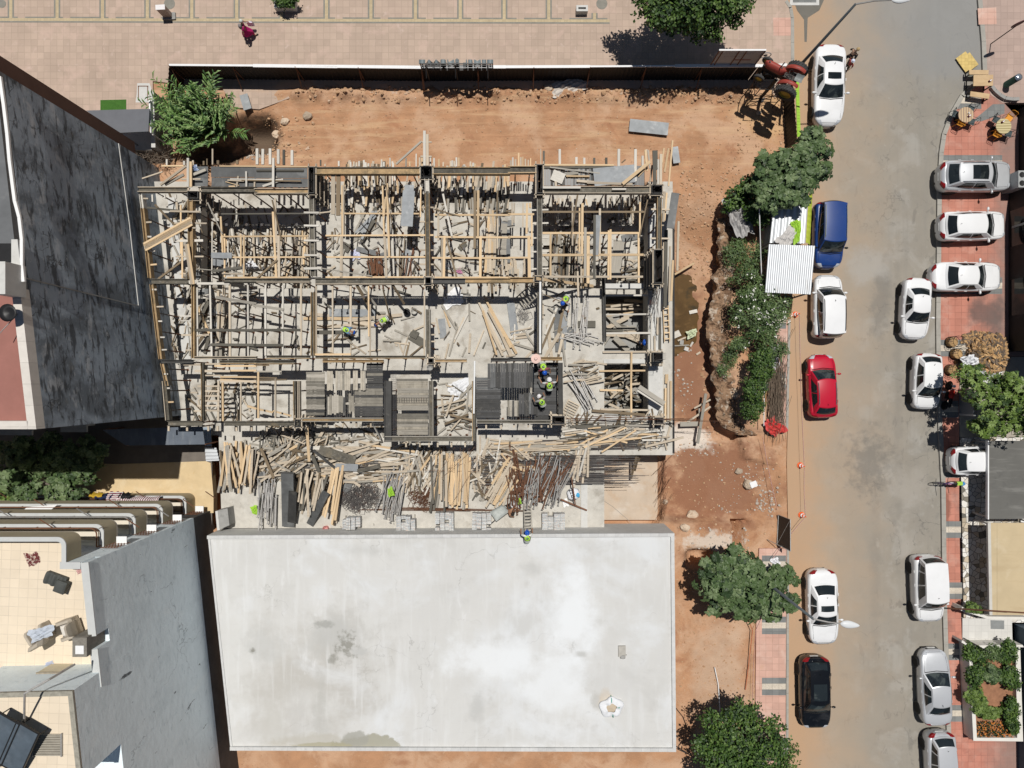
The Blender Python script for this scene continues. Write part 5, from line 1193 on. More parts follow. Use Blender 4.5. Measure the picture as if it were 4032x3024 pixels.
put(heap('','','21',(0,640,160,760),14,90,(.8,1.4),(.1,.14),zf,['w_p','w_p','w_g']),0)
put(heap('dark weathered board of the floor stack in the rightmost bay','dark floor stack in the rightmost bay','21',(375,480,530,760),24,88,(1.8,2.8),(.1,.16),zf,['w_g','w_d','w_b']),8)
put(heap('','','21',(530,480,660,760),22,88,(1.4,2.8),(.07,.12),zf,['w_p','w_y','w_g']),0)
put(heap('','','21',(300,130,1180,210),50,90,(.6,1.6),(.08,.14),(ZS+.1,ZS+.7),PG),0)
put(heap('','','21',(1000,650,1190,800),24,10,(.8,1.5),(.05,.12),zf,GD,spread=.25),0)
put(heap('loose board lying on the left slab bay','loose boards on the left slab bay','01',(1860,950,1930,1380),10,86,(1.4,2.6),(.12,.2),zf,['w_g','w_d','w_p']),6)
put(heap('','','01',(1690,1000,1800,1420),10,78,(1,2.2),(.1,.2),zf,['w_d','w_b','w_g'],spread=.25),0)
put(heap('board in the low stack behind the two bending workers','low board stack in the workers bay','11',(660,1075,1040,1180),10,1,(2.0,3.6),(.14,.2),(ZS+.05,ZS+.2),['w_y','w_p','w_p']),6)
put(heap('offcut scattered on the slab around the bending workers','offcuts around the bending workers','11',(650,1250,1450,1420),14,50,(.5,1.3),(.06,.12),(ZS+.03,ZS+.12),['w_p','w_g','w_g','w_b'],spread=1.0),8)
put(heap('long yellow plank in the slanting stack on the open slab','slanting yellow stack on the open slab','11',(2020,1080,2150,1240),12,-64,(2.4,3.4),(.12,.16),(ZS+.05,ZS+.4),['w_y','w_p','w_y'],spread=.07),10)
put(heap('loose board lying on the open slab right of the white tarp','loose boards on the open slab','11',(1590,1000,2000,1380),9,84,(.8,2.0),(.08,.14),(ZS+.04,ZS+.15),PG,spread=.5),8)
put(heap('','','21',(0,1180,200,1420),12,30,(.5,1.5),(.08,.15),(ZS+.04,ZS+.2),PG,spread=.7),0)
put(heap('board lying beside the heap of props on the eastern slab','boards beside the eastern prop heap','21',(340,1060,480,1380),9,80,(1.2,2.2),(.12,.2),(ZS+.08,ZS+.25),['w_p','w_g','w_w','w_b'],spread=.2),6)
put(heap('','','21',(500,1460,790,1659),26,15,(.7,1.5),(.07,.12),(ZS+.05,ZS+.4),['w_p','w_p','w_g','w_b'],spread=.4),0)
put(heap('','','21',(850,940,1190,1060),14,2,(1,2.6),(.08,.2),(-1.7,-1.4),['w_p','w_y','w_b']),0)
put(heap('','','21',(850,1100,1120,1380),12,0,(1,2),(.15,.45),(-1.7,-1.4),['w_g','w_p','w_d'],spread=.4),0)
put(heap('','','22',(830,-140,1190,280),60,15,(.6,2),(.06,.16),(-1.7,-1.0),['w_p','w_b','w_d','w_g'],spread=.6),0)
put(heap('board across the mesh bay floor','boards in the mesh bay','12',(1590,180,1860,420),12,40,(.9,2.0),(.08,.13),zf,['w_p','w_g','w_b'],spread=.6),5)
zy=(ZS+.04,ZS+.5)
put(heap('upright yellow board of the stack at the left end of the yard','yellow stack at the left end of the yard','02',(1900,680,2200,800),44,90,(2.0,2.8),(.1,.15),(ZS+.05,ZS+.9),['w_y','w_p','w_y','w_g'],spread=.1),22)
put(heap('upright grey board of the second stack in the yard','grey stack beside the black panels','12',(380,860,600,1000),30,84,(1.5,2.6),(.1,.16),(ZS+.05,ZS+.9),['w_g','w_p','w_d','w_b','w_p'],spread=.14),12)
put(heap('bright yellow plank of the narrow stack leaning in the yard','narrow bright yellow stack','12',(640,930,740,1020),12,80,(2.6,3.4),(.11,.15),(ZS+.2,ZS+1.0),['w_y','w_y','w_p'],spread=.04),10)
put(heap('bright yellow plank of the wide stack in the middle of the yard','wide bright yellow stack','12',(1650,830,1870,890),26,88,(2.5,3.2),(.12,.16),(ZS+.2,ZS+1.1),['w_y','w_y','w_p'],spread=.06),20)
put(heap('grey board beside the wide bright yellow stack','grey boards beside the wide yellow stack','12',(1520,760,1640,940),14,86,(2.0,2.9),(.11,.16),(ZS+.1,ZS+.8),['w_g','w_p','w_y','w_d'],spread=.09),8)
put(heap('','','12',(0,560,400,840),70,20,(.5,2.2),(.08,.16),zy,['w_p','w_g','w_p','w_y','w_b'],spread=.5),0)
put(heap('','','12',(560,560,1240,860),110,4,(.8,3.0),(.08,.16),zy,['w_p','w_g','w_p','w_y','w_w','w_b'],spread=.22),0)
put(heap('','','12',(1240,620,1540,900),60,80,(.7,2.2),(.07,.13),zy,['w_p','w_g','w_w','w_b','w_y'],spread=.35),0)
put(heap('','','12',(1880,580,2205,900),70,65,(.5,2.0),(.06,.14),zy,['w_p','w_p','w_g','w_b','w_w'],spread=.6),0)
put(heap('','','12',(2060,760,2205,960),26,62,(1.6,2.8),(.09,.14),(ZS+.1,ZS+.7),['w_p','w_p','w_y'],spread=.1),0)
put(heap('','','12',(1900,880,2205,1000),26,30,(.4,1.2),(.06,.2),zy,['w_g','w_d','w_b','w_p'],spread=.9),0)
put(heap('','','12',(20,470,640,540),40,80,(.5,1.6),(.06,.12),zy,['w_p','w_g','w_d'],spread=.7),0)
put(heap('yellow batten thrown on the boards by the sunken floor','yellow battens by the sunken floor','22',(560,440,960,520),9,10,(1.6,3.0),(.08,.11),(ZS+.2,ZS+.5),['w_y','w_p','w_y'],spread=.2),8)
put(heap('','','22',(0,520,760,600),44,2,(1.4,4.0),(.07,.12),(ZS+.05,ZS+.4),['w_p','w_y','w_p','w_g'],spread=.07),0)
put(heap('','','22',(520,380,1250,510),55,3,(.6,2.2),(.06,.14),(ZS+.05,ZS+.4),['w_p','w_g','w_w','w_y','w_d'],spread=.16),0)
put(heap('pale short board in the stack at the end of the reinforcing bars','pale boards at the reinforcing bars','22',(560,640,690,780),18,80,(1.4,2.2),(.1,.14),(ZS+.2,ZS+.6),['w_p','w_w','w_p'],spread=.12),8)
put(heap('','','22',(0,600,180,760),24,-10,(.6,1.6),(.08,.14),(ZS+.2,ZS+.6),['w_p','w_p','w_y'],spread=.7),0)
for(c,bx_,n_)in(('a',(620,640,1950,1470),150),('b',(150,300,1380,1570),110),('11',(1560,60,2200,740),80),('21',(300,130,1190,780),110),('01',(1690,830,2200,1420),24),('11',(0,830,470,1420),10),('11',(540,850,1460,1410),26),('11',(1560,830,2200,1430),14),('21',(0,830,800,1440),18),('01',(1480,60,1640,1440),70),('02',(1640,20,2200,330),60),('12',(0,380,1100,560),110),('12',(0,590,2200,880),300),('22',(0,560,700,800),90),('22',(480,300,1400,560),100),('12',(1560,0,1880,470),40)):
 put(heap('','',c,bx_,n_,RND.choice([0,90]),(.15,1.1),(.04,.13),(ZS+.03,ZS+.22),['w_g','w_d','w_b','w_p','w_g','w_b'],spread=.55),0)
for(c,bx_,n_)in(('a',(650,1000,1950,1450),7),('b',(200,560,1300,1500),7),('11',(1600,150,2200,700),6),('21',(320,400,1150,740),6),('01',(1700,860,1900,1380),4),('12',(0,600,2200,900),22),('11',(560,1150,1450,1400),2),('21',(30,860,780,1420),2)):
 put(heap('','',c,bx_,n_,30,(.4,1.3),(.3,.55),(ZS+.03,ZS+.15),['ply','ply_l','w_d','ply'],spread=1.2),0)
for m,b in OFF.items():
 tag(b.build('timber_offcuts',M[m]if m in M else M['w_g']),{'w_y':'yellow','w_p':'pale','w_g':'grey','w_w':'cement whitened','w_d':'dark','w_b':'brown','ply_l':'grey panel','ply':'dark panel','rust':'rusty'}[m]+' loose timber scraps heaped over slab and yard','timber',None,'stuff')
def panel(c,x1,y1,x2,y2,wpx,z1,z2,m,label,h=.06):
 p=W(c,x1,y1,z1);q=W(c,x2,y2,z2)
 return tag(plank(p,q,PXM(c,wpx,(z1+z2)/2),h,m,'',name='formwork_panel'),label,'panel')
panel('12',292,790,300,1245,105,1.7,.9,'ply','widest black formwork panel standing in the yard',.3)
panel('12',335,950,325,1215,70,1.9,1.2,'fw_d','black formwork panel laid on the widest panel',.08)
panel('12',620,955,480,1235,64,2.0,.8,'ply','dark formwork panel leaning diagonally in the yard')
panel('12',560,590,870,690,82,1.4,1.2,'fw','long grey formwork panel tipped over the loose boards')
panel('12',700,740,895,745,62,1.5,1.3,'ply_l','blue grey panel on the loose boards of the yard')
panel('12',510,595,705,755,22,1.7,1.4,'fw_d','dark narrow board leaning over the long grey panel')
panel('12',890,775,1085,730,34,1.4,1.3,'fw','short brown panel beside the blue grey panel')
panel('12',455,395,475,690,24,2.6,1.5,'w_y','yellow plank leaning against the south edge of the formwork')
panel('12',500,640,560,780,30,1.6,1.2,'w_d','dark board leaning beside the yellow leaning plank')
panel('12',60,580,170,835,24,1.6,1.2,'w_b','brown board lying across the left end of the yard')
panel('12',1010,350,1090,500,12,3.0,1.2,'w_w','thin pale batten leaning by the projecting bay')
def bar_heap(label,c,box,n,ang,lm,r,zs,m,name='prop_heap',spread=.1,cat='steel props'):
 b=MB()
 for(p,q,*_x)in heap('','',c,box,n,ang,lm,(.1,.1),zs,['steel'],spread=spread):
  b.tube([p,q],r,6)
  if name=='prop_heap':
   b.beam(q-(q-p).normalized()*.02,q,.13,.13);b.beam(p,p+(q-p).normalized()*.02,.13,.13)
 o=b.build(name,m);tag(o,label,cat);o['kind']='stuff';return o
bar_heap('neat row of steel props left of the black panels','12',(30,900,205,1140),24,88,(1.6,2.4),.035,(ZS+.1,ZS+.5),M['steel'],spread=.06)
bar_heap('fan of steel props under the lime vest','12',(1110,860,1270,1060),30,80,(2.0,2.6),.035,(ZS+.1,ZS+.6),M['steel'],spread=.1)
bar_heap('largest heap of rusty steel props by the ladder','22',(140,780,470,940),50,72,(1.9,2.7),.035,(ZS+.1,ZS+1.0),M['steel'],spread=.17)
bar_heap('rust brown props mixed into the largest prop heap','22',(130,770,480,940),34,70,(1.7,2.7),.034,(ZS+.2,ZS+1.05),M['rust'],spread=.2)
bar_heap('rusty props fallen left of the ladder','22',(0,720,130,1000),22,100,(1.8,3.0),.033,(ZS+.2,ZS+.8),M['rust'],spread=.2)
bar_heap('steel props lying on the eastern slab beside the bent worker','21',(540,990,690,1210),14,86,(2.0,2.5),.035,(ZS+.05,ZS+.3),M['steel'],spread=.06)
bar_heap('short crossed props at the foot of the eastern prop row','21',(530,1230,720,1300),12,-8,(1.2,1.9),.033,(ZS+.05,ZS+.3),M['steel'],spread=.12)
bar_heap('green grey props piled right of the stair shaft','22',(560,20,700,170),16,-62,(1.8,2.4),.035,(ZS+.1,ZS+.5),M['steel'],spread=.12)
bar_heap('short props piled on the floor of the second bay','b',(680,1380,850,1540),18,95,(1.2,1.8),.035,(ZS+.1,ZS+.5),M['rust'],spread=.12)
bar_heap('long bundle of dark reinforcing bars reaching over the sunken floor','22',(180,640,620,890),130,0.5,(6.5,8.5),.012,(ZS+.15,ZS+.45),M['rebar'],'rebar_bundle',.006,'steel bars')
bar_heap('bundle of dark reinforcing bars under the loose boards of the yard','12',(700,690,1240,800),60,0,(4.5,7),.012,(ZS+.05,ZS+.3),M['rebar'],'rebar_bundle',.01,'steel bars')
bar_heap('dark bars between the formwork and the sunken floor','22',(560,500,1000,590),50,1,(4,6),.012,(ZS+.05,ZS+.2),M['rebar'],'rebar_bundle',.01,'steel bars')
bar_heap('thin rusty bars lying along the tile stacks','12',(1350,1095,1900,1115),18,-1,(5,7),.01,(ZS+.05,ZS+.15),M['rust'],'rebar_bundle',.008,'steel bars')
bar_heap('rusty bars bristling from the foundation beside the sunken floor','22',(1320,700,1350,1180),26,80,(1,2.4),.01,(-1.3,-.6),M['rust'],'rebar_bundle',.3,'steel bars')
bar_heap('stray thin bars crossing the southern formwork edge','22',(520,320,1330,340),9,0,(5,9),.012,(ZS+.8,ZS+1.4),M['rust'],'rebar_bundle',.03,'steel bars')
bar_heap('thin bars sticking over the southeast slab corner','21',(1240,850,1330,980),9,80,(2,4),.012,(ZS+.6,ZS+1.2),M['rebar'],'rebar_bundle',.15,'steel bars')
b=MB()
for i in range(10):
 f=i/9;b.tube([W('21',1215,880+i*11,1.5),W('21',1290,870+i*11,1.5)],.01,4)
for k in(1218,1240,1270):b.tube([W('21',k,985,1.5),W('21',k+55,800,1.5)],.012,4)
tag(b.build('rebar_cage',M['rust']),'rusty bar cage lying at the foot of the leaning column box','steel mesh')
def rings(label,c,cx,cy,rx,ry,n,m,seed):
 rr=random.Random(seed);b=MB()
 for i in range(n):
  a=rr.uniform(0,2*PI);r=math.sqrt(rr.random())
  p=W(c,cx+rx*r*math.cos(a),cy+ry*r*math.sin(a),ZS+.08+.35*(1-r)*rr.random())
  w_,h_,t_=rr.uniform(.2,.32),rr.uniform(.12,.2),rr.uniform(0,6)
  tl=rr.uniform(-.1,.1)
  pts=[(p.x+math.cos(t_)*x-math.sin(t_)*y,p.y+math.sin(t_)*x+math.cos(t_)*y,p.z+tl*x)for x,y in((-w_,-h_),(w_,-h_),(w_,h_),(-w_,h_),(-w_,-h_))]
  b.tube(pts,.012,4)
 tag(b.build('stirrup_heap',m),label,'steel stirrups',None,'stuff')
rings('heap of dark square steel stirrups in the yard','12',910,1000,165,110,150,M['rebar'],3)
rings('small heap of rusty stirrups beside the wide yellow stack','12',1450,1010,110,75,60,M['rust'],4)
rings('rusty stirrups by the ladder foot','12',2020,940,60,60,26,M['rust'],5)
rings('coil of thin pale wire on the open slab','21',115,1060,70,55,14,M['steel'],8)
car=mat('printed carton',(.52,.52,.50),.85,.08,4,[('n',(.22,.30,.38),17,.53,.57,.55),('n',(.5,.30,.2),15,.56,.60,.5)],tile=(.36,.2,.03,.55,.12))
for k,(c,x0,y0,x1,y1,lab)in enumerate((('12',760,1170,915,1275,'pallet of printed grey block stacks nearest the leaning panel'),('12',1225,1160,1390,1300,'second pallet of printed grey blocks from the left'),('12',1560,1130,1720,1285,'third pallet of printed grey blocks from the left'),('12',1875,1135,2040,1295,'fourth pallet of plain grey blocks beside the ladder'),('pal',740,780,1240,1140,'rightmost pallet of printed blocks, right of the ladder'))):
 z=ZS+.5;p=W(c,x0,y0,z);q=W(c,x1,y1,z);nx_,ny_=4,5
 t=thing('block_pallet',lab,'pallet',((p.x+q.x)/2,(p.y+q.y)/2,ZS))
 for i in range(nx_):
  for j in range(ny_):
   if(i*7+j*3+k)%11==0:continue
   hh=.42+.1*((i*5+j*3+k)%3)
   cx=p.x+(q.x-p.x)*(i+.5)/nx_;cy=p.y+(q.y-p.y)*(j+.5)/ny_
   b=MB();b.box(cx+RND.uniform(-.01,.01),cy,ZS+.12+hh/2,abs(q.x-p.x)/nx_-.012,abs(q.y-p.y)/ny_-.012,hh,RND.uniform(-.03,.03));b.build('block_stack',car,t)
 b=MB()
 for i in range(5):b.box(p.x+(q.x-p.x)*(i+.5)/5,(p.y+q.y)/2,ZS+.06,.09,abs(p.y-q.y),.1)
 b.build('pallet_base',M['w_g'],t)
def bucket(name,label,c,x,y,z,r,h,m,inside=None):
 p=W(c,x,y,z);t=thing(name,label,'bucket',p)
 MB().lathe([(r*.82,0),(r,h),(r*1.06,h),(r*.96,h-.01),(r*.8,.03),(0,.03)],n=18).build('pail',m,t,local=True,smooth=True)
 b=MB();b.tube([(-r,0,h),(-r*.6,r*.5,h+.02),(0,r*.75,h+.03),(r*.6,r*.5,h+.02),(r,0,h)],.008,4);b.build('handle',M['steel'],t,local=True)
bucket('plastic_bucket','white plastic bucket beside the squatting shirtless man','pal',130,575,ZS,.19,.38,M['offw'])
bucket('plastic_bucket','pink plastic bucket below the diagonal dark panel','12',625,1262,ZS,.17,.3,mat('pink plastic',(.55,.22,.2),.6))
bucket('plastic_bucket','black bucket near the second column box on the slab','11',1320,1048,ZS,.2,.34,M['black'])
bucket('plastic_bucket','grey white pail between the black bucket and the beam','11',1382,1042,ZS,.18,.3,mat('grey pail',(.4,.39,.36),.8))
bucket('plastic_bucket','grey drum on the mesh bay corner','11',1518,1522,3.6,.17,.3,M['conc_d'])
p=W('12',2112,1125,ZS+.5)
t=thing('wheelbarrow','grey wheelbarrow caked in cement left of the squatting man','wheelbarrow',(p.x,p.y,ZS),.6)
MB().grid(lambda u,v:((u-.5)*.95,(v-.5)*.68*(1-.12*u),.62-.26*(1-(2*u-1)**4)*(1-(2*v-1)**4)),12,10).build('tray',mat('cement caked steel',(.40,.42,.40),.8,.2,5),t,local=True,smooth=True)
b=MB()
for s_ in(-1,1):b.tube([(-1.0,s_*.3,.5),(0,s_*.22,.35),(.62,s_*.05,.2)],.022,6);b.tube([(-.3,s_*.25,.4),(-.42,s_*.25,0)],.02,6)
b.build('frame',M['blackm'],t,local=True)
MB().lathe([(.06,-.04),(.17,-.045),(.2,0),(.17,.045),(.06,.04)],(.66,0,.2),16,0,'y').build('wheel',M['black'],t,local=True)
cloth('white_sheet','white plastic sheet on the floor of the leftmost bay','a',1280,1325,ZL+.35,.62,.5,M['bag'],.05,'sheet',12)
cloth('white_sheet','pale lilac sheet on the floor of the second bay','b',508,1285,ZS+.1,.5,.6,mat('lilac sheet',(.55,.57,.72),.8),.04,'sheet',13)
cloth('white_tarp','white tarp spread on the open slab under the middle beam','11',1715,925,ZS+.06,1.1,1.0,M['offw'],.05,'tarp',14)
cloth('white_tarp','crumpled white tarp in the bay left of the stair shaft','12',1758,70,ZS+.06,1.25,1.0,M['bag'],.08,'tarp',15)
cloth('clear_plastic','crumpled translucent plastic against the hoarding','20',520,745,.15,1.9,.9,mat('clear plastic',(.52,.47,.42),.5,.2,5),.1,'plastic',16)
cloth('pink_rag','pink rag on the floor of the third bay','11',1762,690,ZS+.1,.28,.34,mat('pink cloth',(.5,.22,.35),.9),.04,'cloth',17)
cloth('lime_vest','lime safety vest thrown on the fan of steel props','12',1176,955,ZS+.85,.32,.55,M["lime"],.05,'vest',18)
cloth('lime_vest','lime safety vest crumpled by the black panels at the left','02',2190,1110,ZS+.3,.4,.5,M['lime'],.05,'vest',19)
cloth('lime_vest','lime vest scrap beside the white bucket','pal',255,520,ZS+.6,.2,.3,M['lime'],.05,'vest',20)
cloth('white_paper','white paper sheet under the rusty leaning bar','pal',1255,555,ZS+.05,.3,.48,M['white'],.02,'paper',21)
cloth('white_bag','white bag in the puddle trash beside the slab','21',1580,1230,-1.3,.65,.45,mat('greenish bag',(.55,.60,.42),.7,.15,6),.1,'bag',22)
cloth('red_tarp','bright red plastic tarp at the end of the twig bundle','32',105,385,.25,1.2,.85,mat('red plastic',(.52,.05,.045),.5,.2,4),.14,'tarp',23,rz=-.9)
cloth('blue_bag','blue white sack on the plywood deck','a',622,185,3.5,.32,.3,mat('blue white sack',(.3,.4,.62),.7,.3,8,[('n',(.7,.72,.75),9,.5,.55,.8)]),.1,'bag',24)
p=W('pal',1430,370,ZS+.3)
t=thing('cement_sack','grey white sack printed 222 56 beside the dividing wall','sack',(p.x,p.y,ZS))
MB().blob((0,0,.2),(.40,.38,.22),8,14,.12).build('sack',M['bag'],t,local=True,smooth=True)
def text_mesh(txt,size,name,m,parent,loc,rot,depth=.0,align='CENTER',local=True):
 cu=bpy.data.curves.new(name,'FONT');cu.body=txt;cu.size=size;cu.align_x=align;cu.align_y='CENTER';cu.extrude=depth;cu.resolution_u=2
 o=bpy.data.objects.new(name,cu);COL.objects.link(o)
 dg=bpy.context.evaluated_depsgraph_get()
 me=bpy.data.meshes.new_from_object(o.evaluated_get(dg));bpy.data.objects.remove(o)
 me.materials.clear();me.materials.append(m)
 n=bpy.data.objects.new(name,me);COL.objects.link(n);n.parent=parent;n.location=loc;n.rotation_euler=rot
 return n
text_mesh('222',.34,'printed_number',M['black'],t,(-.12,.12,.425),(0,0,-1.2))
text_mesh('56',.34,'printed_number',M['black'],t,(-.02,-.2,.425),(0,0,-1.2))
MB().blob((.25,-.02,.39),(.12,.15,.035),6,10,.1).build('printed_mark',mat('print blue',(.06,.35,.6),.7),t,local=True)
plank(W('pal',1385,0,ZS+1.0),W('pal',1465,590,ZS+.6),.07,.07,'rust','rusty steel bar standing over the printed sack',name='steel_bar',cat='bar')
plank(W('pal',1150,475,ZS+.35),W('pal',1720,715,ZS+.2),.08,.08,'rust','rusty steel prop fallen across the dividing wall',name='steel_bar',cat='bar')
bar_heap('thin loose wires trailing over the yard','12',(1600,580,2000,900),10,60,(2,4),.008,(ZS+.9,ZS+1.3),M['rust'],'loose_wire',.8,'wire')
def stones(name,label,spots,m,seed,kind='stuff'):
 rr=random.Random(seed);b=MB()
 for(c,x0,y0,x1,y1,n,r0,r1)in spots:
  for i in range(n):
   p=W(c,rr.uniform(x0,x1),rr.uniform(y0,y1),0);z=terrain(p.x,p.y)if-22<p.x<17.3 else 0.05
   r=r0+(r1-r0)*rr.random()**3
   b.blob((p.x,p.y,z+r*.25),(r*rr.uniform(.8,1.3),r*rr.uniform(.7,1.2),r*.7),4,5,.25,rnd=rr)
 tag(b.build(name,m),label,'stones',None,kind)
stones('gravel','stones and grit strewn over the orange dirt',[('D',640,186,1640,222,1100,.02,.13),('D',560,200,1690,350,1500,.015,.05),('D',1470,350,1600,600,900,.02,.09),('D',1440,950,1700,1160,300,.02,.08),('D',1465,1180,1650,1650,1300,.015,.07),('D',500,1632,1500,1690,160,.015,.05),('D',1530,480,1600,940,260,.03,.16),('D',560,250,680,350,160,.03,.12),('D',1590,200,1700,330,260,.02,.08)],mat('dirt stones',(.46,.29,.17),.95,.3,4,[('n',(.58,.46,.36),3,.54,.66,.8),('n',(.3,.15,.08),2.3,.5,.65,.6)]),5)
stones('rubble','pale broken rubble around the slab edge and trench',[('D',1455,700,1510,900,90,.02,.1),('D',1455,930,1560,990,120,.02,.08),('D',1560,1000,1690,1120,90,.02,.1),('D',1490,1140,1620,1190,120,.02,.09),('D',1640,1060,1675,1110,80,.03,.09),('D',530,315,570,345,60,.03,.1)],M['rub'],6)
for i,(u,v,r,lab)in enumerate(((1184,192,.28,'round boulder beside the hoarding'),(664,250,.3,'pale flat boulder in the orange dirt'),(592,283,.34,'pale slab like rock at the pit edge, left'),(615,262,.28,'pale slab like rock at the pit edge, right'),(1585,850,.42,'pale boulder under the leaning poles'),(1622,1048,.36,'square boulder beside the barrier tape'),(1602,1020,.24,'small boulder on the ramp'),(1480,1140,.3,'orange boulder at the sunken floor corner'),(1506,1120,.4,'pale angular rock by the trench'),(1447,1092,.2,'smooth pale rock at the sunken floor edge'),(1372,264,.12,'small stone above the plywood sheet'),(1640,243,.18,'small rock near the tractor post'))):
 p=W('D',u,v,0);z=terrain(p.x,p.y)
 MBb=MB().blob((p.x,p.y,z+r*.3),(r,r*.85,r*.6),6,8,.16)
 tag(MBb.build('boulder',M['rock']),lab,'boulder')
rr=random.Random(21);b=MB()
PF=((15,-1.9),(11,-1.3),(5,-.6),(-1,-.14),(3,.0),(12,.0),(24,-.04),(36,-.10),(46,-.3))
def ledge(u,v):
 vv=470+v*470;k=u*(len(PF)-1);i=min(int(k),len(PF)-2);f=k-i
 o=lerp_(PF[i][0],PF[i+1][0],f);z=lerp_(PF[i][1],PF[i+1][1],f)
 p=W('D',edge_x(vv)+o,vv,0);n=Vector((p.x*1.6,p.y*1.6,2));m_=Vector((p.x*4.5,p.y*4.5,5))
 z*=min(1,.25+v*6);fade=1 if i>2 else .5
 return(p.x+.30*mnoise.noise(n)+.14*mnoise.noise(m_),p.y,z+fade*(.22*mnoise.noise(n+Vector((0,0,4)))+.16*mnoise.noise(m_*1.3)))
def lerp_(a,c,t):return a+(c-a)*t
b.grid(ledge,32,130)
tag(b.build('rock_ledge',mat('rock ledge',(.29,.185,.115),.95,.35,2.5,[('n',(.15,.085,.05),1.3,.48,.6,.85),('n',(.50,.43,.35),2.6,.54,.62,.75),('n',(.07,.055,.035),5,.56,.66,.8)],bump=1.0,bscale=7)),'broken rocky ledge above the flooded trench','ledge')
rr=random.Random(91)
for i,(x,y,w_,d_,m,lab)in enumerate(((1600,1040,.5,.22,'w_w','pale pink board scrap floating in the puddle'),(1455,1235,.5,.4,'w_w','pale slab piece at the lower puddle edge'),(1500,1275,.55,.1,'w_p','thin board under the puddle trash'),(1500,1305,.24,.3,'conc_d','grey block in the puddle trash'),(1540,1360,.28,.24,'conc','pale block in the puddle trash'),(1585,1320,.12,.34,'w_w','upright pale scrap in the puddle trash'),(1500,1330,.9,.07,'w_g','long grey batten below the puddle trash'),(1640,1400,.3,.12,'w_p','small board by the trench edge below the puddle'))):
 p=W('21',x,y,-1.3);b=MB();b.box(0,0,0,w_,d_,.08);o=b.build('scrap',M[m]);o.location=(p.x,p.y,max(terrain(p.x,p.y)+.05,-1.5));o.rotation_euler=(rr.uniform(-.2,.2),rr.uniform(-.2,.2),rr.uniform(-.6,.6));tag(o,lab,'scrap')
 #  hoarding, sign, tractor, shed
HF=1.85
def hoard(label,pts,h,name='hoarding',lean=0.0,white=True,posts=True,sheet='black'):
 t=thing(name,label,'hoarding',(pts[0][0],pts[0][1],0))
 b=MB();cp_=MB()
 for(a,c)in zip(pts,pts[1:]):
  a=Vector((*a,0));c=Vector((*c,0));d=(c-a);n=max(1,int(d.length/1.0));u=d.normalized();s_=Vector((-u.y,u.x,0))
  nn=max(2,int(d.length*8))
  for i in range(nn):
   p0=a.lerp(c,i/nn);p1=a.lerp(c,(i+1)/nn)
   o0=s_*(.018 if i%2 else-.018);o1=s_*(.018 if(i+1)%2 else-.018)
   l_=s_*lean
   b.add([p0+o0+Vector((0,0,-.1)),p1+o1+Vector((0,0,-.1)),p1+o1+l_+Vector((0,0,h)),p0+o0+l_+Vector((0,0,h))],[(0,1,2,3)])
  if white:
   k=max(1,int(d.length/4))
   for i in range(k):
    z=h+RND.uniform(-.02,.03);w_=RND.uniform(.10,.2)
    cp_.beam(a.lerp(c,i/k)+Vector((0,0,z)),a.lerp(c,(i+1)/k)+Vector((0,0,z+RND.uniform(-.03,.03))),w_,.05)
  if posts:
   k=max(1,int(d.length/3.1))
   for i in range(k+1):
    p=a.lerp(c,i/k);q=p-s_*RND.uniform(.55,.95)
    if q.y>p.y:q=p-(q-p)
    ps=MB();ps.tube([(q.x+RND.uniform(-.1,.1),q.y,.0),(p.x,p.y-.06,h*.92)],.028,6)
    ps.tube([(p.x,p.y-.06,0),(p.x,p.y-.06,h+.02)],.03,6);ps.build('brace',M['rust'],t)
 b.build('sheet',M[sheet],t)
 if white:cp_.build('cap',M['offw'],t)
 return t
y0=W('D',0,144,HF).y
hoard('long black hoarding with a white cap between plaza and dirt',[(W('D',365,0,HF).x,W('D',0,140,HF).y),(W('D',910,0,HF).x,W('D',0,145,HF).y),(W('D',1640,0,HF).x,W('D',0,142,HF).y),(W('D',1700,0,HF).x,W('D',0,140,HF).y)],HF)
hoard('short black hoarding closing the corner by the reeds',[(W('D',365,140,HF).x,W('D',365,140,HF).y),(W('D',372,200,HF).x-.3,16.6)],HF,white=False,posts=False)
hoard('black corrugated hoarding with lime banner along the road',[tuple(W('30',262,690,1.5)[:2]),tuple(W('30',300,1200,1.5)[:2])],1.5,white=False)
t=thing('lime_banner','lime green banner wrapped on the hoarding beside the white sedan','banner',W('30',305,900,1.5))
b=MB()
for i in range(18):
 y=690+i*26
 b.frame_box(W('30',298+i*.8,y+12,1.5),Vector((.22,0,-.05)),Vector((0,PXM('30',24.5,1.5),0)),Vector((.01,0,.03)))
b.build('cloth',M['lime'],t)
hoard('black corrugated hoarding hidden under the fig tree',[tuple(W('D',1712,320,1.5)[:2]),tuple(W('D',1722,450,1.5)[:2])],1.5,white=False,posts=False)
tag(plank(W('30',160,1264,.4),W('30',240,1262,.4),.12,.1,'w_g','',name='plank'),'grey timber foot of the roadside hoarding','plank')
sc=W('S',1796,252,2.6)
t=thing('letter_sign','dark slatted sign frame with raised letters TEMEL İNŞAAT above the hoarding','sign',(sc.x,sc.y-.05,0))
x0=W('S',1656,0,2.6).x-sc.x;x1=W('S',1940,0,2.6).x-sc.x
b=MB()
for z in(1.95,2.15,2.35,2.55,2.75):b.box((x0+x1)/2,0,z,x1-x0,.05,.04)
for x in(x0,x1):b.box(x,0,2.35,.05,.06,.84)
for f in(.07,.48,.93):b.box(x0+(x1-x0)*f,-.05,1.7,.07,.07,2.1);b.tube([(x0+(x1-x0)*f,-.1,2.5),(x0+(x1-x0)*f,-.6,2.2)],.03,5)
b.build('frame',M['blackm'],t,local=True)
SIGNG=mat('grey sign letters',(.16,.19,.20),.5,.1,3)
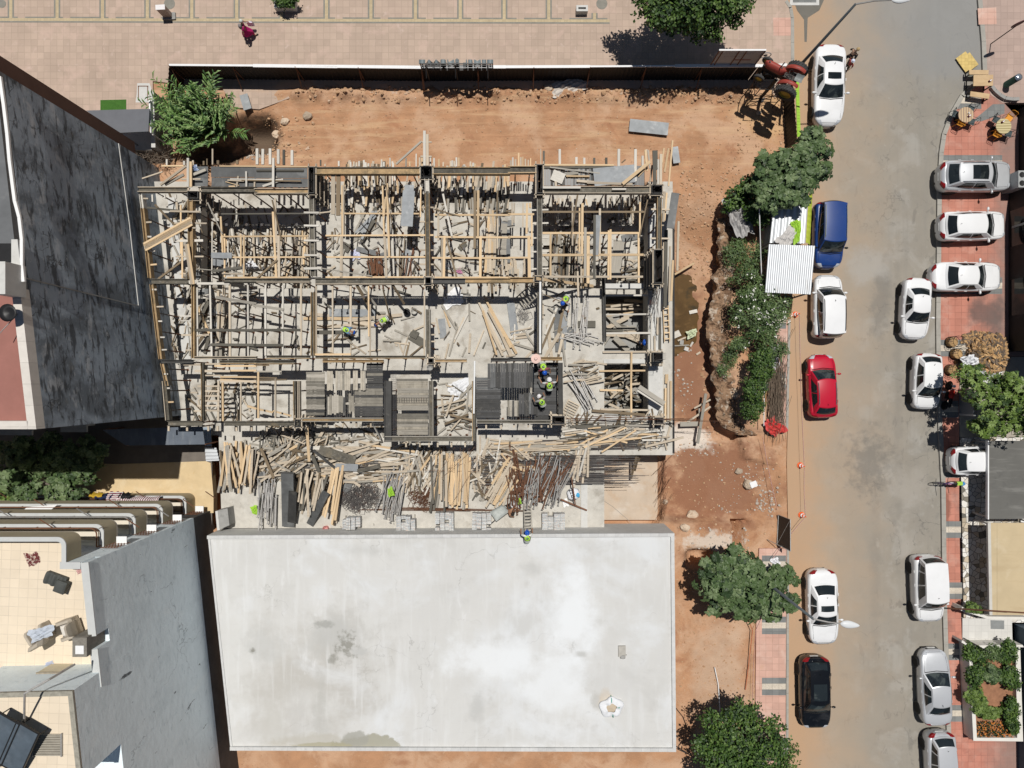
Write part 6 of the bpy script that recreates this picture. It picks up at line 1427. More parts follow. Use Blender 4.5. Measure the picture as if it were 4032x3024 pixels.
text_mesh('TEMEL İNŞAAT',.62,'letters',SIGNG,t,(0,.16,2.42),(PI/2,0,PI),depth=.12)
t=thing('billboard','thin pale billboard on dark posts seen from behind over the hoarding','billboard',(0,0,0))
za,zb=1.75,3.55
A0=W('S',2796,258,za);A1=W('S',2970,255,za)
mats_b=mat('translucent board',(.42,.42,.41),.6,.05,2)
b=MB();c=(A0+A1)/2;L_=(A1-A0).length
t.location=(c.x,c.y,0)
b.box(0,0,(za+zb)/2,L_,.03,zb-za);b.build('board',mats_b,t,local=True)
b=MB();b.box(0,0,zb+.02,L_+.04,.09,.05);b.build('top_rail',M['offw'],t,local=True)
b=MB()
for f in(-.5,-.42,-.06,.1,.5):b.box(f*L_,-.04,(za+zb)/2,.045,.04,zb-za)
b.box(0,-.04,za,L_,.05,.06)
for f in(-.42,.1):b.box(f*L_,-.05,za/2,.06,.06,za)
b.build('post',M['rust'],t,local=True)
gl=mat('show through lettering',(.26,.26,.27),.7,.05,2)
text_mesh('TEMEL & OYUN',.3,'lettering',gl,t,(-.25,-.017,3.18),(PI/2,0,0)).scale=(-1,1,1)
text_mesh('NURSUN',.26,'lettering',gl,t,(-.3,-.017,2.86),(PI/2,0,0)).scale=(-1,1,1)
b=MB();b.box(.35,-.018,2.45,1.0,.004,.16);b.build('red_bar',mat('faded red',(.28,.17,.16),.7),t,local=True)
b=MB();b.tube([(1.5+.3*math.cos(a*PI/10),-.02,3.0+.3*math.sin(a*PI/10))for a in range(21)],.03,4);b.lathe([(.12,-.004),(.12,.004),(0,.004)],(1.5,-.02,3.0),12,0,'y');b.build('emblem',gl,t,local=True)
tr_red=mat('faded red paint',(.30,.052,.038),.5,.12,3,[('n',(.22,.05,.04),3,.5,.7,.6)],coord='obj')
tr_yel=mat('dull yellow rim',(.40,.28,.035),.6,.12,4,coord='obj')
tyre_m=mat('grey worn tyre',(.05,.05,.05),.9,.2,4,coord='obj')
pt=W('trac',1230,760,3.4)
t=thing('red_tractor','red vintage tractor with yellow wheel hubs mounted high on a steel stand','tractor',(pt.x,pt.y,2.6),math.radians(153))
def wheel(x,y,z,r,w,rr_,lugs,nm):
 o=MB()
 o.lathe([(r*.62,-w/2),(r*.93,-w/2),(r,-w*.3),(r,w*.3),(r*.93,w/2),(r*.62,w/2),(r*.55,0)],(x,y,z),28,0,'y')
 for i in range(lugs):
  a=2*PI*i/lugs
  for s_ in(-1,1):
   cc=Vector((x+math.cos(a+s_*.06)*r,y+s_*w*.24,z+math.sin(a+s_*.06)*r))
   o.frame_box(cc,Vector((-math.sin(a),s_*.5,math.cos(a))).normalized()*.06,Vector((math.sin(a)*.5,1,-math.cos(a)*.5)).normalized()*w*.5,Vector((math.cos(a),0,math.sin(a)))*.06)
 wo=o.build(nm,tyre_m,t,local=True)
 o=MB();o.lathe([(0,-w*.2),(r*.12,-w*.22),(r*.5,-w*.12),(r*.62,-w*.42),(r*.63,-w*.42),(r*.63,w*.42),(r*.62,w*.42),(r*.5,w*.12),(r*.12,w*.22),(0,w*.2)],(x,y,z),24,0,'y')
 o.build('hub',tr_yel,wo,local=True)
wheel(-.72,.76,.6,.58,.3,.3,22,'rear_wheel');wheel(-.72,-.76,.6,.58,.3,.3,22,'rear_wheel')
wheel(.98,.56,.34,.32,.14,.2,0,'front_wheel');wheel(.98,-.56,.34,.32,.14,.2,0,'front_wheel')
b=MB();nn=16
def hood(u,v):
 x=-.12+u*1.28;a=(v-.5)*PI;k=1-abs(2*u-1)**5*.75
 return(x,.235*math.sin(a)*k,.95+(.36*math.cos(a)+.0)*(.7+.3*k))
b.grid(hood,nn,nn);b.build('hood',tr_red,t,local=True,smooth=True)
b=MB();b.box(.5,0,.72,1.2,.34,.4);b.box(-.5,0,.7,.9,.3,.36);b.box(.98,0,.45,.1,1.1,.08);b.box(-.72,0,.6,.22,1.2,.2);b.box(1.1,0,.8,.06,.36,.5);b.tube([(.1,.22,.6),(.9,.22,.66)],.04,6);b.tube([(.1,-.22,.6),(.9,-.22,.66)],.04,6)
b.build('engine',mat('oily engine',(.035,.028,.025),.6,.4,8,[('n',(.16,.06,.045),5,.55,.68,.7)],coord='obj'),t,local=True)
for s_ in(-1,1):
 b=MB()
 def fen(u,v,s_=s_):
  a=-.35+u*2.5
  r=.66+.04*math.sin(v*PI);return(-.72+r*math.cos(a),s_*(.36+v*.22),.6+r*math.sin(a))
 b.grid(fen,14,6)
 def fin(u,v,s_=s_):
  a=-.35+u*2.5;r=.3+v*.36;return(-.72+r*math.cos(a),s_*.36,.6+r*math.sin(a))
 b.grid(fin,14,3);b.build('fender',tr_red,t,local=True,smooth=True)
b=MB();b.grid(lambda u,v:(-.95+(u-.5)*.42,(v-.5)*.46,1.02+.16*(2*v-1)**2+.22*max(0,.35-u)),8,8);b.tube([(-.9,0,.7),(-.95,0,1.02)],.04,6);b.build('seat',mat('grey pan seat',(.22,.235,.23),.5,.1,4,coord='obj'),t,local=True,smooth=True)
b=MB();b.tube([(-.42+.2*math.cos(a*PI/8)*.8,.2*math.sin(a*PI/8),1.24+.1*math.cos(a*PI/8))for a in range(17)],.016,6);b.tube([(-.2,0,1.0),(-.42,0,1.24)],.02,6)
for k in range(3):
 a=k*2.1;b.tube([(-.42,0,1.24),(-.42+.16*math.cos(a),.2*math.sin(a),1.24+.1*math.cos(a))],.01,4)
b.build('steering_wheel',M['blackm'],t,local=True)
b=MB();b.tube([(.3,.06,1.25),(.3,.06,1.95)],.03,8);b.build('exhaust',M['blackm'],t,local=True)
b=MB()
for x in(.95,.2):b.lathe([(0,.0),(.05,.01),(.05,0)],(x,0,1.31),10)
b.build('filler_cap',M['blackm'],t,local=True)
st_=thing('tractor_stand','slender dark lattice steel stand carrying the red tractor','stand',(pt.x,pt.y,0))
foot=W('trac',640,1420,0);top=W('trac',1080,930,2.6)
b=MB()
b.tube([(foot.x,foot.y,0),(foot.x,foot.y,.05)],.3,8)
ctr=Vector((pt.x,pt.y,0))
b.tube([(ctr.x,ctr.y,0),(ctr.x,ctr.y,2.62)],.1,8)
for dx,dy in((-.9,-.5),(-.9,.35),(.75,-.55),(.75,.45),(-1.25,-.1)):
 b.tube([(ctr.x+dx,ctr.y+dy,0),(ctr.x+dx,ctr.y+dy,2.55)],.03,6)
for z in(.8,1.6,2.5):
 b.tube([(ctr.x-.9,ctr.y-.5,z),(ctr.x-.9,ctr.y+.35,z),(ctr.x+.75,ctr.y+.45,z),(ctr.x+.75,ctr.y-.55,z),(ctr.x-.9,ctr.y-.5,z)],.025,5)
b.tube([(ctr.x-.9,ctr.y-.5,.1),(ctr.x+.75,ctr.y-.55,2.5)],.02,5);b.tube([(ctr.x-.9,ctr.y+.35,2.5),(ctr.x-.9,ctr.y-.5,.1)],.02,5)
b.build('frame',M['blackm'],st_)
t=thing('zinc_shed','roadside shed roofed with an older ribbed white zinc sheet','shed',(W('shed',550,450,2.2).x,W('shed',550,450,2.2).y,0))
b=corrugated('r','',[W('shed',*p_,z)for p_,z in(((345,300),2.2),((812,0),2.25),((765,725),2.25),((300,718),2.2))],2.2,None,n=11,amp=.03,build=MB());b.build('roof',M['zinc'],t,smooth=True)
b=MB()
qs=[W('shed',*p_,2.1)for p_ in((345,310),(800,10),(760,715),(305,708))]
for a,c in((0,1),(1,2),(2,3),(3,0)):
 p,q=qs[a],qs[c];b.add([(p.x,p.y,-.1),(q.x,q.y,-.1),(q.x,q.y,2.12),(p.x,p.y,2.12)],[(0,1,2,3)])
b.build('walls',M['conc_d'],t)
corrugated('zinc_roof','newer square ribbed white zinc roof beside the blue van',[W('shed',*p_,z)for p_,z in(((290,735),2.5),((893,755),2.55),((838,1390),2.55),((240,1365),2.5))],2.5,M['zinc'],n=22,amp=.03)
b=MB()
for p_ in((300,750),(870,770),(820,1370),(255,1340)):
 p=W('shed',*p_,2.4);b.tube([(p.x,p.y,0),(p.x,p.y,2.46)],.05,6)
tag(b.build('shed_posts',M['steel']),'steel posts under the newer zinc roof','posts')
t=thing('lime_banner','sloping lime green banner on the shed wall beside the blue van','banner',W('shed',810,400,1.5))
b=MB();q=[W('shed',815,60,2.2),W('shed',862,40,1.6),W('shed',826,745,1.6),W('shed',770,710,2.2)]
b.grid(lambda u,v:tuple(q[0].lerp(q[1],u).lerp(q[3].lerp(q[2],u),v)+Vector((0,0,.04*math.sin(u*PI)+.012*math.sin(v*60)))),6,60);b.build('cloth',mat('lime banner cloth',(.50,.58,.06),.7,.15,2,[('n',(.6,.66,.3),6,.56,.7,.5)]),t)
cloth('torn_banner','torn bright green and grey banner on the shed roof','shed',655,570,2.32,.42,1.25,M['lime'],.08,'banner',31,rz=.05)
cloth('torn_banner','crumpled pale grey banner sheet across the shed roof','shed',520,660,2.34,1.25,.8,mat('grey banner',(.50,.48,.46),.8,.1,4),.08,'banner',32,rz=.75)
cloth('torn_banner','bright green banner corner at the top of the torn banner','shed',630,465,2.32,.5,.3,M['lime'],.06,'banner',33,rz=.4)
p0=W('shed',160,110,2.6);p1=W('shed',190,1000,1.8)
b=MB();b.tube([p0,W('shed',172,480,2.3),W('shed',185,900,1.8),W('D',1652,760,1.2),W('D',1650,920,.8)],.025,5)
tag(b.build('white_rail',M['offw']),'thin white rail running along the back of the hedge','rail')
cloth('grey_plastic','torn grey plastic caught in the creepers above the trench','21',1985,240,.9,1.1,2.4,mat('grey plastic',(.36,.35,.34),.55,.15,5),.2,'plastic',41,rz=.35)
t=thing('black_screen','tall black framed screen standing alone in the dirt by the cones','screen',W('32',150,1270,0))
b=MB();p0=W('32',128,1380,0);p1=W('32',140,1130,0)
d=(p1-p0);n_=Vector((-d.y,d.x,0)).normalized()
b.add([p0,p1,p1+Vector((.22,-.04,1.25)),p0+Vector((.3,-.1,1.3))],[(0,1,2,3)]);b.build('sheet',M['blackm'],t)
b=MB();pts=[p0,p1,p1+Vector((.22,-.04,1.25)),p0+Vector((.3,-.1,1.3)),p0]
b.tube(pts,.03,5);b.tube([pts[0],pts[2]],.015,4);b.tube([p0+Vector((-.6,.3,0)),pts[3]],.02,4);b.build('frame',M['steel'],t)
org=mat('orange cone plastic',(.72,.13,.035),.6,.12,4,coord='obj')
def cone(c,x,y,label,fallen=None):
 p=W(c,x,y,.0)
 t=thing('traffic_cone',label,'traffic cone',(p.x,p.y,0),RND.uniform(0,3),'orange cones of the barrier tape')
 MB().prism([(.2*math.cos(a*PI/4),.2*math.sin(a*PI/4))for a in range(8)],0,.03).build('base',org,t,local=True)
 MB().lathe([(.14,.03),(.12,.16),(.09,.3)],n=16).build('cone',org,t,local=True,smooth=True)
 MB().lathe([(.121,.17),(.1,.28)],n=16).build('white_band',M['white'],t,local=True,smooth=True)
 MB().lathe([(.09,.3),(.065,.44)],n=16).build('cone',org,t,local=True,smooth=True)
 MB().lathe([(.066,.44),(.05,.55)],n=16).build('white_band',M['white'],t,local=True,smooth=True)
 MB().lathe([(.05,.55),(.03,.68),(0,.68)],n=16).build('cone',org,t,local=True,smooth=True)
 return Vector((p.x,p.y,.62))
c0=cone('32',322,712,'upright orange cone midway along the barrier tape');c1=cone('32',332,1130,'orange cone where the tape turns by the black screen')
c2=cone('31',280,1048,'orange cone nearest the white zinc roof')
b=MB()
for pts in((c2,c0,c1,W('32',90,1500,.5)),(W('32',5,470,.5),W('32',130,1085,.6)),(W('33',110,200,.7),W('23',2090,500,.5),W('23',2065,1150,.4))):
 for a,c in zip(pts,pts[1:]):
  a=Vector(a);c=Vector(c);k=14
  seg=[a.lerp(c,i/k)-Vector((0,0,.12*math.sin(PI*i/k)))for i in range(k+1)]
  for s0,s1 in zip(seg,seg[1:]):b.beam(s0,s1,.012,.06)
tag(b.build('barrier_tape',stripe_mat('barrier tape',(.6,.12,.10),(.72,.70,.68),6,'y')),'red and white barrier tape strung from cone to cone','tape')
b=MB()
for pts in((W('23',1745,810,.05),W('23',1775,950,.05),W('23',1788,1150,.05),W('23',1790,1400,.05)),):b.tube(pts,.03,6)
tag(b.build('white_conduit',M['offw']),'thin white conduit lying on the dirt beside the flat roof','pipe')
b=MB();b.tube([W('23',1420,1155,.05),W('23',1480,1230,.05),W('23',1520,1340,.05),W('23',1620,1420,.1)],.02,5);b.tube([W('23',1425,1480,.1),W('23',1570,1570,.1)],.03,5);b.tube([W('23',1430,1500,.1),W('23',1560,1560,.1)],.02,5)
tag(b.build('cable',M['blackm']),'dark cable loose on the dirt by the flat roof corner','cable')
b=MB();b.tube([W('23',2020,380,.5),W('23',2065,500,.3),W('23',2030,800,.06),W('23',2005,1000,.06)],.025,6)
tag(b.build('orange_pipe',mat('orange pipe',(.42,.13,.06),.7)),'thin orange pipe at the edge of the left pavement','pipe')
b=MB();b.tube([W('22',720,960,ZT+.02),W('22',900,1080,ZT+.02),W('22',1030,1190,ZT+.02),W('22',1110,1290,ZT+.02)],.012,5)
tag(b.build('hose',M['conc_d']),'thin grey hose curving over the sunken floor','hose')
b=MB();b.tube([W('22',1315,1205,-1.2),W('22',1355,1295,-1.2)],.1,8);tag(b.build('drain_pipe',M['black']),'short black drain pipe at the sunken floor corner','pipe')
tag(plank(W('22',1240,1265,ZT+.1),W('22',1300,1265,ZT+.1),.6,.05,'w_g','',name='panel_offcut'),'grey panel piece at the sunken floor edge','panel')
rr=random.Random(31);b=MB()
for i in range(170):
 p=W('32',rr.uniform(60,190),rr.uniform(-260,330),.15+rr.random()*.3);a=1.5+rr.gauss(0,.12);L_=rr.uniform(.7,1.6)
 d=Vector((math.cos(a),math.sin(a),rr.uniform(-.05,.05)))*L_;b.tube([p-d,p+d],.012,4)
tag(b.build('twig_bundle',mat('dry twigs',(.17,.13,.095),.95,.3,6)),'long bundle of dry twigs along the left pavement','twigs',None,'stuff')
cloth('red_scrap','red plastic scraps at the top of the twig bundle','31',40,1270,.3,.6,.9,mat('red scrap',(.5,.04,.05),.6),.1,'plastic',51)
cloth('clear_bag','translucent white bags beside the twig bundle','31',80,1420,.3,1.0,1.4,mat('clear bag',(.5,.49,.50),.5,.25,6),.15,'plastic',52)
cloth('white_bag','white plastic rag at the end of the left kerb','32',110,1520,.1,.5,.4,M['bag'],.08,'plastic',53)
t=thing('white_stool','broken white plastic stool lying in the dirt of the ramp','stool',W('22',2115,895,0))
b=MB();p=W('22',2115,890,0)
z=terrain(p.x,p.y);b.box(p.x,p.y,z+.32,.42,.36,.06,.4)
for dx,dy in((-.18,-.15),(.18,-.15),(-.18,.15),(.18,.15)):b.tube([(p.x+dx,p.y+dy,z),(p.x+dx*.9,p.y+dy*.9,z+.3)],.035,6)
b.build('frame',M['offw'],t)
#  lamps, signs, furniture of the street
def lamp(label,base,elbow,head,he,hh):
 """base/elbow/head: ground-projected points"""
 t=thing('street_lamp',label,'street lamp',base)
 b=MB();b.lathe([(.16,0),(.16,.03),(.11,.06),(.10,1.2),(.06,he)],(0,0,0),12);b.build('pole',mat('lamp steel',(.10,.115,.125),.45,.12,2),t,local=True,smooth=True)
 b=MB();e=Vector((0,0,he));h_=Vector(head)-Vector(base);h_.z=hh
 b.tube([e,e.lerp(h_,.5)+Vector((0,0,.12)),h_],[.045,.04,.035],8);b.build('arm',M['steel'],t,local=True)
 d=Vector((h_.x,h_.y,0)).normalized();b=MB();s_=Vector((-d.y,d.x,0))
 def hd(u,v):
  a=v*2*PI;w_=math.sin(min(1,u*1.25+.05)*PI)**.6
  w_=(.25+.75*math.sin(PI*(u**.75)))if 0<u<1 else .05
  p=h_+d*(u*.95)+s_*math.cos(a)*.19*w_+Vector((0,0,math.sin(a)*.10*w_))
  return tuple(p)
 b.grid(hd,12,12);b.build('lamp_head',mat('lamp head',(.62,.64,.65),.4,.05,2),t,local=True,smooth=True)
 return t
hl=8.6
def lampat(label,ue,ve,uh,vh):
 e=W('D',ue,ve,hl);h_=W('D',uh,vh,hl+.25)
 return lamp(label,(e.x,e.y,0),None,(h_.x,h_.y,0),hl,hl+.25)
lampat('tall dark street lamp leaning over the lower road and white sedan',1757,1337,1815,1347)
lampat('tall dark street lamp rising beside the red tractor',1848,9,1926,0)
t=thing('road_sign','round road sign on a thin black post on the corner pavement','road sign',W('30',1930,372,.1))
b=MB();b.tube([(0,0,0),(0,0,2.1)],.03,8);b.build('post',M['blackm'],t,local=True)
b=MB();b.lathe([(.0,-.02),(.36,-.02),(.36,.02),(0,.02)],(0,.03,2.3),24,0,'y');b.build('disc',mat('maroon sign',(.10,.03,.035),.6),t,local=True);t.rotation_euler=(0,0,.35)
p=W('00',1450,140,0)
t=thing('plaza_totem','narrow printed advertising pillar with a white top on the plaza','pillar',(p.x,p.y,0),.05)
b=MB();b.box(.06,-.04,.06,.8,.42,.12);b.build('base',M['conc_d'],t,local=True)
b=MB();b.box(0,0,.55,.52,.26,.86);b.build('shaft',mat('printed pillar',(.34,.27,.23),.6,.2,3,[('n',(.42,.12,.1),3,.55,.7,.7)],coord='obj'),t,local=True)
b=MB();b.box(0,0,1.0,.56,.3,.05);b.build('top',mat('pillar top',(.72,.70,.70),.5,.05,3,[('n',(.62,.25,.35),5,.62,.66,.7)],coord='obj'),t,local=True)
def boxplanter(label,u0,v0,u1,v1,h,m_in,empty=True):
 p=W('D',u0,v0,h);q=W('D',u1,v1,h);cx,cy=(p.x+q.x)/2,(p.y+q.y)/2;w_,d_=abs(q.x-p.x),abs(q.y-p.y)
 t=thing('concrete_planter',label,'planter',(cx,cy,0));b=MB()
 for dx,dy,sx,sy in((0,d_/2-.06,w_,.12),(0,-d_/2+.06,w_,.12),(-w_/2+.06,0,.12,d_-.24),(w_/2-.06,0,.12,d_-.24)):b.box(dx,dy,h/2,sx,sy,h)
 b.build('trough',M['conc'],t,local=True);b=MB();b.box(0,0,h*.3,w_-.25,d_-.25,h*.3);b.build('soil',m_in,t,local=True);return t
soil=mat('dark soil',(.05,.045,.04),.95,.3,8,[('n',(.3,.3,.28),8,.6,.7,.6)])
boxplanter('empty concrete planter box on the plaza left of the big tree',1245,11,1270,24,.45,soil)
boxplanter('planter with a dark green bush at the top picture edge',592,-12,638,17,.45,soil)
wt=mat('light wood top',(.52,.37,.21),.7,.12,3,[('n',(.42,.27,.14),3,.5,.7,.6,(.4,3,1))])
strp=stripe_mat('striped wood top',(.33,.235,.17),(.55,.41,.25),2.1,'x')
strp2=stripe_mat('olive striped wood top',(.36,.30,.155),(.56,.48,.28),2.1,'y')
def bench(label,c,pts,h,name='bench',cat='bench'):
 q=[W(c,*p_,h+.1)for p_ in pts];cx=sum(v.x for v in q)/4;cy=sum(v.y for v in q)/4
 t=thing(name,label,cat,(cx,cy,.1));b=MB();b.prism([tuple(v[:2])for v in q],.1+h-.05,.1+h);b.build('top',wt,t)
 b=MB()
 for a,e in((0,3),(1,2)):
  p0=q[a].lerp(Vector((cx,cy,q[a].z)),.08);p1=q[e].lerp(Vector((cx,cy,q[e].z)),.08)
  for k in(p0,p1):b.box(k.x,k.y,.1+(h-.06)/2,.06,.06,h-.06)
  b.beam(Vector((p0.x,p0.y,.13)),Vector((p1.x,p1.y,.13)),.05,.05)
 b.build('leg_frame',M['blackm'],t)
 return t
bench('light wooden cafe bench above the square table','cafe',((538,375),(842,378),(838,448),(540,445)),.46)
bench('light wooden cafe bench below the square table','cafe',((560,708),(858,748),(845,825),(552,785)),.46)
bench('light wooden rectangular cafe table between two benches','cafe',((608,455),(912,450),(908,622),(602,625)),.76,'cafe_table','table')
def napkin(c,x,y,z,label):
 p=W(c,x,y,z+.14);t=thing('napkin_box',label,'napkin box',(p.x,p.y,z),.5,'napkin boxes on the cafe tables')
 MB().box(0,0,.06,.15,.1,.12).build('box',mat('maroon box',(.16,.02,.04),.5),t,local=True);MB().box(0,0,.125,.12,.06,.012).build('napkin',M['white'],t,local=True)
napkin('cafe',878,535,.86,'red napkin box on the rectangular wooden table')
cols={'k':M['blackm'],'y':mat('yellow chair',(.66,.28,.03),.5,.1,4,coord='obj'),'g':mat('dark teal seat',(.045,.065,.07),.6,.1,4,coord='obj')}
def cchair(c,x,y,ang,col,label):
 p=W(c,x,y,.55);t=thing('cafe_chair',label,'chair',(p.x,p.y,.1),ang,'chairs of the round cafe tables')
 m=cols[col];ms=cols['y']if col=='y' else cols['g']
 b=MB();b.grid(lambda u,v:((u-.5)*.4,(v-.5)*.4,.45-.02*math.sin(u*PI)*math.sin(v*PI)),6,6);b.box(0,0,.435,.38,.38,.02);b.build('seat',ms,t,local=True)
 for sx in(-1,1):
  for sy in(-1,1):
   MB().tube([(sx*.17,sy*.17,.43),(sx*.21,sy*.22,0)],.014,5).build('leg',m,t,local=True)
 b=MB()
 b.tube([(-.18,.19,.44),(-.2,.25,.8),(-.12,.27,.86),(.12,.27,.86),(.2,.25,.8),(.18,.19,.44)],.014,5)
 b.tube([(-.18,.21,.5),(.18,.26,.84)],.009,4);b.tube([(.18,.21,.5),(-.18,.26,.84)],.009,4)
 b.tube([(-.21,-.1,.62),(-.2,.23,.66)],.012,4);b.tube([(.21,-.1,.62),(.2,.23,.66)],.012,4)
 b.tube([(-.21,-.1,.62),(-.19,-.15,.44)],.012,4);b.tube([(.21,-.1,.62),(.19,-.15,.44)],.012,4)
 b.build('backrest',m,t,local=True)
def rtable(c,x,y,m,label):
 p=W(c,x,y,.85);t=thing('cafe_table',label,'table',(p.x,p.y,.1))
 MB().lathe([(0,.71),(.46,.71),(.47,.73),(.46,.75),(0,.75)],n=32).build('top',m,t,local=True)
 MB().lathe([(.28,0),(.28,.03),(.05,.05),(.04,.70)],n=16).build('pedestal',M['blackm'],t,local=True)
rtable('cafe',490,1072,strp,'round striped wooden cafe table nearest the road')
rtable('cafe',1076,1250,strp2,'round olive striped cafe table nearest the dark front')
cchair('cafe',330,1062,1.25,'k','dark cafe chair left of the near round table');cchair('cafe',565,985,-.45,'k','dark cafe chair above the near round table');cchair('cafe',575,1178,-1.9,'k','dark cafe chair right of the near round table');cchair('cafe',405,1195,2.7,'y','yellow cafe chair below the near round table')
cchair('cafe',955,1150,1.1,'k','dark cafe chair left of the far round table');cchair('cafe',1160,1120,-.6,'y','yellow cafe chair above the far round table');cchair('cafe',1150,1365,-1.85,'k','dark cafe chair right of the far round table');cchair('cafe',965,1365,2.7,'y','yellow cafe chair below the far round table')
napkin('cafe',556,1080,.86,'red napkin box on the near round table');napkin('cafe',1078,1172,.86,'red napkin box on the far round table')
p=W('cafe',538,1043,.95);tag(MB().lathe([(.035,.86),(.045,.96),(.03,.965),(0,.9)],(p.x,p.y,0),12).build('ashtray',M['offw']),'small white cup beside the napkin box on the near round table','cup')
p=W('cafe',1115,605,.1)
t=thing('litter_bin','dark green litter bin with a shiny lid beside the cafe table','litter bin',(p.x,p.y,.1));MB().lathe([(.2,0),(.2,1.0),(.17,1.02)],n=18).build('body',mat('dark green bin',(.02,.04,.03),.5),t,local=True,smooth=True)
MB().lathe([(.21,1.0),(.21,1.05),(.1,1.1),(0,1.09)],n=18).build('lid',mat('shiny lid',(.5,.55,.6),.2,.05,3,metal=.8),t,local=True,smooth=True)
t=thing('cafe_kerb','curved dark low kerb around the cafe corner','kerb',W('cafe',1000,790,.1));b=MB()
pts=[W('cafe',x,y,.2)for x,y in((880,640),(930,705),(1010,775),(1090,822),(1200,838),(1300,835))]
for a,c in zip(pts,pts[1:]):b.beam(a,c,.2,.22)
b.build('kerb',M['conc_d'],t)
t=thing('dark_building_front','black painted low building front along the right picture edge','building',(31,10,0))
X0=30.48;X1=31.1;yC=W('D',0,420,0).y;yA=W('D',0,217,0).y;yB=W('D',0,760,0).y
b=MB();b.prism([(X1,yA-.6),(X1,yC),(X0,yC),(X0,yB),(37,yB),(37,yA-.6)],-.2,6.5);b.build('walls',mat('black front',(.018,.019,.02),.6,.3,1.5,[('n',(.04,.04,.04),1,.5,.7,.6)]),t)
b=MB();b.box(X0-.05,W('D',0,495,0).y,2.2,.1,.12,3.4);b.box(X0-.04,(yA+yB)/2-3.5,3.2,.06,9,.1);b.build('trim',M['conc_d'],t)
dg_=mat('dark glass',(.01,.012,.014),.08,.1,2,spec=.6)
for k in range(2):MB().box(X0+.01,yC-2.2-k*4.2,1.4,.05,2.2,2.3).build('window',dg_,t)
p=W('30',2165,1510,1.5)
t=thing('outdoor_air_conditioner','grey outdoor air conditioner with two round fans near the silver wagon','air conditioner',(p.x+.5,p.y,.1))
MB().box(0,0,.7,1.0,1.0,1.4).build('cabinet',mat('ac grey',(.33,.34,.34),.5,.08,3),t,local=True)
for dy in(-.25,.25):MB().lathe([(0,1.41),(.16,1.42),(.17,1.405)],(-.28,dy,0),16).build('fan',M['blackm'],t,local=True)
lg=[]
ends=mat('split firewood',(.46,.29,.135),.9,.2,6,[('n',(.22,.15,.1),3,.5,.66,.7)],coord='obj',objrand=.4)
bark=mat('firewood bark',(.13,.10,.075),.95,.3,6,coord='obj',objrand=.3)
meshes=[]
for s_ in range(5):
 r0=random.Random(s_+60);b=MB()
 n_=5;pr=[(r0.uniform(.07,.11)*math.cos(2*PI*k/n_),r0.uniform(.06,.09)*math.sin(2*PI*k/n_))for k in range(n_)]
 L_=r0.uniform(.16,.24)
 vs=[(-L_,y,z)for y,z in pr]+[(L_,y,z)for y,z in pr]
 b.add(vs,[tuple(range(n_))[::-1],tuple(range(n_,2*n_))]+[(k,(k+1)%n_,n_+(k+1)%n_,n_+k)for k in range(3)],0);b.add(vs,[(k,(k+1)%n_,n_+(k+1)%n_,n_+k)for k in range(3,n_)],1)
 me=bpy.data.meshes.new('firewood_log');me.from_pydata(b.v,[],b.f);me.materials.append(ends);me.materials.append(bark);me.polygons.foreach_set('material_index',b.m);meshes.append(me)
rr=random.Random(77);cnt=0
def inpile(x,y):
 return((x-900)/270)**2+((y-360)/300)**2<1 or((x-700)/160)**2+((y-130)/90)**2<1 or((x-540)/110)**2+((y-480)/90)**2<.8 or((x-1010)/130)**2+((y-130)/70)**2<.8
extra=MB()
rows=[]
while len(rows)<900:
 x,y=rr.uniform(420,1190),rr.uniform(30,690)
 if not inpile(x,y):continue
 hgt=.75*max(0,1-((x-920)/300)**2-((y-370)/320)**2)+.12
 rows.append((x,y,hgt*(.55+.45*rr.random()),hgt))
rows.sort(key=lambda r:-r[2]+rr.random()*.1)
for i,(x,y,z,hgt)in enumerate(rows):
 p=W('wood',x,y,z)
 if i<240:
  o=bpy.data.objects.new('firewood_log',meshes[i%5]);COL.objects.link(o);o.location=p;o.rotation_euler=(rr.uniform(0,6),rr.uniform(-.5,.5),rr.uniform(0,6))
  tag(o,'split log of the firewood heap on the red pavement','log','split logs of the firewood heap')
 else:
  me=meshes[i%5];Mx=Matrix.Translation(p)@Matrix.Rotation(rr.uniform(0,6),4,'Z')@Matrix.Rotation(rr.uniform(0,6),4,'X')
  vs=[Mx@v.co for v in me.vertices];o_=len(extra.v);extra.v.extend([tuple(v)for v in vs])
  for pl_ in me.polygons:extra.f.append(tuple(o_+k for k in pl_.vertices));extra.m.append(pl_.material_index)
tag(extra.build('firewood_heap',[mat('heap split wood',(.40,.25,.12),.9,.5,7,[('n',(.14,.1,.075),4,.52,.6,.8)]),mat('heap bark',(.12,.09,.07),.95,.3,6)]),'lower layers of the firewood heap beside the black front','firewood',None,'stuff')
for k,(x,y,lab)in enumerate(((480,160,'wire bin at the top of the firewood heap'),(545,330,'shaded wire bin left of the firewood heap'),(470,560,'wire bin of firewood nearest the white hatchback'))):
 p=W('wood',x,y,.9);t=thing('wire_bin',lab,'bin',(p.x,p.y,.09))
 b=MB()
 for z in(.05,.45,.85):b.tube([(.33*math.cos(a*PI/10),.33*math.sin(a*PI/10),z)for a in range(21)],.014,4)
 for a in range(14):b.tube([(.33*math.cos(a*PI/7),.33*math.sin(a*PI/7),0),(.33*math.cos(a*PI/7),.33*math.sin(a*PI/7),.85)],.009,4)
 b.build('cage',M['blackm'],t,local=True);MB().lathe([(.3,0),(.3,.35),(0,.4)],n=14).build('contents',ends,t,local=True)
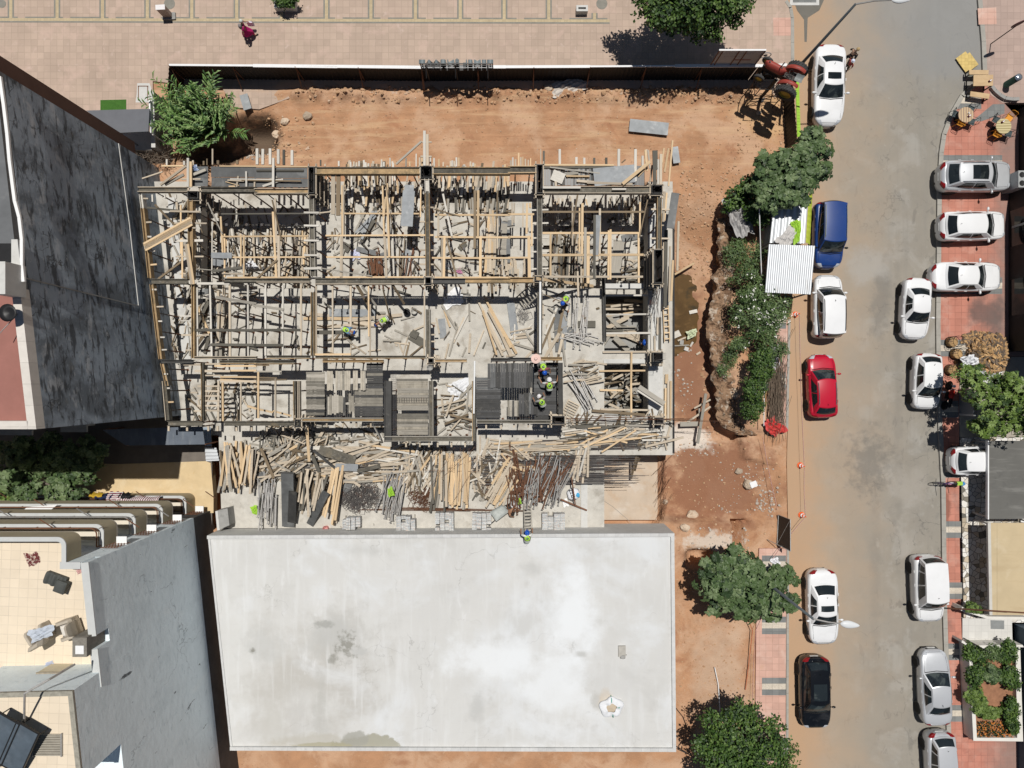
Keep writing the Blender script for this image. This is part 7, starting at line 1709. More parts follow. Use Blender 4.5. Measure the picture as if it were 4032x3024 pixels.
cloth('white_sack','white plastic sack dropped on the firewood heap','wood',640,430,.7,.95,.62,M['bag'],.16,'sack',61);cloth('white_sack','long white plastic sack below the firewood heap','wood',950,655,.4,1.2,.35,M['bag'],.12,'sack',62,rz=.1);cloth('white_sack','small white plastic sack beside the tree and the firewood','wood',820,610,.5,.45,.5,M['bag'],.12,'sack',63)
t=thing('garden_wall','low concrete garden wall below the firewood heap','wall',W('wood',1000,720,.6));b=MB();b.beam(W('wood',760,740,.4),W('wood',1414,690,.4),.18,.7);b.build('wall',M['conc_d'],t);b=MB();b.beam(W('wood',760,740,.78),W('wood',1414,690,.78),.24,.05);b.build('coping',M['conc'],t)
t=thing('garden_gate','plain grey steel gate leaf beside the parked motorbike','gate',W('wood',545,1000,.6));b=MB();b.beam(W('wood',595,850,.75),W('wood',600,1190,.75),.05,1.3);b.build('leaf',mat('gate grey',(.22,.235,.25),.5,.1,2),t);b=MB();b.beam(W('wood',590,830,.75),W('wood',590,850,.75),.1,1.4);b.beam(W('wood',602,1190,.75),W('wood',602,1215,.75),.1,1.4);b.build('post',M['conc'],t)
p=W('wood',820,1190,.6);t=thing('garden_table','round tan garden table under the light green tree','table',(p.x,p.y,.1));MB().lathe([(0,.66),(.42,.67),(.43,.7),(0,.71)],n=24).build('top',mat('tan table',(.42,.36,.28),.8),t,local=True);MB().lathe([(.22,0),(.2,.05),(.05,.08),(.05,.66)],n=12).build('pedestal',M['conc_d'],t,local=True)
p=W('wood',680,870,.4);t=thing('garden_lounger','pale garden lounger with a yellow cushion by the gate','lounger',(p.x,p.y,.1),1.4);MB().grid(lambda u,v:((u-.5)*1.5,(v-.5)*.6,.38+.3*max(0,u-.65)),10,4).build('sling',mat('pale sling',(.40,.36,.29),.8),t,local=True);MB().box(.55,0,.62,.25,.4,.08).build('cushion',cols['y'],t,local=True);b=MB()
for sx in(-.6,.5):
 for sy in(-.28,.28):b.tube([(sx,sy,0),(sx,sy,.38)],.02,5)
b.build('frame',M['offw'],t,local=True)
t=thing('grey_carport','carport with a dusty dark grey roof over the parked white car','carport',(32,-4,0));q=[W('pave',*p_,1.7)for p_ in((838,-80),(1500,-80),(1500,940),(838,940))]
b=MB();b.prism([tuple(v[:2])for v in q],1.63,1.7);b.build('roof',mat('dusty grey roof',(.125,.122,.112),.8,.12,.8,[('n',(.2,.195,.18),1.2,.5,.7,.7,(.4,3,1)),('n',(.085,.083,.08),1.5,.55,.75,.5)]),t)
b=MB();b.box(q[0].x-.04,(q[0].y+q[3].y)/2,1.65,.07,q[0].y-q[3].y+.04,.2);b.build('gutter',M['offw'],t)
for v in q:MB().tube([(v.x+(.1 if v.x<33 else-.1),v.y+(.1 if v.y<-5 else-.1),.1),(v.x+(.1 if v.x<33 else-.1),v.y+(.1 if v.y<-5 else-.1),1.63)],.05,8).build('post',M['steel'],t)
t=thing('beige_carport','carport with a smooth beige roof below the grey carport','carport',(32,-10,0));q=[W('pave',*p_,1.75)for p_ in((865,992),(1500,992),(1500,1659),(870,1659))];q[2]=W('33',2330,368,1.75);q[3]=W('33',1945,368,1.75)
b=MB();b.prism([tuple(v[:2])for v in q],1.68,1.75);b.build('roof',mat('beige membrane',(.50,.40,.25),.8,.08,.8,[('n',(.42,.32,.19),.8,.5,.75,.6,(.4,2,1)),('n',(.58,.49,.34),1,.55,.75,.5)],tile=(2.2,50,.04,.75,.02)),t)
b=MB();b.prism([(q[0].x-.18,q[0].y),(q[0].x-.005,q[0].y),(q[3].x-.005,q[3].y),(q[3].x-.18,q[3].y)],1.62,1.77);b.build('gutter',mat('pale gutter',(.52,.5,.46),.7),t)
for v in q:MB().tube([(v.x+(.1 if v.x<33 else-.1),v.y+(.12 if v.y<-12 else-.12),.1),(v.x+(.1 if v.x<33 else-.1),v.y+(.12 if v.y<-12 else-.12),1.68)],.05,8).build('post',M['steel'],t)
wh=mat('whitewashed wall',(.66,.64,.59),.85,.06,2,[('n',(.5,.46,.4),3,.6,.75,.5)])
t=thing('white_entrance','small pale entrance paving with white walls above the planted bed','entrance',W('33',1900,500,.1));b=MB();b.prism([tuple(W('33',x,y,.13)[:2])for x,y in((1693,395),(2110,400),(2115,580),(1693,580))],-.1,.13);b.build('floor',mat('pale entrance tiles',(.56,.55,.52),.8,.06,2,tile=(.4,.4,.02,.8,.04)),t)
b=MB();b.prism([tuple(W('33',x,y,.14)[:2])for x,y in((1930,412),(2045,415),(2045,488),(1932,485))],.131,.14);b.build('door_mat',mat('grey mat',(.22,.23,.23),.95),t)
b=MB();b.prism([tuple(W('33',x,y,1.0)[:2])for x,y in((1690,580),(1760,625),(2200,620),(2212,640),(1755,640),(1685,600))],-.1,1.0);b.prism([tuple(W('33',x,y,1.0)[:2])for x,y in((1680,330),(1900,400),(2240,410),(2240,385),(1910,380),(1690,300))],-.1,1.0);b.build('wall',wh,t)
t=thing('iron_gate','small black iron gate with curled grille at the white entrance','gate',W('33',1745,535,.1));b=MB();a0=W('33',1712,465,1.1);a1=W('33',1783,605,.3)
g0,g1=W('33',1700,560,.15),W('33',1775,600,.15)
for k in range(9):
 p=g0.lerp(g1,k/8);b.tube([p,p+Vector((0,0,1.6))],.016,4)
for z in(.05,.5,.85,1.2,1.6):b.tube([g0+Vector((0,0,z)),g1+Vector((0,0,z))],.025,5)
for k in range(4):
 for z in(.35,1.05):
  p=g0.lerp(g1,(k+.5)/4)+Vector((0,0,z));d=(g1-g0).normalized();b.tube([p+d*math.cos(a*PI/5)*.12+Vector((0,0,math.sin(a*PI/5)*.12))for a in range(11)],.012,4)
b.build('grille',M['blackm'],t)
t=thing('planted_bed','white walled garden bed of red earth at the lower right','garden bed',W('33',1950,1000,.1));zb_=1.0
outer=[(1745,630),(2180,635),(2205,1435),(1785,1430)];inner=[(1772,648),(2142,650),(2155,1405),(1815,1405)]
b=MB();ow=[tuple(W('33',*p_,zb_)[:2])for p_ in outer];iw=[tuple(W('33',*p_,zb_)[:2])for p_ in inner]
for k in range(4):b.prism([ow[k],ow[(k+1)%4],iw[(k+1)%4],iw[k]],-.1,zb_ if k!=0 else zb_+.004)
b.build('bed_wall',wh,t);b=MB();b.prism(iw,-.1,.7);b.build('earth',mat('red garden earth',(.30,.15,.085),.95,.25,3,[('n',(.2,.1,.06),4,.5,.7,.6)],bump=.4),t)
t=thing('dark_edge_building','slate blue building edge at the lower right corner','building',(33,-18,0));b=MB();b.prism([(W('33',2150,0,.1).x,-14.8),(37,-14.8),(37,-27),(W('33',2170,0,.1).x,-27)],-.1,3.2);b.build('walls',mat('slate render',(.09,.12,.15),.8,.1,2),t)
t=thing('brown_pole','long thin brown pole angled beside the beige carport','pole',W('33',1700,310,1));MB().tube([W('33',1570,310,.8),W('33',1900,330,2.5),W('33',2230,350,3.2)],.05,6).build('pole',M['rust'],t)
def bike(label,c,x0,y0,x1,y1,z=.1):
 a=W(c,x0,y0,z+.3);e=W(c,x1,y1,z+.3);d=e-a;t=thing('bicycle',label,'bicycle',((a.x+e.x)/2,(a.y+e.y)/2,z),math.atan2(d.y,d.x))
 for s_ in(-1,1):
  o=MB();o.tube([(s_*.52+.33*math.cos(k*PI/10),0,.33+.33*math.sin(k*PI/10))for k in range(21)],.022,6);w_=o.build('wheel',M['black'],t,local=True)
  o=MB()
  for k in range(10):o.tube([(s_*.52,0,.33),(s_*.52+.31*math.cos(k*PI/5),0,.33+.31*math.sin(k*PI/5))],.004,3)
  o.build('spokes',M['steel'],w_,local=True)
 o=MB();o.tube([(-.52,0,.33),(-.08,0,.3),(.38,0,.78),(-.18,0,.82),(-.08,0,.3)],.018,6);o.tube([(-.52,0,.33),(-.18,0,.82)],.014,6);o.tube([(.52,0,.33),(.36,0,.95)],.018,6);o.build('frame',mat('bike purple',(.10,.05,.20),.4),t,local=True)
 o=MB();o.tube([(.30,-.52,1.0),(.36,-.1,.97),(.36,.1,.97),(.30,.52,1.0)],.016,6);o.build('handlebar',M['blackm'],t,local=True)
 MB().blob((-.2,0,.9),(.13,.08,.04),5,8,.05).build('saddle',M['black'],t,local=True)
 MB().box(-.5,0,.74,.34,.22,.16).build('basket',mat('lime basket',(.3,.5,.06),.6),t,local=True)
 MB().blob((-.75,.05,.65),(.16,.13,.13),6,8,.2).build('bag',mat('blue bag',(.06,.25,.55),.6),t,local=True)
 for k,cc in enumerate(((.5,.25,.3),(.6,.55,.55),(.08,.08,.2),(.45,.08,.1))):MB().blob((.05-k*.15,.03*(-1)**k,.7),(.12,.06,.07),5,7,.3).build('ribbon',mat('ribbon %d'%k,cc,.7),t,local=True)
bike('loaded bicycle with wide handlebars parked across the red pavement','pave',450,460,120,470)
p=W('wood',350,930,.6)
t=thing('motorbike','black and red motorbike parked in the shade by the gate','motorbike',(p.x,p.y,.1),1.35)
for s_ in(-1,1):MB().lathe([(.12,-.05),(.26,-.06),(.3,0),(.26,.06),(.12,.05)],(s_*.62,0,.3),20,0,'y').build('wheel',M['black'],t,local=True)
MB().blob((.1,0,.72),(.36,.16,.15),6,10,.04).build('fuel_tank',mat('bike red',(.5,.03,.02),.3),t,local=True,smooth=True);MB().blob((-.4,0,.75),(.38,.13,.07),6,10,.04).build('saddle',M['black'],t,local=True,smooth=True)
b=MB();b.tube([(-.62,0,.3),(-.1,0,.45),(.4,0,.7),(.62,0,.3)],.04,6);b.box(0,0,.42,.4,.22,.28);b.build('engine',M['blackm'],t,local=True);b=MB();b.tube([(.28,-.38,.95),(.4,0,.92),(.28,.38,.95)],.018,6);b.build('handlebar',M['steel'],t,local=True);MB().blob((.58,0,.78),(.1,.1,.1),6,8,.02).build('headlight',M['offw'],t,local=True)
#  trees and plants
def leafmat(name,c1,c2,rough=.55):
 m=mat(name,c1,rough,.25,1.6,[('n',c2,2.6,.48,.66,.8),('n',tuple(x*.55 for x in c1),1.2,.55,.75,.6)],spec=.35)
 b=m.node_tree.nodes['Principled BSDF'];b.inputs['Subsurface Weight'].default_value=0
 return m
LF={'fig':(leafmat('fig leaf',(.06,.10,.033),(.09,.135,.05)),leafmat('fig leaf pale',(.13,.18,.08),(.17,.22,.10)),leafmat('fig leaf deep',(.025,.048,.016),(.04,.07,.025))),'ficus':(leafmat('ficus leaf',(.035,.075,.012),(.065,.115,.02)),leafmat('ficus leaf bright',(.085,.145,.028),(.12,.18,.04)),leafmat('ficus leaf deep',(.014,.034,.009),(.022,.048,.012))),'reed':(leafmat('reed leaf',(.10,.19,.045),(.15,.25,.075)),leafmat('reed leaf pale',(.20,.29,.10),(.25,.33,.14)),leafmat('reed leaf deep',(.03,.075,.02),(.05,.1,.03))),'light':(leafmat('light leaf',(.085,.14,.022),(.125,.19,.035)),leafmat('light leaf pale',(.16,.23,.06),(.19,.27,.075)),leafmat('light leaf deep',(.03,.06,.014),(.045,.085,.02))),'oleander':(leafmat('oleander leaf',(.065,.11,.03),(.10,.155,.05)),leafmat('oleander leaf pale',(.13,.185,.07),(.16,.22,.09)),leafmat('oleander leaf deep',(.03,.06,.02),(.05,.09,.03)))}
FLO=mat('white blossom',(.75,.74,.68),.8,.05,4)
TRK=mat('grey bark',(.17,.14,.115),.95,.3,5,bump=.4)
def leaves(b,p,n,ls,rr,style,up=None):
 """one leaf cluster at p facing n"""
 n=n.normalized()
 x=n.cross(Vector((rr.uniform(-1,1),rr.uniform(-1,1),rr.uniform(-1,1))))
 if x.length<.05:x=n.cross(Vector((1,0,0)))
 x.normalize();y=n.cross(x)
 mi=0 if rr.random()<.55 else(1 if rr.random()<.6 else 2)
 if style in('fig','light'):
  k=rr.randint(6,8);wd=.30 if style=='fig' else .24
  for i in range(k):
   a=2*PI*i/k+rr.uniform(-.25,.25);d=x*math.cos(a)+y*math.sin(a);s=y*math.cos(a)-x*math.sin(a)
   L_=ls*rr.uniform(.75,1.2);dz=rr.uniform(-.35,.25)
   tip=p+d*L_+n*L_*(dz-.12);mid=p+d*L_*.58+n*L_*(.14+dz*.4)
   b.add([p,mid+s*L_*wd,tip,mid-s*L_*wd],[(0,1,2,3)]if rr.random()<.5 else[(0,1,2),(0,2,3)],mi)if False else b.add([p,mid+s*L_*wd-n*L_*.05,tip,mid-s*L_*wd-n*L_*.05,mid],[(0,1,4),(1,2,4),(2,3,4),(3,0,4)],mi)
 else:
  k=rr.randint(4,6)
  for i in range(k):
   o=p+x*rr.uniform(-1,1)*ls*1.1+y*rr.uniform(-1,1)*ls*1.1+n*rr.uniform(-.6,.8)*ls
   a=rr.uniform(0,2*PI);d=(x*math.cos(a)+y*math.sin(a)+n*rr.uniform(-.7,.5)).normalized();s=d.cross(n+x*rr.uniform(-.4,.4)).normalized()
   L_=ls*rr.uniform(.8,1.3)
   wd=.34 if style=='ficus' else .17
   b.add([o,o+d*L_*.5+s*L_*wd,o+d*L_,o+d*L_*.5-s*L_*wd],[(0,1,2,3)],mi)
def crown(blobs,n,ls,style,seed,flowers=0,shell=.55):
 rr=random.Random(seed);b=MB();fl=MB()
 ws=[bb[3]*bb[4]*bb[5]for bb in blobs]
 for i in range(n):
  cx,cy,cz,rx,ry,rz=rr.choices(blobs,[w**.72 for w in ws])[0]
  while True:
   v=Vector((rr.gauss(0,1),rr.gauss(0,1),rr.gauss(0.25,1)))
   if v.length>.1:break
  v.normalize();r=shell+(1.06-shell)*rr.random()**.7
  r*=1+.16*math.sin(5*math.atan2(v.y,v.x)+cx)+.12*math.sin(9*math.atan2(v.y,v.x)+cy*3+v.z*4)
  p=Vector((cx+v.x*rx*r,cy+v.y*ry*r,cz+v.z*rz*r))
  if p.z<.12:p.z=.12+rr.random()*.2
  nn=Vector((v.x/rx,v.y/ry,v.z/rz)).normalized()*.7+Vector((0,0,.75))+Vector((rr.uniform(-.4,.4),rr.uniform(-.4,.4),0))
  leaves(b,p,nn,ls*rr.uniform(.75,1.25),rr,style)
  if flowers and rr.random()<flowers and v.z>.1:
   q=p+nn.normalized()*ls*.6
   for k in range(4):
    o=q+Vector((rr.uniform(-1,1),rr.uniform(-1,1),rr.uniform(0,.6)))*.07
    fl.add([o+Vector((-.035,0,0)),o+Vector((0,-.035,.01)),o+Vector((.035,0,0)),o+Vector((0,.035,.01))],[(0,1,2,3)])
 return b,fl
def tree(name,label,cat,base,trunk_h,blobs,n,ls,style,seed,flowers=0,tr=.14,group=None,limbs=True):
 t=thing(name,label,cat,base,0,group)
 rr=random.Random(seed+5)
 full=[]
 for bb in blobs:
  full.append((bb[0],bb[1],bb[2],bb[3]*.80,bb[4]*.80,bb[5]*.85))
  for k in range(4 if trunk_h else 2):
   a=rr.uniform(0,2*PI);f=rr.uniform(.72,.98);q=rr.uniform(.24,.42);full.append((bb[0]+math.cos(a)*bb[3]*f,bb[1]+math.sin(a)*bb[4]*f,bb[2]+rr.uniform(-.2,.7)*bb[5],bb[3]*q,bb[4]*q,bb[5]*q*1.1))
 if trunk_h:
  b=MB();top=Vector((base[0]+rr.uniform(-.1,.1),base[1]+rr.uniform(-.1,.1),base[2]+trunk_h))
  b.tube([Vector(base),Vector(base).lerp(top,.5)+Vector((.05,-.04,0)),top],[tr*1.35,tr,tr*.8],8)
  for bb in blobs:
   c=Vector(bb[:3]);b.tube([top-Vector((0,0,.1)),top.lerp(c,.5)+Vector((rr.uniform(-.15,.15),rr.uniform(-.15,.15),.1)),c+Vector((0,0,bb[5]*.3))],[tr*.7,tr*.4,tr*.15],6)
   for k in range(5):
    v=Vector((rr.gauss(0,1),rr.gauss(0,1),abs(rr.gauss(0,.7)))).normalized();q=c+Vector((v.x*bb[3],v.y*bb[4],v.z*bb[5]))*.85
    b.tube([top.lerp(c,.7),top.lerp(c,.7).lerp(q,.5)+Vector((0,0,.08)),q],[tr*.3,tr*.18,.008],4)
  b.build('trunk',TRK,t)
 b,fl=crown(full,n,ls,style,seed,flowers)
 b.build('crown',list(LF[style]),t)
 if flowers:fl.build('blossom',FLO,t)
 return t
def BL(u,v,z,ru,rv,rz):
 p=W('D',u,v,z);k=(H-z)/(F/K['D'][2]);return(p.x,p.y,z,ru*k,rv*k,rz)
def base(u,v,z=0):p=W('D',u,v,z);return(p.x,p.y,z)
tree('ficus_tree','large dense dark green street tree at the top of the picture','tree',base(1455,25),3.0,[BL(1485,0,5.2,105,68,1.6),BL(1415,-5,4.6,58,52,1.1),BL(1548,10,4.8,60,58,1.2),BL(1520,52,4.2,52,34,.9),BL(1450,40,4.3,46,32,.9),BL(1590,-20,4.7,52,40,1.1),BL(1500,-70,5.2,120,60,1.5)],5200,.17,'ficus',3,tr=.2)
tree('fig_tree','fig tree spilling over the roadside hoarding above the zinc shed','tree',base(1690,385),2.0,[BL(1755,325,3.4,46,36,.8),BL(1705,348,3.2,40,34,.8),BL(1665,362,3.0,34,34,.7),BL(1668,425,3.0,38,38,.7),BL(1708,415,3.0,34,40,.7),BL(1760,370,3.0,40,26,.7),BL(1720,392,3.2,50,36,.7),BL(1642,402,2.8,22,28,.5)],900,.30,'fig',8)
tree('fig_tree','round fig tree between the flat roof and the left pavement','tree',base(1600,1248),1.8,[BL(1608,1262,3.0,80,62,1.0),BL(1555,1240,2.8,46,42,.8),BL(1650,1300,2.8,56,40,.8),BL(1590,1212,2.9,54,32,.8),BL(1690,1245,2.6,32,26,.5),BL(1700,1300,2.6,26,16,.4),BL(1560,1300,2.6,40,30,.7)],900,.30,'fig',12)
tree('carob_tree','glossy dark tree at the bottom picture edge beside the left pavement','tree',base(1600,1590),1.8,[BL(1605,1600,3.0,88,70,1.1),BL(1560,1640,2.8,62,50,.9),BL(1660,1640,2.8,62,52,.9),BL(1600,1545,2.7,42,28,.7),BL(1695,1620,2.5,34,26,.5),BL(1620,1690,2.8,100,40,.9),BL(1545,1600,2.5,34,24,.5)],3800,.15,'ficus',14)
tree('light_green_tree','light green tree over the garden at the right picture edge','tree',base(2135,880),2.2,[BL(2158,882,3.6,50,44,1.0),BL(2110,850,3.5,36,30,.8),BL(2095,812,3.3,36,22,.6),BL(2190,850,3.8,48,44,1.0),BL(2180,918,3.4,44,26,.8),BL(2130,920,3.3,34,26,.7),BL(2140,835,3.6,40,24,.8),BL(2225,900,3.8,40,60,1.0)],1050,.20,'light',17)
tree('yard_tree','grey green leafy tree in the shaded yard at the left edge','tree',base(110,1020),2.0,[BL(42,985,3.2,36,40,.9),BL(22,1035,2.8,34,34,.8),BL(62,1060,2.5,30,22,.6),BL(115,985,2.2,66,46,.9),BL(165,1022,1.9,56,34,.8),BL(140,1068,2.3,48,18,.6),BL(190,985,2.0,40,36,.7)],1300,.24,'fig',19)
tree('palm_bush','yellow green shrub at the left edge below the yard tree','shrub',base(15,1085),0,[BL(12,1085,1.2,34,26,.7)],240,.22,'light',20)
tree('planter_bush','small dark green bush growing in the top edge planter','shrub',base(614,4,.4),0,[BL(612,2,.8,24,12,.3)],420,.11,'ficus',21)
tree('creeper_bush','dark green creeper bush below the fig tree at the trench edge','shrub',base(1610,420),0,[BL(1590,428,1.2,26,26,.8),BL(1620,400,1.4,24,22,.8),BL(1630,450,1.4,26,34,.8)],900,.15,'ficus',22)
tree('creeper_bush','grey green creeper mat spread over the trench ledge','shrub',base(1605,555),0,[BL(1584,552,.8,30,38,.6),BL(1622,560,.9,34,44,.7),BL(1606,604,.9,28,18,.6)],850,.13,'oleander',23)
tree('oleander_bush','oleander shrub covered in white blossoms beside the zinc roof','shrub',base(1640,655),0,[BL(1640,640,1.7,46,34,.9),BL(1615,680,1.5,46,40,.8),BL(1668,680,1.7,40,38,.9),BL(1650,610,1.5,36,26,.7),BL(1690,655,1.5,24,24,.6)],1500,.16,'oleander',24,flowers=.11)
tree('oleander_bush','leafy oleander without blossoms south of the flowering one','shrub',base(1640,725),0,[BL(1645,720,1.4,34,26,.8),BL(1660,755,1.3,26,34,.7),BL(1600,742,.9,22,18,.5)],800,.15,'oleander',25,flowers=.02)
tree('cypress_hedge','dense upright green hedge narrowing toward the red tarp','hedge',base(1625,840),0,[BL(1640,790,1.6,26,40,.9),BL(1630,840,1.7,27,36,1.0),BL(1622,885,1.6,23,30,.9),BL(1655,800,1.2,14,30,.6)],1900,.10,'ficus',26)
tree('weed_clump','small weed clump at the top of the trench beside the creepers','shrub',base(1575,790),0,[BL(1578,775,.5,16,26,.3),BL(1562,800,.4,14,14,.25)],240,.11,'oleander',27)
tree('weed_clump','small leafy weed at the kerb by the white rag','shrub',base(1706,1258),0,[BL(1700,1235,.3,8,8,.2)],40,.12,'light',28)
tree('gate_shrub','yellow green variegated shrub by the beige carport pole','shrub',base(2095,1312,.1),0,[BL(2102,1312,1.0,18,13,.4)],150,.13,'light',29)
bed=[(1790,700,'spiky dark green plant in the upper left bed corner','ficus',62,60),(1950,680,'dark spiky yucca at the top of the bed','oleander',62,45),(2080,700,'dark green shrub in the upper right bed corner','ficus',70,70),(1800,900,'bright green shrub row on the left bed wall','ficus',55,80),(1960,880,'grey green shrub in the middle of the bed','fig',60,60),(1810,1060,'bright green shrub halfway down the left bed wall','light',60,75),(1850,1160,'mid green shrub at the lower left bed wall','light',60,60),(2100,900,'mid green leafy shrub on the right side of the bed','ficus',62,90),(1950,1200,'loose pale shrub low in the bed','light',50,46),(2110,1170,'dark shrub with orange flowers near the lower right bed corner','ficus',50,70),(2120,1290,'small dark shrub in the lower right bed corner','ficus',40,40)]
for i,(x,y,lab,stl,rx,ry)in enumerate(bed):
 p=W('33',x,y,1.1);k=PXM('33',1,1.1)
 tree('bed_shrub',lab,'shrub',(p.x,p.y,.7),0,[(p.x,p.y,1.0,rx*k*1.3,ry*k*1.25,.34)],460,.12 if stl!='fig' else .16,stl,100+i)
p=W('33',1940,1330,1.0)
t=thing('flower_bed_patch','patch of orange flowers along the bottom of the bed','flowers',(p.x,p.y,.7));rr=random.Random(8);b=MB()
orf=mat('orange petals',(.45,.16,.03),.8,.3,6)
for i in range(420):
 q=W('33',rr.uniform(1815,2120),rr.uniform(1270,1400),.8+rr.random()*.2);s_=.05;a=rr.uniform(0,3)
 b.add([q+Vector((math.cos(a+k*PI/2)*s_,math.sin(a+k*PI/2)*s_,rr.uniform(-.03,.03)))for k in range(4)],[(0,1,2,3)],0 if rr.random()<.45 else 1)
b.build('petals',[orf,LF['ficus'][2]],t)
t=thing('giant_reed','big clump of tall green reeds by the hoarding corner','reed',base(450,290,-.4));rr=random.Random(41);b=MB();stm=MB()
c0=Vector(base(452,278,0))
for i in range(170):
 a=rr.uniform(0,2*PI);f=rr.random()**.6;sp=.55*f
 p0=c0+Vector((math.cos(a)*sp*1.6,math.sin(a)*sp*1.2,-.5));hh=rr.uniform(1.6,3.9);ln=rr.uniform(.2,1.75)*(0.3+f)
 top=p0+Vector((math.cos(a)*ln,math.sin(a)*ln*.95+.1,hh));mid=p0.lerp(top,.5)+Vector((0,0,.5))
 stm.tube([p0,mid,top],[.02,.016,.008],4)
 for k in range(17):
  fk=.3+.7*k/16;o=(p0.lerp(mid,fk*2)if fk<.5 else mid.lerp(top,fk*2-1))
  dr=(top-mid).normalized();sd=Vector((-dr.y,dr.x,0));sd=sd.normalized()if sd.length>.05 else Vector((1,0,0));s_=1 if k%2 else-1
  L_=rr.uniform(.4,.8)*(1.1-.4*fk);d1=(dr*.7+sd*s_*rr.uniform(.5,.9)+Vector((0,0,rr.uniform(-.1,.3)))).normalized()
  m_=o+d1*L_*.55;e=o+d1*L_+Vector((0,0,-L_*.35));w_=d1.cross(Vector((0,0,1))).normalized()*.045
  b.add([o-w_*.5,o+w_*.5,m_+w_,e,m_-w_],[(0,1,2,4),(4,2,3)],0 if rr.random()<.5 else(1 if rr.random()<.6 else 2))
b.build('leaves',list(LF['reed']),t);stm.build('stems',mat('reed stem',(.2,.2,.08),.8,.2,5),t)
rr=random.Random(44);b=MB()
for i in range(150):
 p=W('00',rr.uniform(1150,1450),rr.uniform(1285,1400),rr.uniform(.1,1.0));a=rr.uniform(0,6);b.tube([p,p+Vector((math.cos(a)*.3,math.sin(a)*.3,.15)),p+Vector((math.cos(a+.6)*.7,math.sin(a+.6)*.7,.1))],.01,3)
tag(b.build('dry_brush',mat('dry brush',(.20,.16,.125),.95,.2,5)),'tangle of dry leafless brush beside the pale kiosk','brush',None,'stuff')
#  vehicles
GLASS=mat('car glass',(.012,.016,.018),.05,.05,1,[('n',(.055,.065,.062),1.3,.52,.62,.7),('n',(.004,.005,.006),2.2,.55,.65,.7)],spec=.6,coord='obj',objrand=.5)
TYRE=mat('tyre',(.02,.02,.02),.85,.1,4,coord='obj');RIM=mat('alloy rim',(.30,.30,.31),.35,.08,4,metal=.6,coord='obj')
HEADL=mat('headlamp glass',(.45,.47,.50),.1,.15,6,spec=.6,coord='obj');TAILL=mat('tail lamp',(.22,.008,.01),.15,.1,4,spec=.6,coord='obj')
TRIM=mat('black trim',(.015,.015,.016),.5,.1,4,coord='obj');CHROME=mat('chrome trim',(.6,.6,.61),.2,.05,4,metal=.8,coord='obj')
PLATE=mat('number plate',(.62,.62,.60),.5,.05,4,coord='obj')
def paint(name,c,rough=.32,metal=0.0):return mat(name,c,rough,.04,1.2,[('n',tuple(x*.86+.03 for x in c),1.1,.5,.7,.6),('n',tuple(x*.7+.05 for x in c),9,.62,.75,.35)],coat=.35,metal=metal,spec=.4,coord='obj')
P_W=paint('white car paint',(.74,.745,.75));P_S=paint('silver car paint',(.58,.595,.615),.35,.35);P_B=paint('blue car paint',(.012,.045,.19));P_R=paint('red car paint',(.46,.008,.03));P_K=paint('black car paint',(.006,.007,.009),.2)
def lerp(a,b,t):return a+(b-a)*t
KIND={'sedan':dict(L=4.75,W=1.82,H=1.44,xa=.40,xb=.10,xc=-.36,xd=-.64,hood=.93,tail=1.02,rw=.62,fp=5,rp=7),'bmw':dict(L=4.9,W=1.86,H=1.46,xa=.32,xb=.06,xc=-.42,xd=-.66,hood=.95,tail=1.05,rw=.62,fp=5,rp=7),'hatch':dict(L=4.0,W=1.70,H=1.45,xa=.48,xb=.16,xc=-.62,xd=-.86,hood=.92,tail=1.0,rw=.66,fp=6,rp=10),'van':dict(L=4.05,W=1.72,H=1.78,xa=.52,xb=.24,xc=-.86,xd=-.96,hood=1.02,tail=1.05,rw=.70,fp=6,rp=14),'wagon':dict(L=4.5,W=1.80,H=1.48,xa=.44,xb=.14,xc=-.70,xd=-.90,hood=.95,tail=1.02,rw=.64,fp=6,rp=9),'suv':dict(L=4.5,W=1.85,H=1.62,xa=.46,xb=.18,xc=-.62,xd=-.86,hood=1.02,tail=1.08,rw=.66,fp=6,rp=8)}
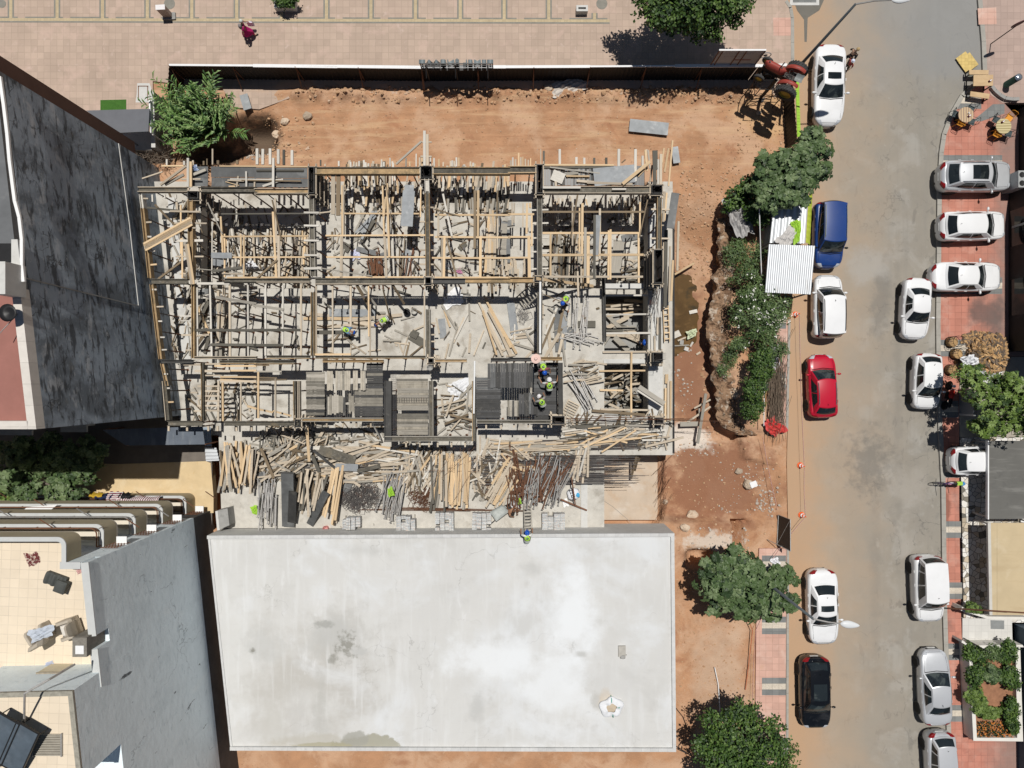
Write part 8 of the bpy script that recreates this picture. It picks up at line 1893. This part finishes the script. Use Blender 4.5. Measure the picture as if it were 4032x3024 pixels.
def car(name,label,kind,pt,u,v,heading,length=None,width=None,cat='car',sunroof=False,rails=False,plate_dark=False,glass_roof=False,z0=0.0,antenna=True,rail_m=None,group='cars parked along the street'):
 k=dict(KIND[kind]);L_=length or k['L'];Wd=width or k['W'];Ht=k['H'];hl,hw=L_/2,Wd/2
 p=W('D',u,v,.75+z0)
 t=thing(name,label,cat,(p.x,p.y,z0),math.radians(heading),group)
 def hwid(x):
  f=x/hl;pw=k['fp']*1.6 if f>0 else k['rp']*1.6
  return hw*max(0.0,1-abs(f)**pw)**(1/2.4)*(1-.05*max(0,f)**2)
 zh,ztl=k['hood'],k['tail']
 def top(x):
  f=x/hl
  if f>k['xa']:z=lerp(zh,zh-.20,((f-k['xa'])/(1-k['xa']))**1.7)
  elif f<k['xd']:z=lerp(ztl-.0,ztl-.06,(k['xd']-f)/(1+k['xd']+1e-6))
  else:z=lerp(ztl,zh,(f-k['xd'])/(k['xa']-k['xd']))
  return z-.22*abs(f)**26
 us=[-1,-.997,-.985,-.96,-.92,-.86,-.78,-.68,-.56,-.42,-.28,-.14,0,.14,.28,.42,.54,.64,.74,.82,.89,.94,.97,.987,.997,1]
 sec=[(.90,0),(.985,.30),(1.0,.55),(.99,.78),(.955,.94),(.86,.995),(.6,1.012),(.3,1.025),(0,1.03)]
 def pt_(x,j):
  w=max(hwid(x),.02);zt=top(x);zb=.20+.06*abs(x/hl)**10
  s_=1
  if j>8:j=16-j;s_=-1
  fy,fz=sec[j];return Vector((x,s_*w*fy,zb+(zt-zb)*fz))
 b=MB();n=17
 vs=[pt_(f*hl,j)for f in us for j in range(n)]
 fs=[(i*n+j,(i+1)*n+j,(i+1)*n+j+1,i*n+j+1)for i in range(len(us)-1)for j in range(n-1)]
 fs+=[(i*n+n-1,(i+1)*n+n-1,(i+1)*n,i*n)for i in range(len(us)-1)]
 fs+=[tuple(range(n))[::-1],tuple((len(us)-1)*n+j for j in range(n))]
 b.add(vs,fs)
 XA,XB,XC,XD=(k[q]*hl for q in('xa','xb','xc','xd'))
 rwid=k['rw']*hw;vanlike=kind in('van',)
 if vanlike:rwid=hw*.78
 def cA(s):return Vector((XA+.10*(1-s*s),s*hwid(XA)*.88,top(XA)+.0+.02*(1-s*s)))
 def cB(s):return Vector((XB+.09*(1-s*s),s*rwid,Ht-.04+.035*(1-s*s)))
 def cC(s):return Vector((XC-.07*(1-s*s),s*rwid*(.96 if not vanlike else 1),Ht-.07+.035*(1-s*s)))
 def cD(s):return Vector((XD-.09*(1-s*s),s*max(hwid(XD)*.84,rwid*.9),top(XD)+.0+.02*(1-s*s)))
 def scr(u_,s):return cA(s).lerp(cB(s),u_)+Vector((.05,0,.05))*math.sin(u_*PI)*(1-s*s)
 def rof(u_,s):return cB(s).lerp(cC(s),u_)+Vector((0,0,.05*math.sin(u_*PI)))
 def rer(u_,s):return cC(s).lerp(cD(s),u_)+Vector((-.04,0,.04))*math.sin(u_*PI)*(1-s*s)
 def sid(u_,w_,s_):
  lo=Vector((lerp(XA,XD,u_),s_*lerp(hwid(XA)*.88,max(hwid(XD)*.84,rwid*.9),u_),0));lo.y+=s_*.055*hw*math.sin(u_*PI);lo.z=lerp(top(XA),top(XD),u_)
  hi=cB(s_).lerp(cC(s_),u_)+Vector((0,0,.05*math.sin(u_*PI)));q=lo.lerp(hi,w_);q.y+=s_*.035*math.sin(w_*PI)*math.sin(u_*PI);return q
 b.grid(lambda a,c:scr(a,2*c-1),6,10,flip=True);b.grid(lambda a,c:rof(a,2*c-1),10,10,flip=True);b.grid(lambda a,c:rer(a,2*c-1),6,10,flip=True)
 for s_ in(-1,1):b.grid(lambda a,c:sid(a,c,s_),10,5,flip=(s_>0))
 body=b.build('body',pt,t,local=True,smooth=True,recalc=True)
 off=.008
 g=MB();g.grid(lambda a,c:scr(.05+.89*a,(2*c-1)*.91)+Vector((off,0,off*1.4)),6,10,flip=True);g.build('windscreen',GLASS,t,local=True,smooth=True)
 g=MB();g.grid(lambda a,c:rer(.08+(.72 if not vanlike else .6)*a,(2*c-1)*.86)+Vector((-off,0,off*1.4)),6,10,flip=True);g.build('rear_window',GLASS,t,local=True,smooth=True)
 for s_ in(-1,1):
  panes=((.17,.47),(.50,.80))if kind in('sedan','bmw')else(((.15,.44),(.47,.74),(.77,.93))if kind in('van','wagon')else((.16,.48),(.51,.86)))
  for a0,a1 in panes:
   g=MB();g.grid(lambda a,c:sid(lerp(a0,a1,a)+(.05*c if a0<.2 and a<.01 else 0)-(.05*c if a1>.79 and a>.99 else 0),.10+.76*c,s_)+Vector((0,s_*off,off)),5,4,flip=(s_>0));g.build('side_window',GLASS,t,local=True,smooth=True)
 if sunroof or glass_roof:
  g=MB();r0,r1=((.22,.52)if sunroof else(.12,.62));g.grid(lambda a,c:rof(lerp(r0,r1,a),(2*c-1)*.70)+Vector((0,0,.008)),6,8,flip=True);g.build('sunroof',GLASS,t,local=True,smooth=True)
 if rails:
  for s_ in(-1,1):MB().tube([rof(.06,s_*.93)+Vector((0,0,.01)),rof(.12,s_*.93)+Vector((0,0,.06)),rof(.5,s_*.93)+Vector((0,0,.065)),rof(.9,s_*.93)+Vector((0,0,.06)),rof(.95,s_*.93)+Vector((0,0,.01))],.018,6).build('roof_rail',rail_m or CHROME,t,local=True)
 g=MB()
 for s_ in(-1,1):
  g.tube([Vector((XA+.1,s_*hwid(XA)*.80,top(XA)+.012)),Vector((hl*.82,s_*hwid(hl*.82)*.80,top(hl*.82)+.012))],.007,4)
 g.tube([Vector((hl*.93,s_,top(hl*.93)+.006+.01))for s_ in(-hw*.55,0,hw*.55)],.007,4)
 g.tube([cA(-.9)+Vector((.06,0,.01)),cA(0)+Vector((.06,0,.01)),cA(.9)+Vector((.06,0,.01))],.022,4)
 g.build('panel_seam',TRIM,t,local=True)
 def lamp_patch(x0,x1,f0,f1,s_,m,nm):
  g=MB()
  def fn(a,c):
   x=lerp(x0,x1,a)*hl;w=max(hwid(x),.02);f=lerp(f0,f1,c)
   zt=top(x);zb=.2
   ys=[q[0]for q in sec];
   jj=lerp(3.2,5.9,c);j0=int(jj);fr=jj-j0;fy=lerp(sec[j0][0],sec[j0+1][0],fr);fz=lerp(sec[j0][1],sec[j0+1][1],fr)
   return Vector((x+(.012 if x>0 else-.012),s_*(w*fy+.008),zb+(zt-zb)*fz+.010))
  g.grid(fn,6,6,flip=(s_>0));g.build(nm,m,t,local=True,smooth=True)
 for s_ in(-1,1):
  lamp_patch(.86,.965,0,1,s_,HEADL,'headlight');lamp_patch(-.985,-.90,0,1,s_,TAILL,'tail_light')
  q=Vector((XA-.22,s_*(hwid(XA)+.10),1.0+(.08 if kind in('van','suv')else 0)))
  g=MB();g.blob((q.x,q.y,q.z),(.07,.12,.075),6,10,0);g.tube([q,Vector((q.x,s_*hwid(XA)*.9,q.z-.03))],.025,5);g.build('wing_mirror',pt if pt is not P_B else TRIM,t,local=True,smooth=True)
  for wx in(.62,-.60):
   x=wx*hl;y=s_*(hw-.085);r=.315 if kind not in('suv','bmw')else .34
   g=MB();g.lathe([(0,0),(r+.06,0),(r+.06,.004),(0,.005)],(x,s_*(hwid(x)*1.0-.004),r+.02),24,0,'y');g.build('wheel_arch',TRIM,t,local=True)
   g=MB();g.lathe([(r*.6,-.1),(r*.94,-.105),(r,-.06),(r,.06),(r*.94,.105),(r*.6,.1)],(x,y,r),24,0,'y');w_=g.build('wheel',TYRE,t,local=True,smooth=False)
   g=MB();g.lathe([(0,.07),(r*.18,.09),(r*.2,.06),(r*.56,.05),(r*.64,.1),(r*.64,-.1),(0,-.08)],(x,y,r),24,0,'y')
   for q_ in range(6):
    a=q_*PI/3;g.frame_box((x+math.cos(a)*r*.36,y+s_*.085,r+math.sin(a)*r*.36),Vector((math.cos(a),0,math.sin(a)))*r*.5,Vector((0,.025,0)),Vector((-math.sin(a),0,math.cos(a)))*r*.14)
   g.build('rim',RIM,w_,local=True)
  for dx in(.05,-.22):
   q=sid(.5-dx,0,s_);MB().box(q.x,s_*(hwid(q.x)+.008),q.z-.10,.17,.022,.025).build('door_handle',pt,t,local=True)
 MB().box(hl+.0,0,.42,.02,.50,.11).build('number_plate',PLATE,t,local=True);MB().box(-hl-.004,0,.62,.02,.50,.11).build('number_plate',PLATE,t,local=True)
 g=MB();g.box(hl-.05,0,.52,.08,hw*.8,.12);g.box(hl-.05,0,.30,.08,hw*.9,.09);g.box(-hl+.05,0,.30,.08,hw*.8,.08);g.build('grille',TRIM,t,local=True)
 if antenna:
  q=rof(.88 if not kind=='van' else .12,0);MB().tube([q,q+Vector((-.10,0,.12))],[.016,.006],5).build('antenna',TRIM,t,local=True)
 return t
car('sedan_car','long white sedan with a sunroof parked nose down below the red tractor','bmw',P_W,1791,184,-91,sunroof=True)
car('blue_van','dark blue small van with roof rails beside the zinc shed','van',P_B,1789,508,-91,length=4.0,cat='van',rails=True,antenna=False)
car('white_van','white small passenger van facing up the road below the blue van','van',P_W,1787,662,90,length=3.85,cat='van',rails=True,rail_m=TRIM)
car('red_hatchback','bright red hatchback with roof rails facing up the road','hatch',P_R,1776,834,92,length=3.85,rails=True)
car('sedan_car','white sedan with a sunroof under the lower street lamp','sedan',P_W,1777,1312,-88,length=4.6,sunroof=True)
car('wagon_car','glossy black car parked at the lower left kerb','wagon',P_K,1761,1497,-89,length=4.4,glass_roof=True)
car('sedan_car','older plain white sedan on the right kerb beside the parking bays','sedan',P_W,1978,667,-93,length=3.75,width=1.66)
car('white_hatchback','white hatchback parked nose down beside the firewood heap','hatch',P_W,2002,824,-92,length=3.4,width=1.64)
car('white_van','boxy white car with black pillars opposite the carports','van',P_W,2004,1272,-88,length=4.05,cat='car')
car('silver_sedan','silver sedan facing up beside the planted bed','sedan',P_S,2020,1485,92,length=4.6,width=1.8)
car('silver_wagon','silver wagon cut off by the bottom picture edge','wagon',P_S,2034,1658,-87,length=4.3,width=1.74)
car('silver_suv','silver wagon with a large glass roof in the top parking bay','suv',P_S,2106,381,0,length=4.35,z0=.1,glass_roof=True,rails=True)
car('white_hatchback','white hatchback in the middle parking bay facing the black front','hatch',P_W,2102,488,1,length=4.05,width=1.74,z0=.1)
car('sedan_car','white sedan in the lowest parking bay sticking out over the kerb','sedan',P_W,2088,598,0,length=4.3,width=1.76,z0=.1)
car('white_hatchback','white car with only its tail showing from under the grey carport','hatch',P_W,2116,995,1,length=3.5,width=1.7,z0=.1)
#  people
SKIN=mat('tanned skin',(.32,.17,.10),.7,.1,6,coord='obj');SKIN2=mat('light skin',(.45,.28,.19),.7,.1,6,coord='obj')
VEST=mat('lime safety vest',(.42,.70,.09),.7,.08,4,coord='obj');M['vest']=VEST
REFL=mat('reflective band',(.62,.66,.60),.4,.05,4,coord='obj');EMB=mat('dark green emblem',(.02,.10,.04),.7,.05,4,coord='obj')
HAIR=mat('dark hair',(.02,.015,.012),.7,.2,8,coord='obj')
def skin_mesh(name,nodes,edges,m,parent,sub=2,root=0):
 me=bpy.data.meshes.new(name);me.from_pydata([n[0]for n in nodes],edges,[])
 me.materials.append(m)
 o=bpy.data.objects.new(name,me);COL.objects.link(o);o.parent=parent
 sk=o.modifiers.new('skin','SKIN');sk.use_smooth_shade=True;sk.branch_smoothing=.4
 if not me.skin_vertices:
  bm=bmesh.new();bm.from_mesh(me);bm.verts.layers.skin.verify();bm.to_mesh(me);bm.free()
 for i,nd in enumerate(nodes):
  r=nd[1];me.skin_vertices[0].data[i].radius=(r,r)if not isinstance(r,tuple)else r
  me.skin_vertices[0].data[i].use_root=(i==root)
 sb_=o.modifiers.new('sub','SUBSURF');sb_.levels=1;sb_.render_levels=1
 return o
def V(*a):return Vector(a)
POSE={'stand':dict(hip=V(0,0,.92),chest=V(.02,0,1.30),neck=V(.03,0,1.48),head=V(.05,0,1.64),handL=V(.16,.30,.86),handR=V(.16,-.30,.86),footL=V(.04,.11,.06),footR=V(-.04,-.11,.06)),'walk':dict(hip=V(0,0,.90),chest=V(.05,0,1.28),neck=V(.08,0,1.46),head=V(.11,0,1.62),handL=V(.30,.28,.92),handR=V(-.16,-.30,.90),footL=V(-.32,.10,.08),footR=V(.34,-.10,.06)),'bend':dict(hip=V(-.12,0,.88),chest=V(.28,0,1.05),neck=V(.45,0,1.06),head=V(.62,0,1.04),handL=V(.52,.24,.48),handR=V(.58,-.16,.46),footL=V(.0,.16,.06),footR=V(-.06,-.16,.06)),'reach':dict(hip=V(0,0,.9),chest=V(.08,0,1.27),neck=V(.14,0,1.44),head=V(.20,0,1.59),handL=V(.45,.50,1.10),handR=V(.48,-.46,1.08),footL=V(.06,.14,.06),footR=V(-.1,-.14,.06)),'lean':dict(hip=V(-.16,0,.88),chest=V(.16,0,1.12),neck=V(.29,0,1.23),head=V(.40,0,1.33),handL=V(.42,.34,.74),handR=V(.44,-.30,.70),footL=V(.02,.14,.06),footR=V(-.1,-.14,.06)),'leanout':dict(hip=V(-.16,0,.88),chest=V(.16,0,1.12),neck=V(.29,0,1.23),head=V(.40,0,1.33),handL=V(.50,.52,.96),handR=V(.48,-.50,.92),footL=V(.02,.14,.06),footR=V(-.1,-.14,.06)),'squat':dict(hip=V(-.1,0,.30),chest=V(.10,0,.62),neck=V(.18,0,.76),head=V(.26,0,.88),handL=V(.50,.26,.40),handR=V(.40,-.30,.22),footL=V(.10,.18,.06),footR=V(.08,-.18,.06))}
def mid_joint(a,b,L1,L2,bend):
 d=b-a;D=min(d.length,(L1+L2)*.999);x=(L1*L1-L2*L2+D*D)/(2*D)if D>.01 else L1
 h=math.sqrt(max(0,L1*L1-x*x));u=d.normalized();bd=bend-u*bend.dot(u);bd=bd.normalized()if bd.length>1e-3 else V(0,0,1)
 return a+u*x+bd*h
def person(label,loc,heading,pose='stand',shirt=(.4,.4,.4),trousers=(.08,.08,.1),vest=False,helmet=None,hair=None,skin=SKIN,hat=None,bare=False,sleeves=True,scale=1.0,band=True,skirt=None,shoes=(.03,.03,.03)):
 P=POSE[pose];t=thing('person',label,'person',loc,math.radians(heading));t.scale=(scale,)*3
 hip,chest,neck,head=P['hip'],P['chest'],P['neck'],P['head']
 ax_=(chest-hip).normalized()
 wa=hip.lerp(chest,.42)
 J={}
 for s_,n in((1,'L'),(-1,'R')):
  J['sh'+n]=chest.lerp(neck,.45)+V(0,s_*.185,0);J['el'+n]=mid_joint(J['sh'+n],P['hand'+n],.29,.27,V(-.5,s_*.6,-.4))
  J['hp'+n]=hip+V(0,s_*.10,-.05);J['kn'+n]=mid_joint(J['hp'+n],P['foot'+n]+V(0,0,.03),.44,.43,V(1,s_*.15,.1))
 nodes=[];edges=[]
 def nd(p,r,par=None):
  nodes.append((tuple(p),r));i=len(nodes)-1
  if par is not None:edges.append((par,i))
  return i
 ih=nd(hip,(.14,.12));iw=nd(wa,(.125,.10),ih);ic=nd(chest,(.15,.11),iw);inn=nd(neck,.055,ic);j=nd(neck.lerp(head,.4),.06,inn);nd(head,.095,j);nd(head+(head-neck).normalized()*.07,.075,len(nodes)-1)
 for n,s_ in(('L',1),('R',-1)):
  sh=nd(J['sh'+n],.062,ic);el=nd(J['el'+n],.045,sh);hd=P['hand'+n];el0=J['el'+n];fd=(hd-el0).normalized()
  wr=nd(hd,.03,el);pm=nd(hd+fd*.055,.032,wr)
  sd=fd.cross(V(0,0,1));sd=sd.normalized()if sd.length>.1 else V(0,1,0);dn=fd.cross(sd)
  if dn.z>0:dn=-dn
  for q,(off,L_)in enumerate(((-.030,.062),(-.010,.075),(.011,.072),(.030,.055))):
   k0=nd(hd+fd*.085+sd*off,.0105,pm);k1=nd(hd+fd*(.085+L_*.55)+sd*off*1.15+dn*.012,.0095,k0);nd(hd+fd*(.085+L_)+sd*off*1.2+dn*.035,.008,k1)
  k0=nd(hd+fd*.035+sd*-.042*s_+dn*.012,.012,pm);nd(hd+fd*.075+sd*-.062*s_+dn*.03,.01,k0)
  hp=nd(J['hp'+n],.095,ih);kn=nd(J['kn'+n],.062,hp);an=nd(P['foot'+n]+V(-.03,0,.04),.042,kn);nd(P['foot'+n]+V(.13,0,-.01),.035,an)
 body=skin_mesh('body',nodes,edges,skin,t)
 fwd=V(1,0,0);up=(head-neck).normalized();fc=(fwd-up*fwd.dot(up)).normalized()
 b=MB();b.blob(head+fc*.10-up*.01,(.02,.016,.025),5,7,0);b.build('nose',skin,t,local=True,smooth=True)
 b=MB()
 for s_ in(-1,1):b.blob(head+fc*.085+up*.025+V(0,s_*.035,0),.013,5,7,0)
 b.build('eyes',TRIM,t,local=True)
 b=MB();b.blob(head+fc*.085-up*.05,(.012,.025,.008),5,7,0);b.build('mouth',mat('lips',(.3,.1,.08),.6,coord='obj'),t,local=True)
 b=MB()
 for s_ in(-1,1):b.blob(head+V(0,s_*.092,0),(.02,.012,.03),5,7,0)
 b.build('ears',skin,t,local=True)
 tm=mat('trousers',trousers,.9,.15,5,coord='obj')
 n2,e2=[(tuple(hip),(.155,.135))],[]
 for n in 'LR':
  i=len(n2);n2+=[(tuple(J['hp'+n]),.108),(tuple(J['kn'+n]),.08),(tuple(P['foot'+n]+V(-.03,0,.10)),.065)];e2+=[(0,i),(i,i+1),(i+1,i+2)]
 n2.append((tuple(hip.lerp(wa,.6)),(.14,.12)));e2.append((0,len(n2)-1))
 skin_mesh('trousers',n2,e2,tm,t)
 if not bare:
  sm=mat('shirt',shirt,.9,.12,5,coord='obj')
  n3=[(tuple(chest),(.172,.13)),(tuple(wa),(.152,.122)),(tuple(hip+ax_*.02),(.16,.138)),(tuple(chest.lerp(neck,.62)),.085)];e3=[(0,1),(1,2),(0,3)]
  for n in 'LR':
   i=len(n3);far_=J['sh'+n].lerp(J['el'+n],.95 if sleeves else .5);n3+=[(tuple(J['sh'+n]),.078),(tuple(far_),.062)];e3+=[(0,i),(i,i+1)]
   if sleeves=='long':n3.append((tuple(J['el'+n].lerp(P['hand'+n],.85)),.048));e3.append((i+1,i+2))
  skin_mesh('shirt',n3,e3,sm,t)
 if vest:
  n4=[(tuple(chest),(.195,.15)),(tuple(wa),(.175,.145)),(tuple(hip+ax_*.06),(.18,.155)),(tuple(chest.lerp(neck,.6)),(.15,.115)),(tuple(J['shL']*.85+chest*.15),.112),(tuple(J['shR']*.85+chest*.15),.112)]
  v_=skin_mesh('safety_vest',n4,[(0,1),(1,2),(0,3),(0,4),(0,5)],VEST,t)
  bk=ax_.cross(V(0,1,0));bk=-bk if bk.x>0 and pose not in('bend','squat')else bk
  bk=V(-ax_.z,0,ax_.x)
  c=chest+bk*.152
  e1=V(0,1,0);e2_=ax_
  b=MB();b.add([tuple(c+e1*math.cos(a*PI/8)*.075+e2_*math.sin(a*PI/8)*.085+bk*.006)for a in range(16)],[tuple(range(16))]);b.build('emblem',EMB,v_,local=True)
  b=MB();b.add([tuple(c+e1*(.02+math.cos(a*PI/5)*.028)+e2_*(.015+math.sin(a*PI/5)*.035)+bk*.010)for a in range(10)],[tuple(range(10))]);b.build('emblem_mark',REFL,v_,local=True)
  for f in(.30,.12):
   cc=hip.lerp(chest,f);b=MB()
   b.grid(lambda u,v:tuple(cc+e1*math.cos(u*2*PI)*.186+bk*math.sin(u*2*PI)*.158+ax_*(v-.5)*.05),24,1);b.build('reflective_band',REFL,v_,local=True)
 sh=MB()
 for n in 'LR':
  f=P['foot'+n];sh.blob(f+V(.05,0,-.01),(.15,.055,.05),6,8,0)
 sh.build('shoes',mat('shoes',shoes,.7,coord='obj'),t,local=True,smooth=True)
 hc=head+up*.03
 if helmet is not None:
  b=MB();nn=14
  ex,ey=fc,V(0,1,0)
  def dome(u,v):
   a=u*2*PI;r=math.sin(v*PI/2);return tuple(hc+ex*math.cos(a)*.155*r+ey*math.sin(a)*.128*r+up*(.13*math.cos(v*PI/2)))
  b.grid(dome,20,8)
  def brim(u,v):
   a=u*2*PI;k=1+v*(.12+.28*max(0,math.cos(a))**3);return tuple(hc+ex*math.cos(a)*.155*k+ey*math.sin(a)*.128*k-up*v*.012)
  b.grid(brim,20,2)
  for y in(-.03,0,.03):b.tube([hc+ex*x_+ey*y+up*(.13*math.sqrt(max(0,1-(x_/.155)**2))+.004)for x_ in(-.13,-.08,0,.08,.13)],.008,4)
  b.build('safety_helmet',mat('helmet shell',helmet,.3,.03,4,coord='obj',spec=.5),t,local=True,smooth=True)
 elif hat is not None:
  rad,col,crown_r=hat;b=MB()
  b.grid(lambda u,v:tuple(hc+fc*math.cos(u*2*PI)*(crown_r+(rad-crown_r)*v)+V(0,1,0)*math.sin(u*2*PI)*(crown_r+(rad-crown_r)*v)+up*(.03+.02*math.sin(u*4*PI)*v)),24,4)
  b.grid(lambda u,v:tuple(hc+fc*math.cos(u*2*PI)*crown_r*math.sin(v*PI/2)**.5+V(0,1,0)*math.sin(u*2*PI)*crown_r*math.sin(v*PI/2)**.5+up*(.03+.11*math.cos(v*PI/2))),24,6)
  b.build('hat',mat('hat fabric',col,.85,.08,5,coord='obj'),t,local=True,smooth=True)
 else:
  b=MB();b.grid(lambda u,v:tuple(hc-fc*.012+fc*math.cos(u*2*PI)*.112*math.sin(v*1.75)+V(0,1,0)*math.sin(u*2*PI)*.104*math.sin(v*1.75)+up*.108*math.cos(v*1.75)),18,8);b.build('hair',hair or HAIR,t,local=True,smooth=True)
 return t
BLUE=(.012,.09,.46);WHT=(.78,.78,.78)
def at(c,x,y,z):return W(c,x,y,z)
def put_head(c,x,y,z0,heading,pose,scale=1.0):
 """root so that the head appears at the pixel"""
 hz=POSE[pose]['head'];p=W(c,x,y,z0+(hz.z+.06)*scale);a=math.radians(heading)
 return(p.x-(math.cos(a)*hz.x-math.sin(a)*hz.y)*scale,p.y-(math.sin(a)*hz.x+math.cos(a)*hz.y)*scale,z0)
person('worker bending right beside the dark plank in lime vest and blue helmet',put_head('11',852,1218,ZS,-18,'bend'),-18,'bend',(.12,.25,.42),(.10,.09,.085),True,BLUE)
person('worker bending left beside the black bucket in lime vest and blue helmet',put_head('11',1052,1150,ZS,212,'bend'),212,'bend',(.42,.40,.36),(.07,.065,.06),True,BLUE)
wk3=person('worker in blue helmet and lime vest holding a long pole on the open slab',put_head('21',472,968,ZS,235,'leanout'),235,'leanout',(.35,.35,.36),(.16,.15,.14),True,BLUE,sleeves='long')
p_=wk3.location
tag(MB().tube([W('21',300,890,ZS+1.5),W('21',430,945,ZS+1.1),W('21',455,955,ZS+1.0)],.025,6).build('wooden_pole',M['w_b']),'brown wooden pole held by the worker on the open slab','pole')
ZD=2.42
person('worker in blue helmet at the top of the stair shaft facing down',put_head('21',316,1565,ZD,-80,'lean'),-80,'lean',(.25,.08,.09),(.05,.05,.055),True,BLUE)
person('worker in white helmet with both arms spread in the stair shaft',put_head('work',660,735,ZD,95,'leanout'),95,'leanout',(.55,.56,.55),(.05,.05,.05),True,WHT)
person('worker in white cap lowest in the stair shaft, back turned',put_head('work',412,1165,ZD,115,'lean'),115,'lean',(.3,.3,.28),(.09,.08,.07),True,None,hat=(.13,(.72,.70,.70),.11))
person('worker hidden under a wide pink sun hat by the stair shaft corner',put_head('work',322,208,ZD,150,'stand'),150,'stand',(.05,.05,.06),(.03,.03,.035),False,None,hat=(.27,(.70,.50,.44),.10))
person('worker standing on the flat white roof at the ladder head',put_head('pal',420,1215,ZR+.03,92,'lean'),92,'lean',(.68,.70,.66),(.06,.06,.06),True,BLUE)
person('shirtless man squatting beside the white bucket and the ladder',put_head('pal',105,790,ZS,-20,'squat'),-20,'squat',(.3,.3,.3),(.05,.06,.06),False,None,bare=True)
person('worker in blue helmet standing down in the opening of the slab',put_head('21',1180,1308,-1.7,90,'stand'),90,'stand',(.04,.05,.08),(.03,.03,.04),False,BLUE)
lady=person('woman in magenta dress and pale headscarf walking across the plaza',put_head('00',2070,178,0,20,'walk'),20,'walk',(.42,.01,.13),(.40,.012,.11),False,None,hair=mat('pale headscarf',(.55,.58,.54),.9,.15,8,coord='obj'),skin=SKIN2,sleeves=True)
b=MB();b.blob((-.14,0,1.18),(.11,.15,.22),7,10,.06);b.build('backpack',mat('grey backpack',(.24,.22,.22),.9,.15,6,coord='obj'),lady,local=True,smooth=True)
b=MB()
def sk(u,v):
 a=u*2*PI;r=.15+.13*v;return(.0+math.cos(a)*r*(1+.25*v),math.sin(a)*r,.95-.55*v)
b.grid(sk,18,6);b.build('dress',mat('magenta dress',(.46,.01,.15),.9,.12,5,coord='obj'),lady,local=True,smooth=True)
pb=Vector(lady.location)+Matrix.Rotation(math.radians(20),3,'Z')@Vector((.38,.36,.62))
tag(MB().grid(lambda u,v:(pb.x+(u-.5)*.42,pb.y+.05*math.sin(v*5)+(v-.5)*.14,pb.z-.25+v*.42+.02*math.sin(u*9)),8,8).box(pb.x,pb.y,pb.z-.05,.36,.1,.36).build('shopping_bag',mat('pink white bag',(.72,.68,.74),.6,.1,5,[('n',(.55,.12,.3),4,.56,.62,.8)])),'white and pink shopping bag carried by the woman in magenta','bag')
person('woman in a black dress with blond hair walking past the white sedan',put_head('30',815,412,0,35,'walk'),35,'walk',(.012,.012,.014),(.02,.018,.018),False,None,hair=mat('blond hair',(.42,.30,.15),.7,.2,9,coord='obj'),skin=SKIN2)
person('child in a red shirt and white cap walking beside the white sedan',put_head('30',772,512,0,215,'walk',.8),215,'walk',(.30,.05,.045),(.10,.075,.06),False,None,hat=(.14,(.62,.66,.78),.115),skin=SKIN2,scale=.8)
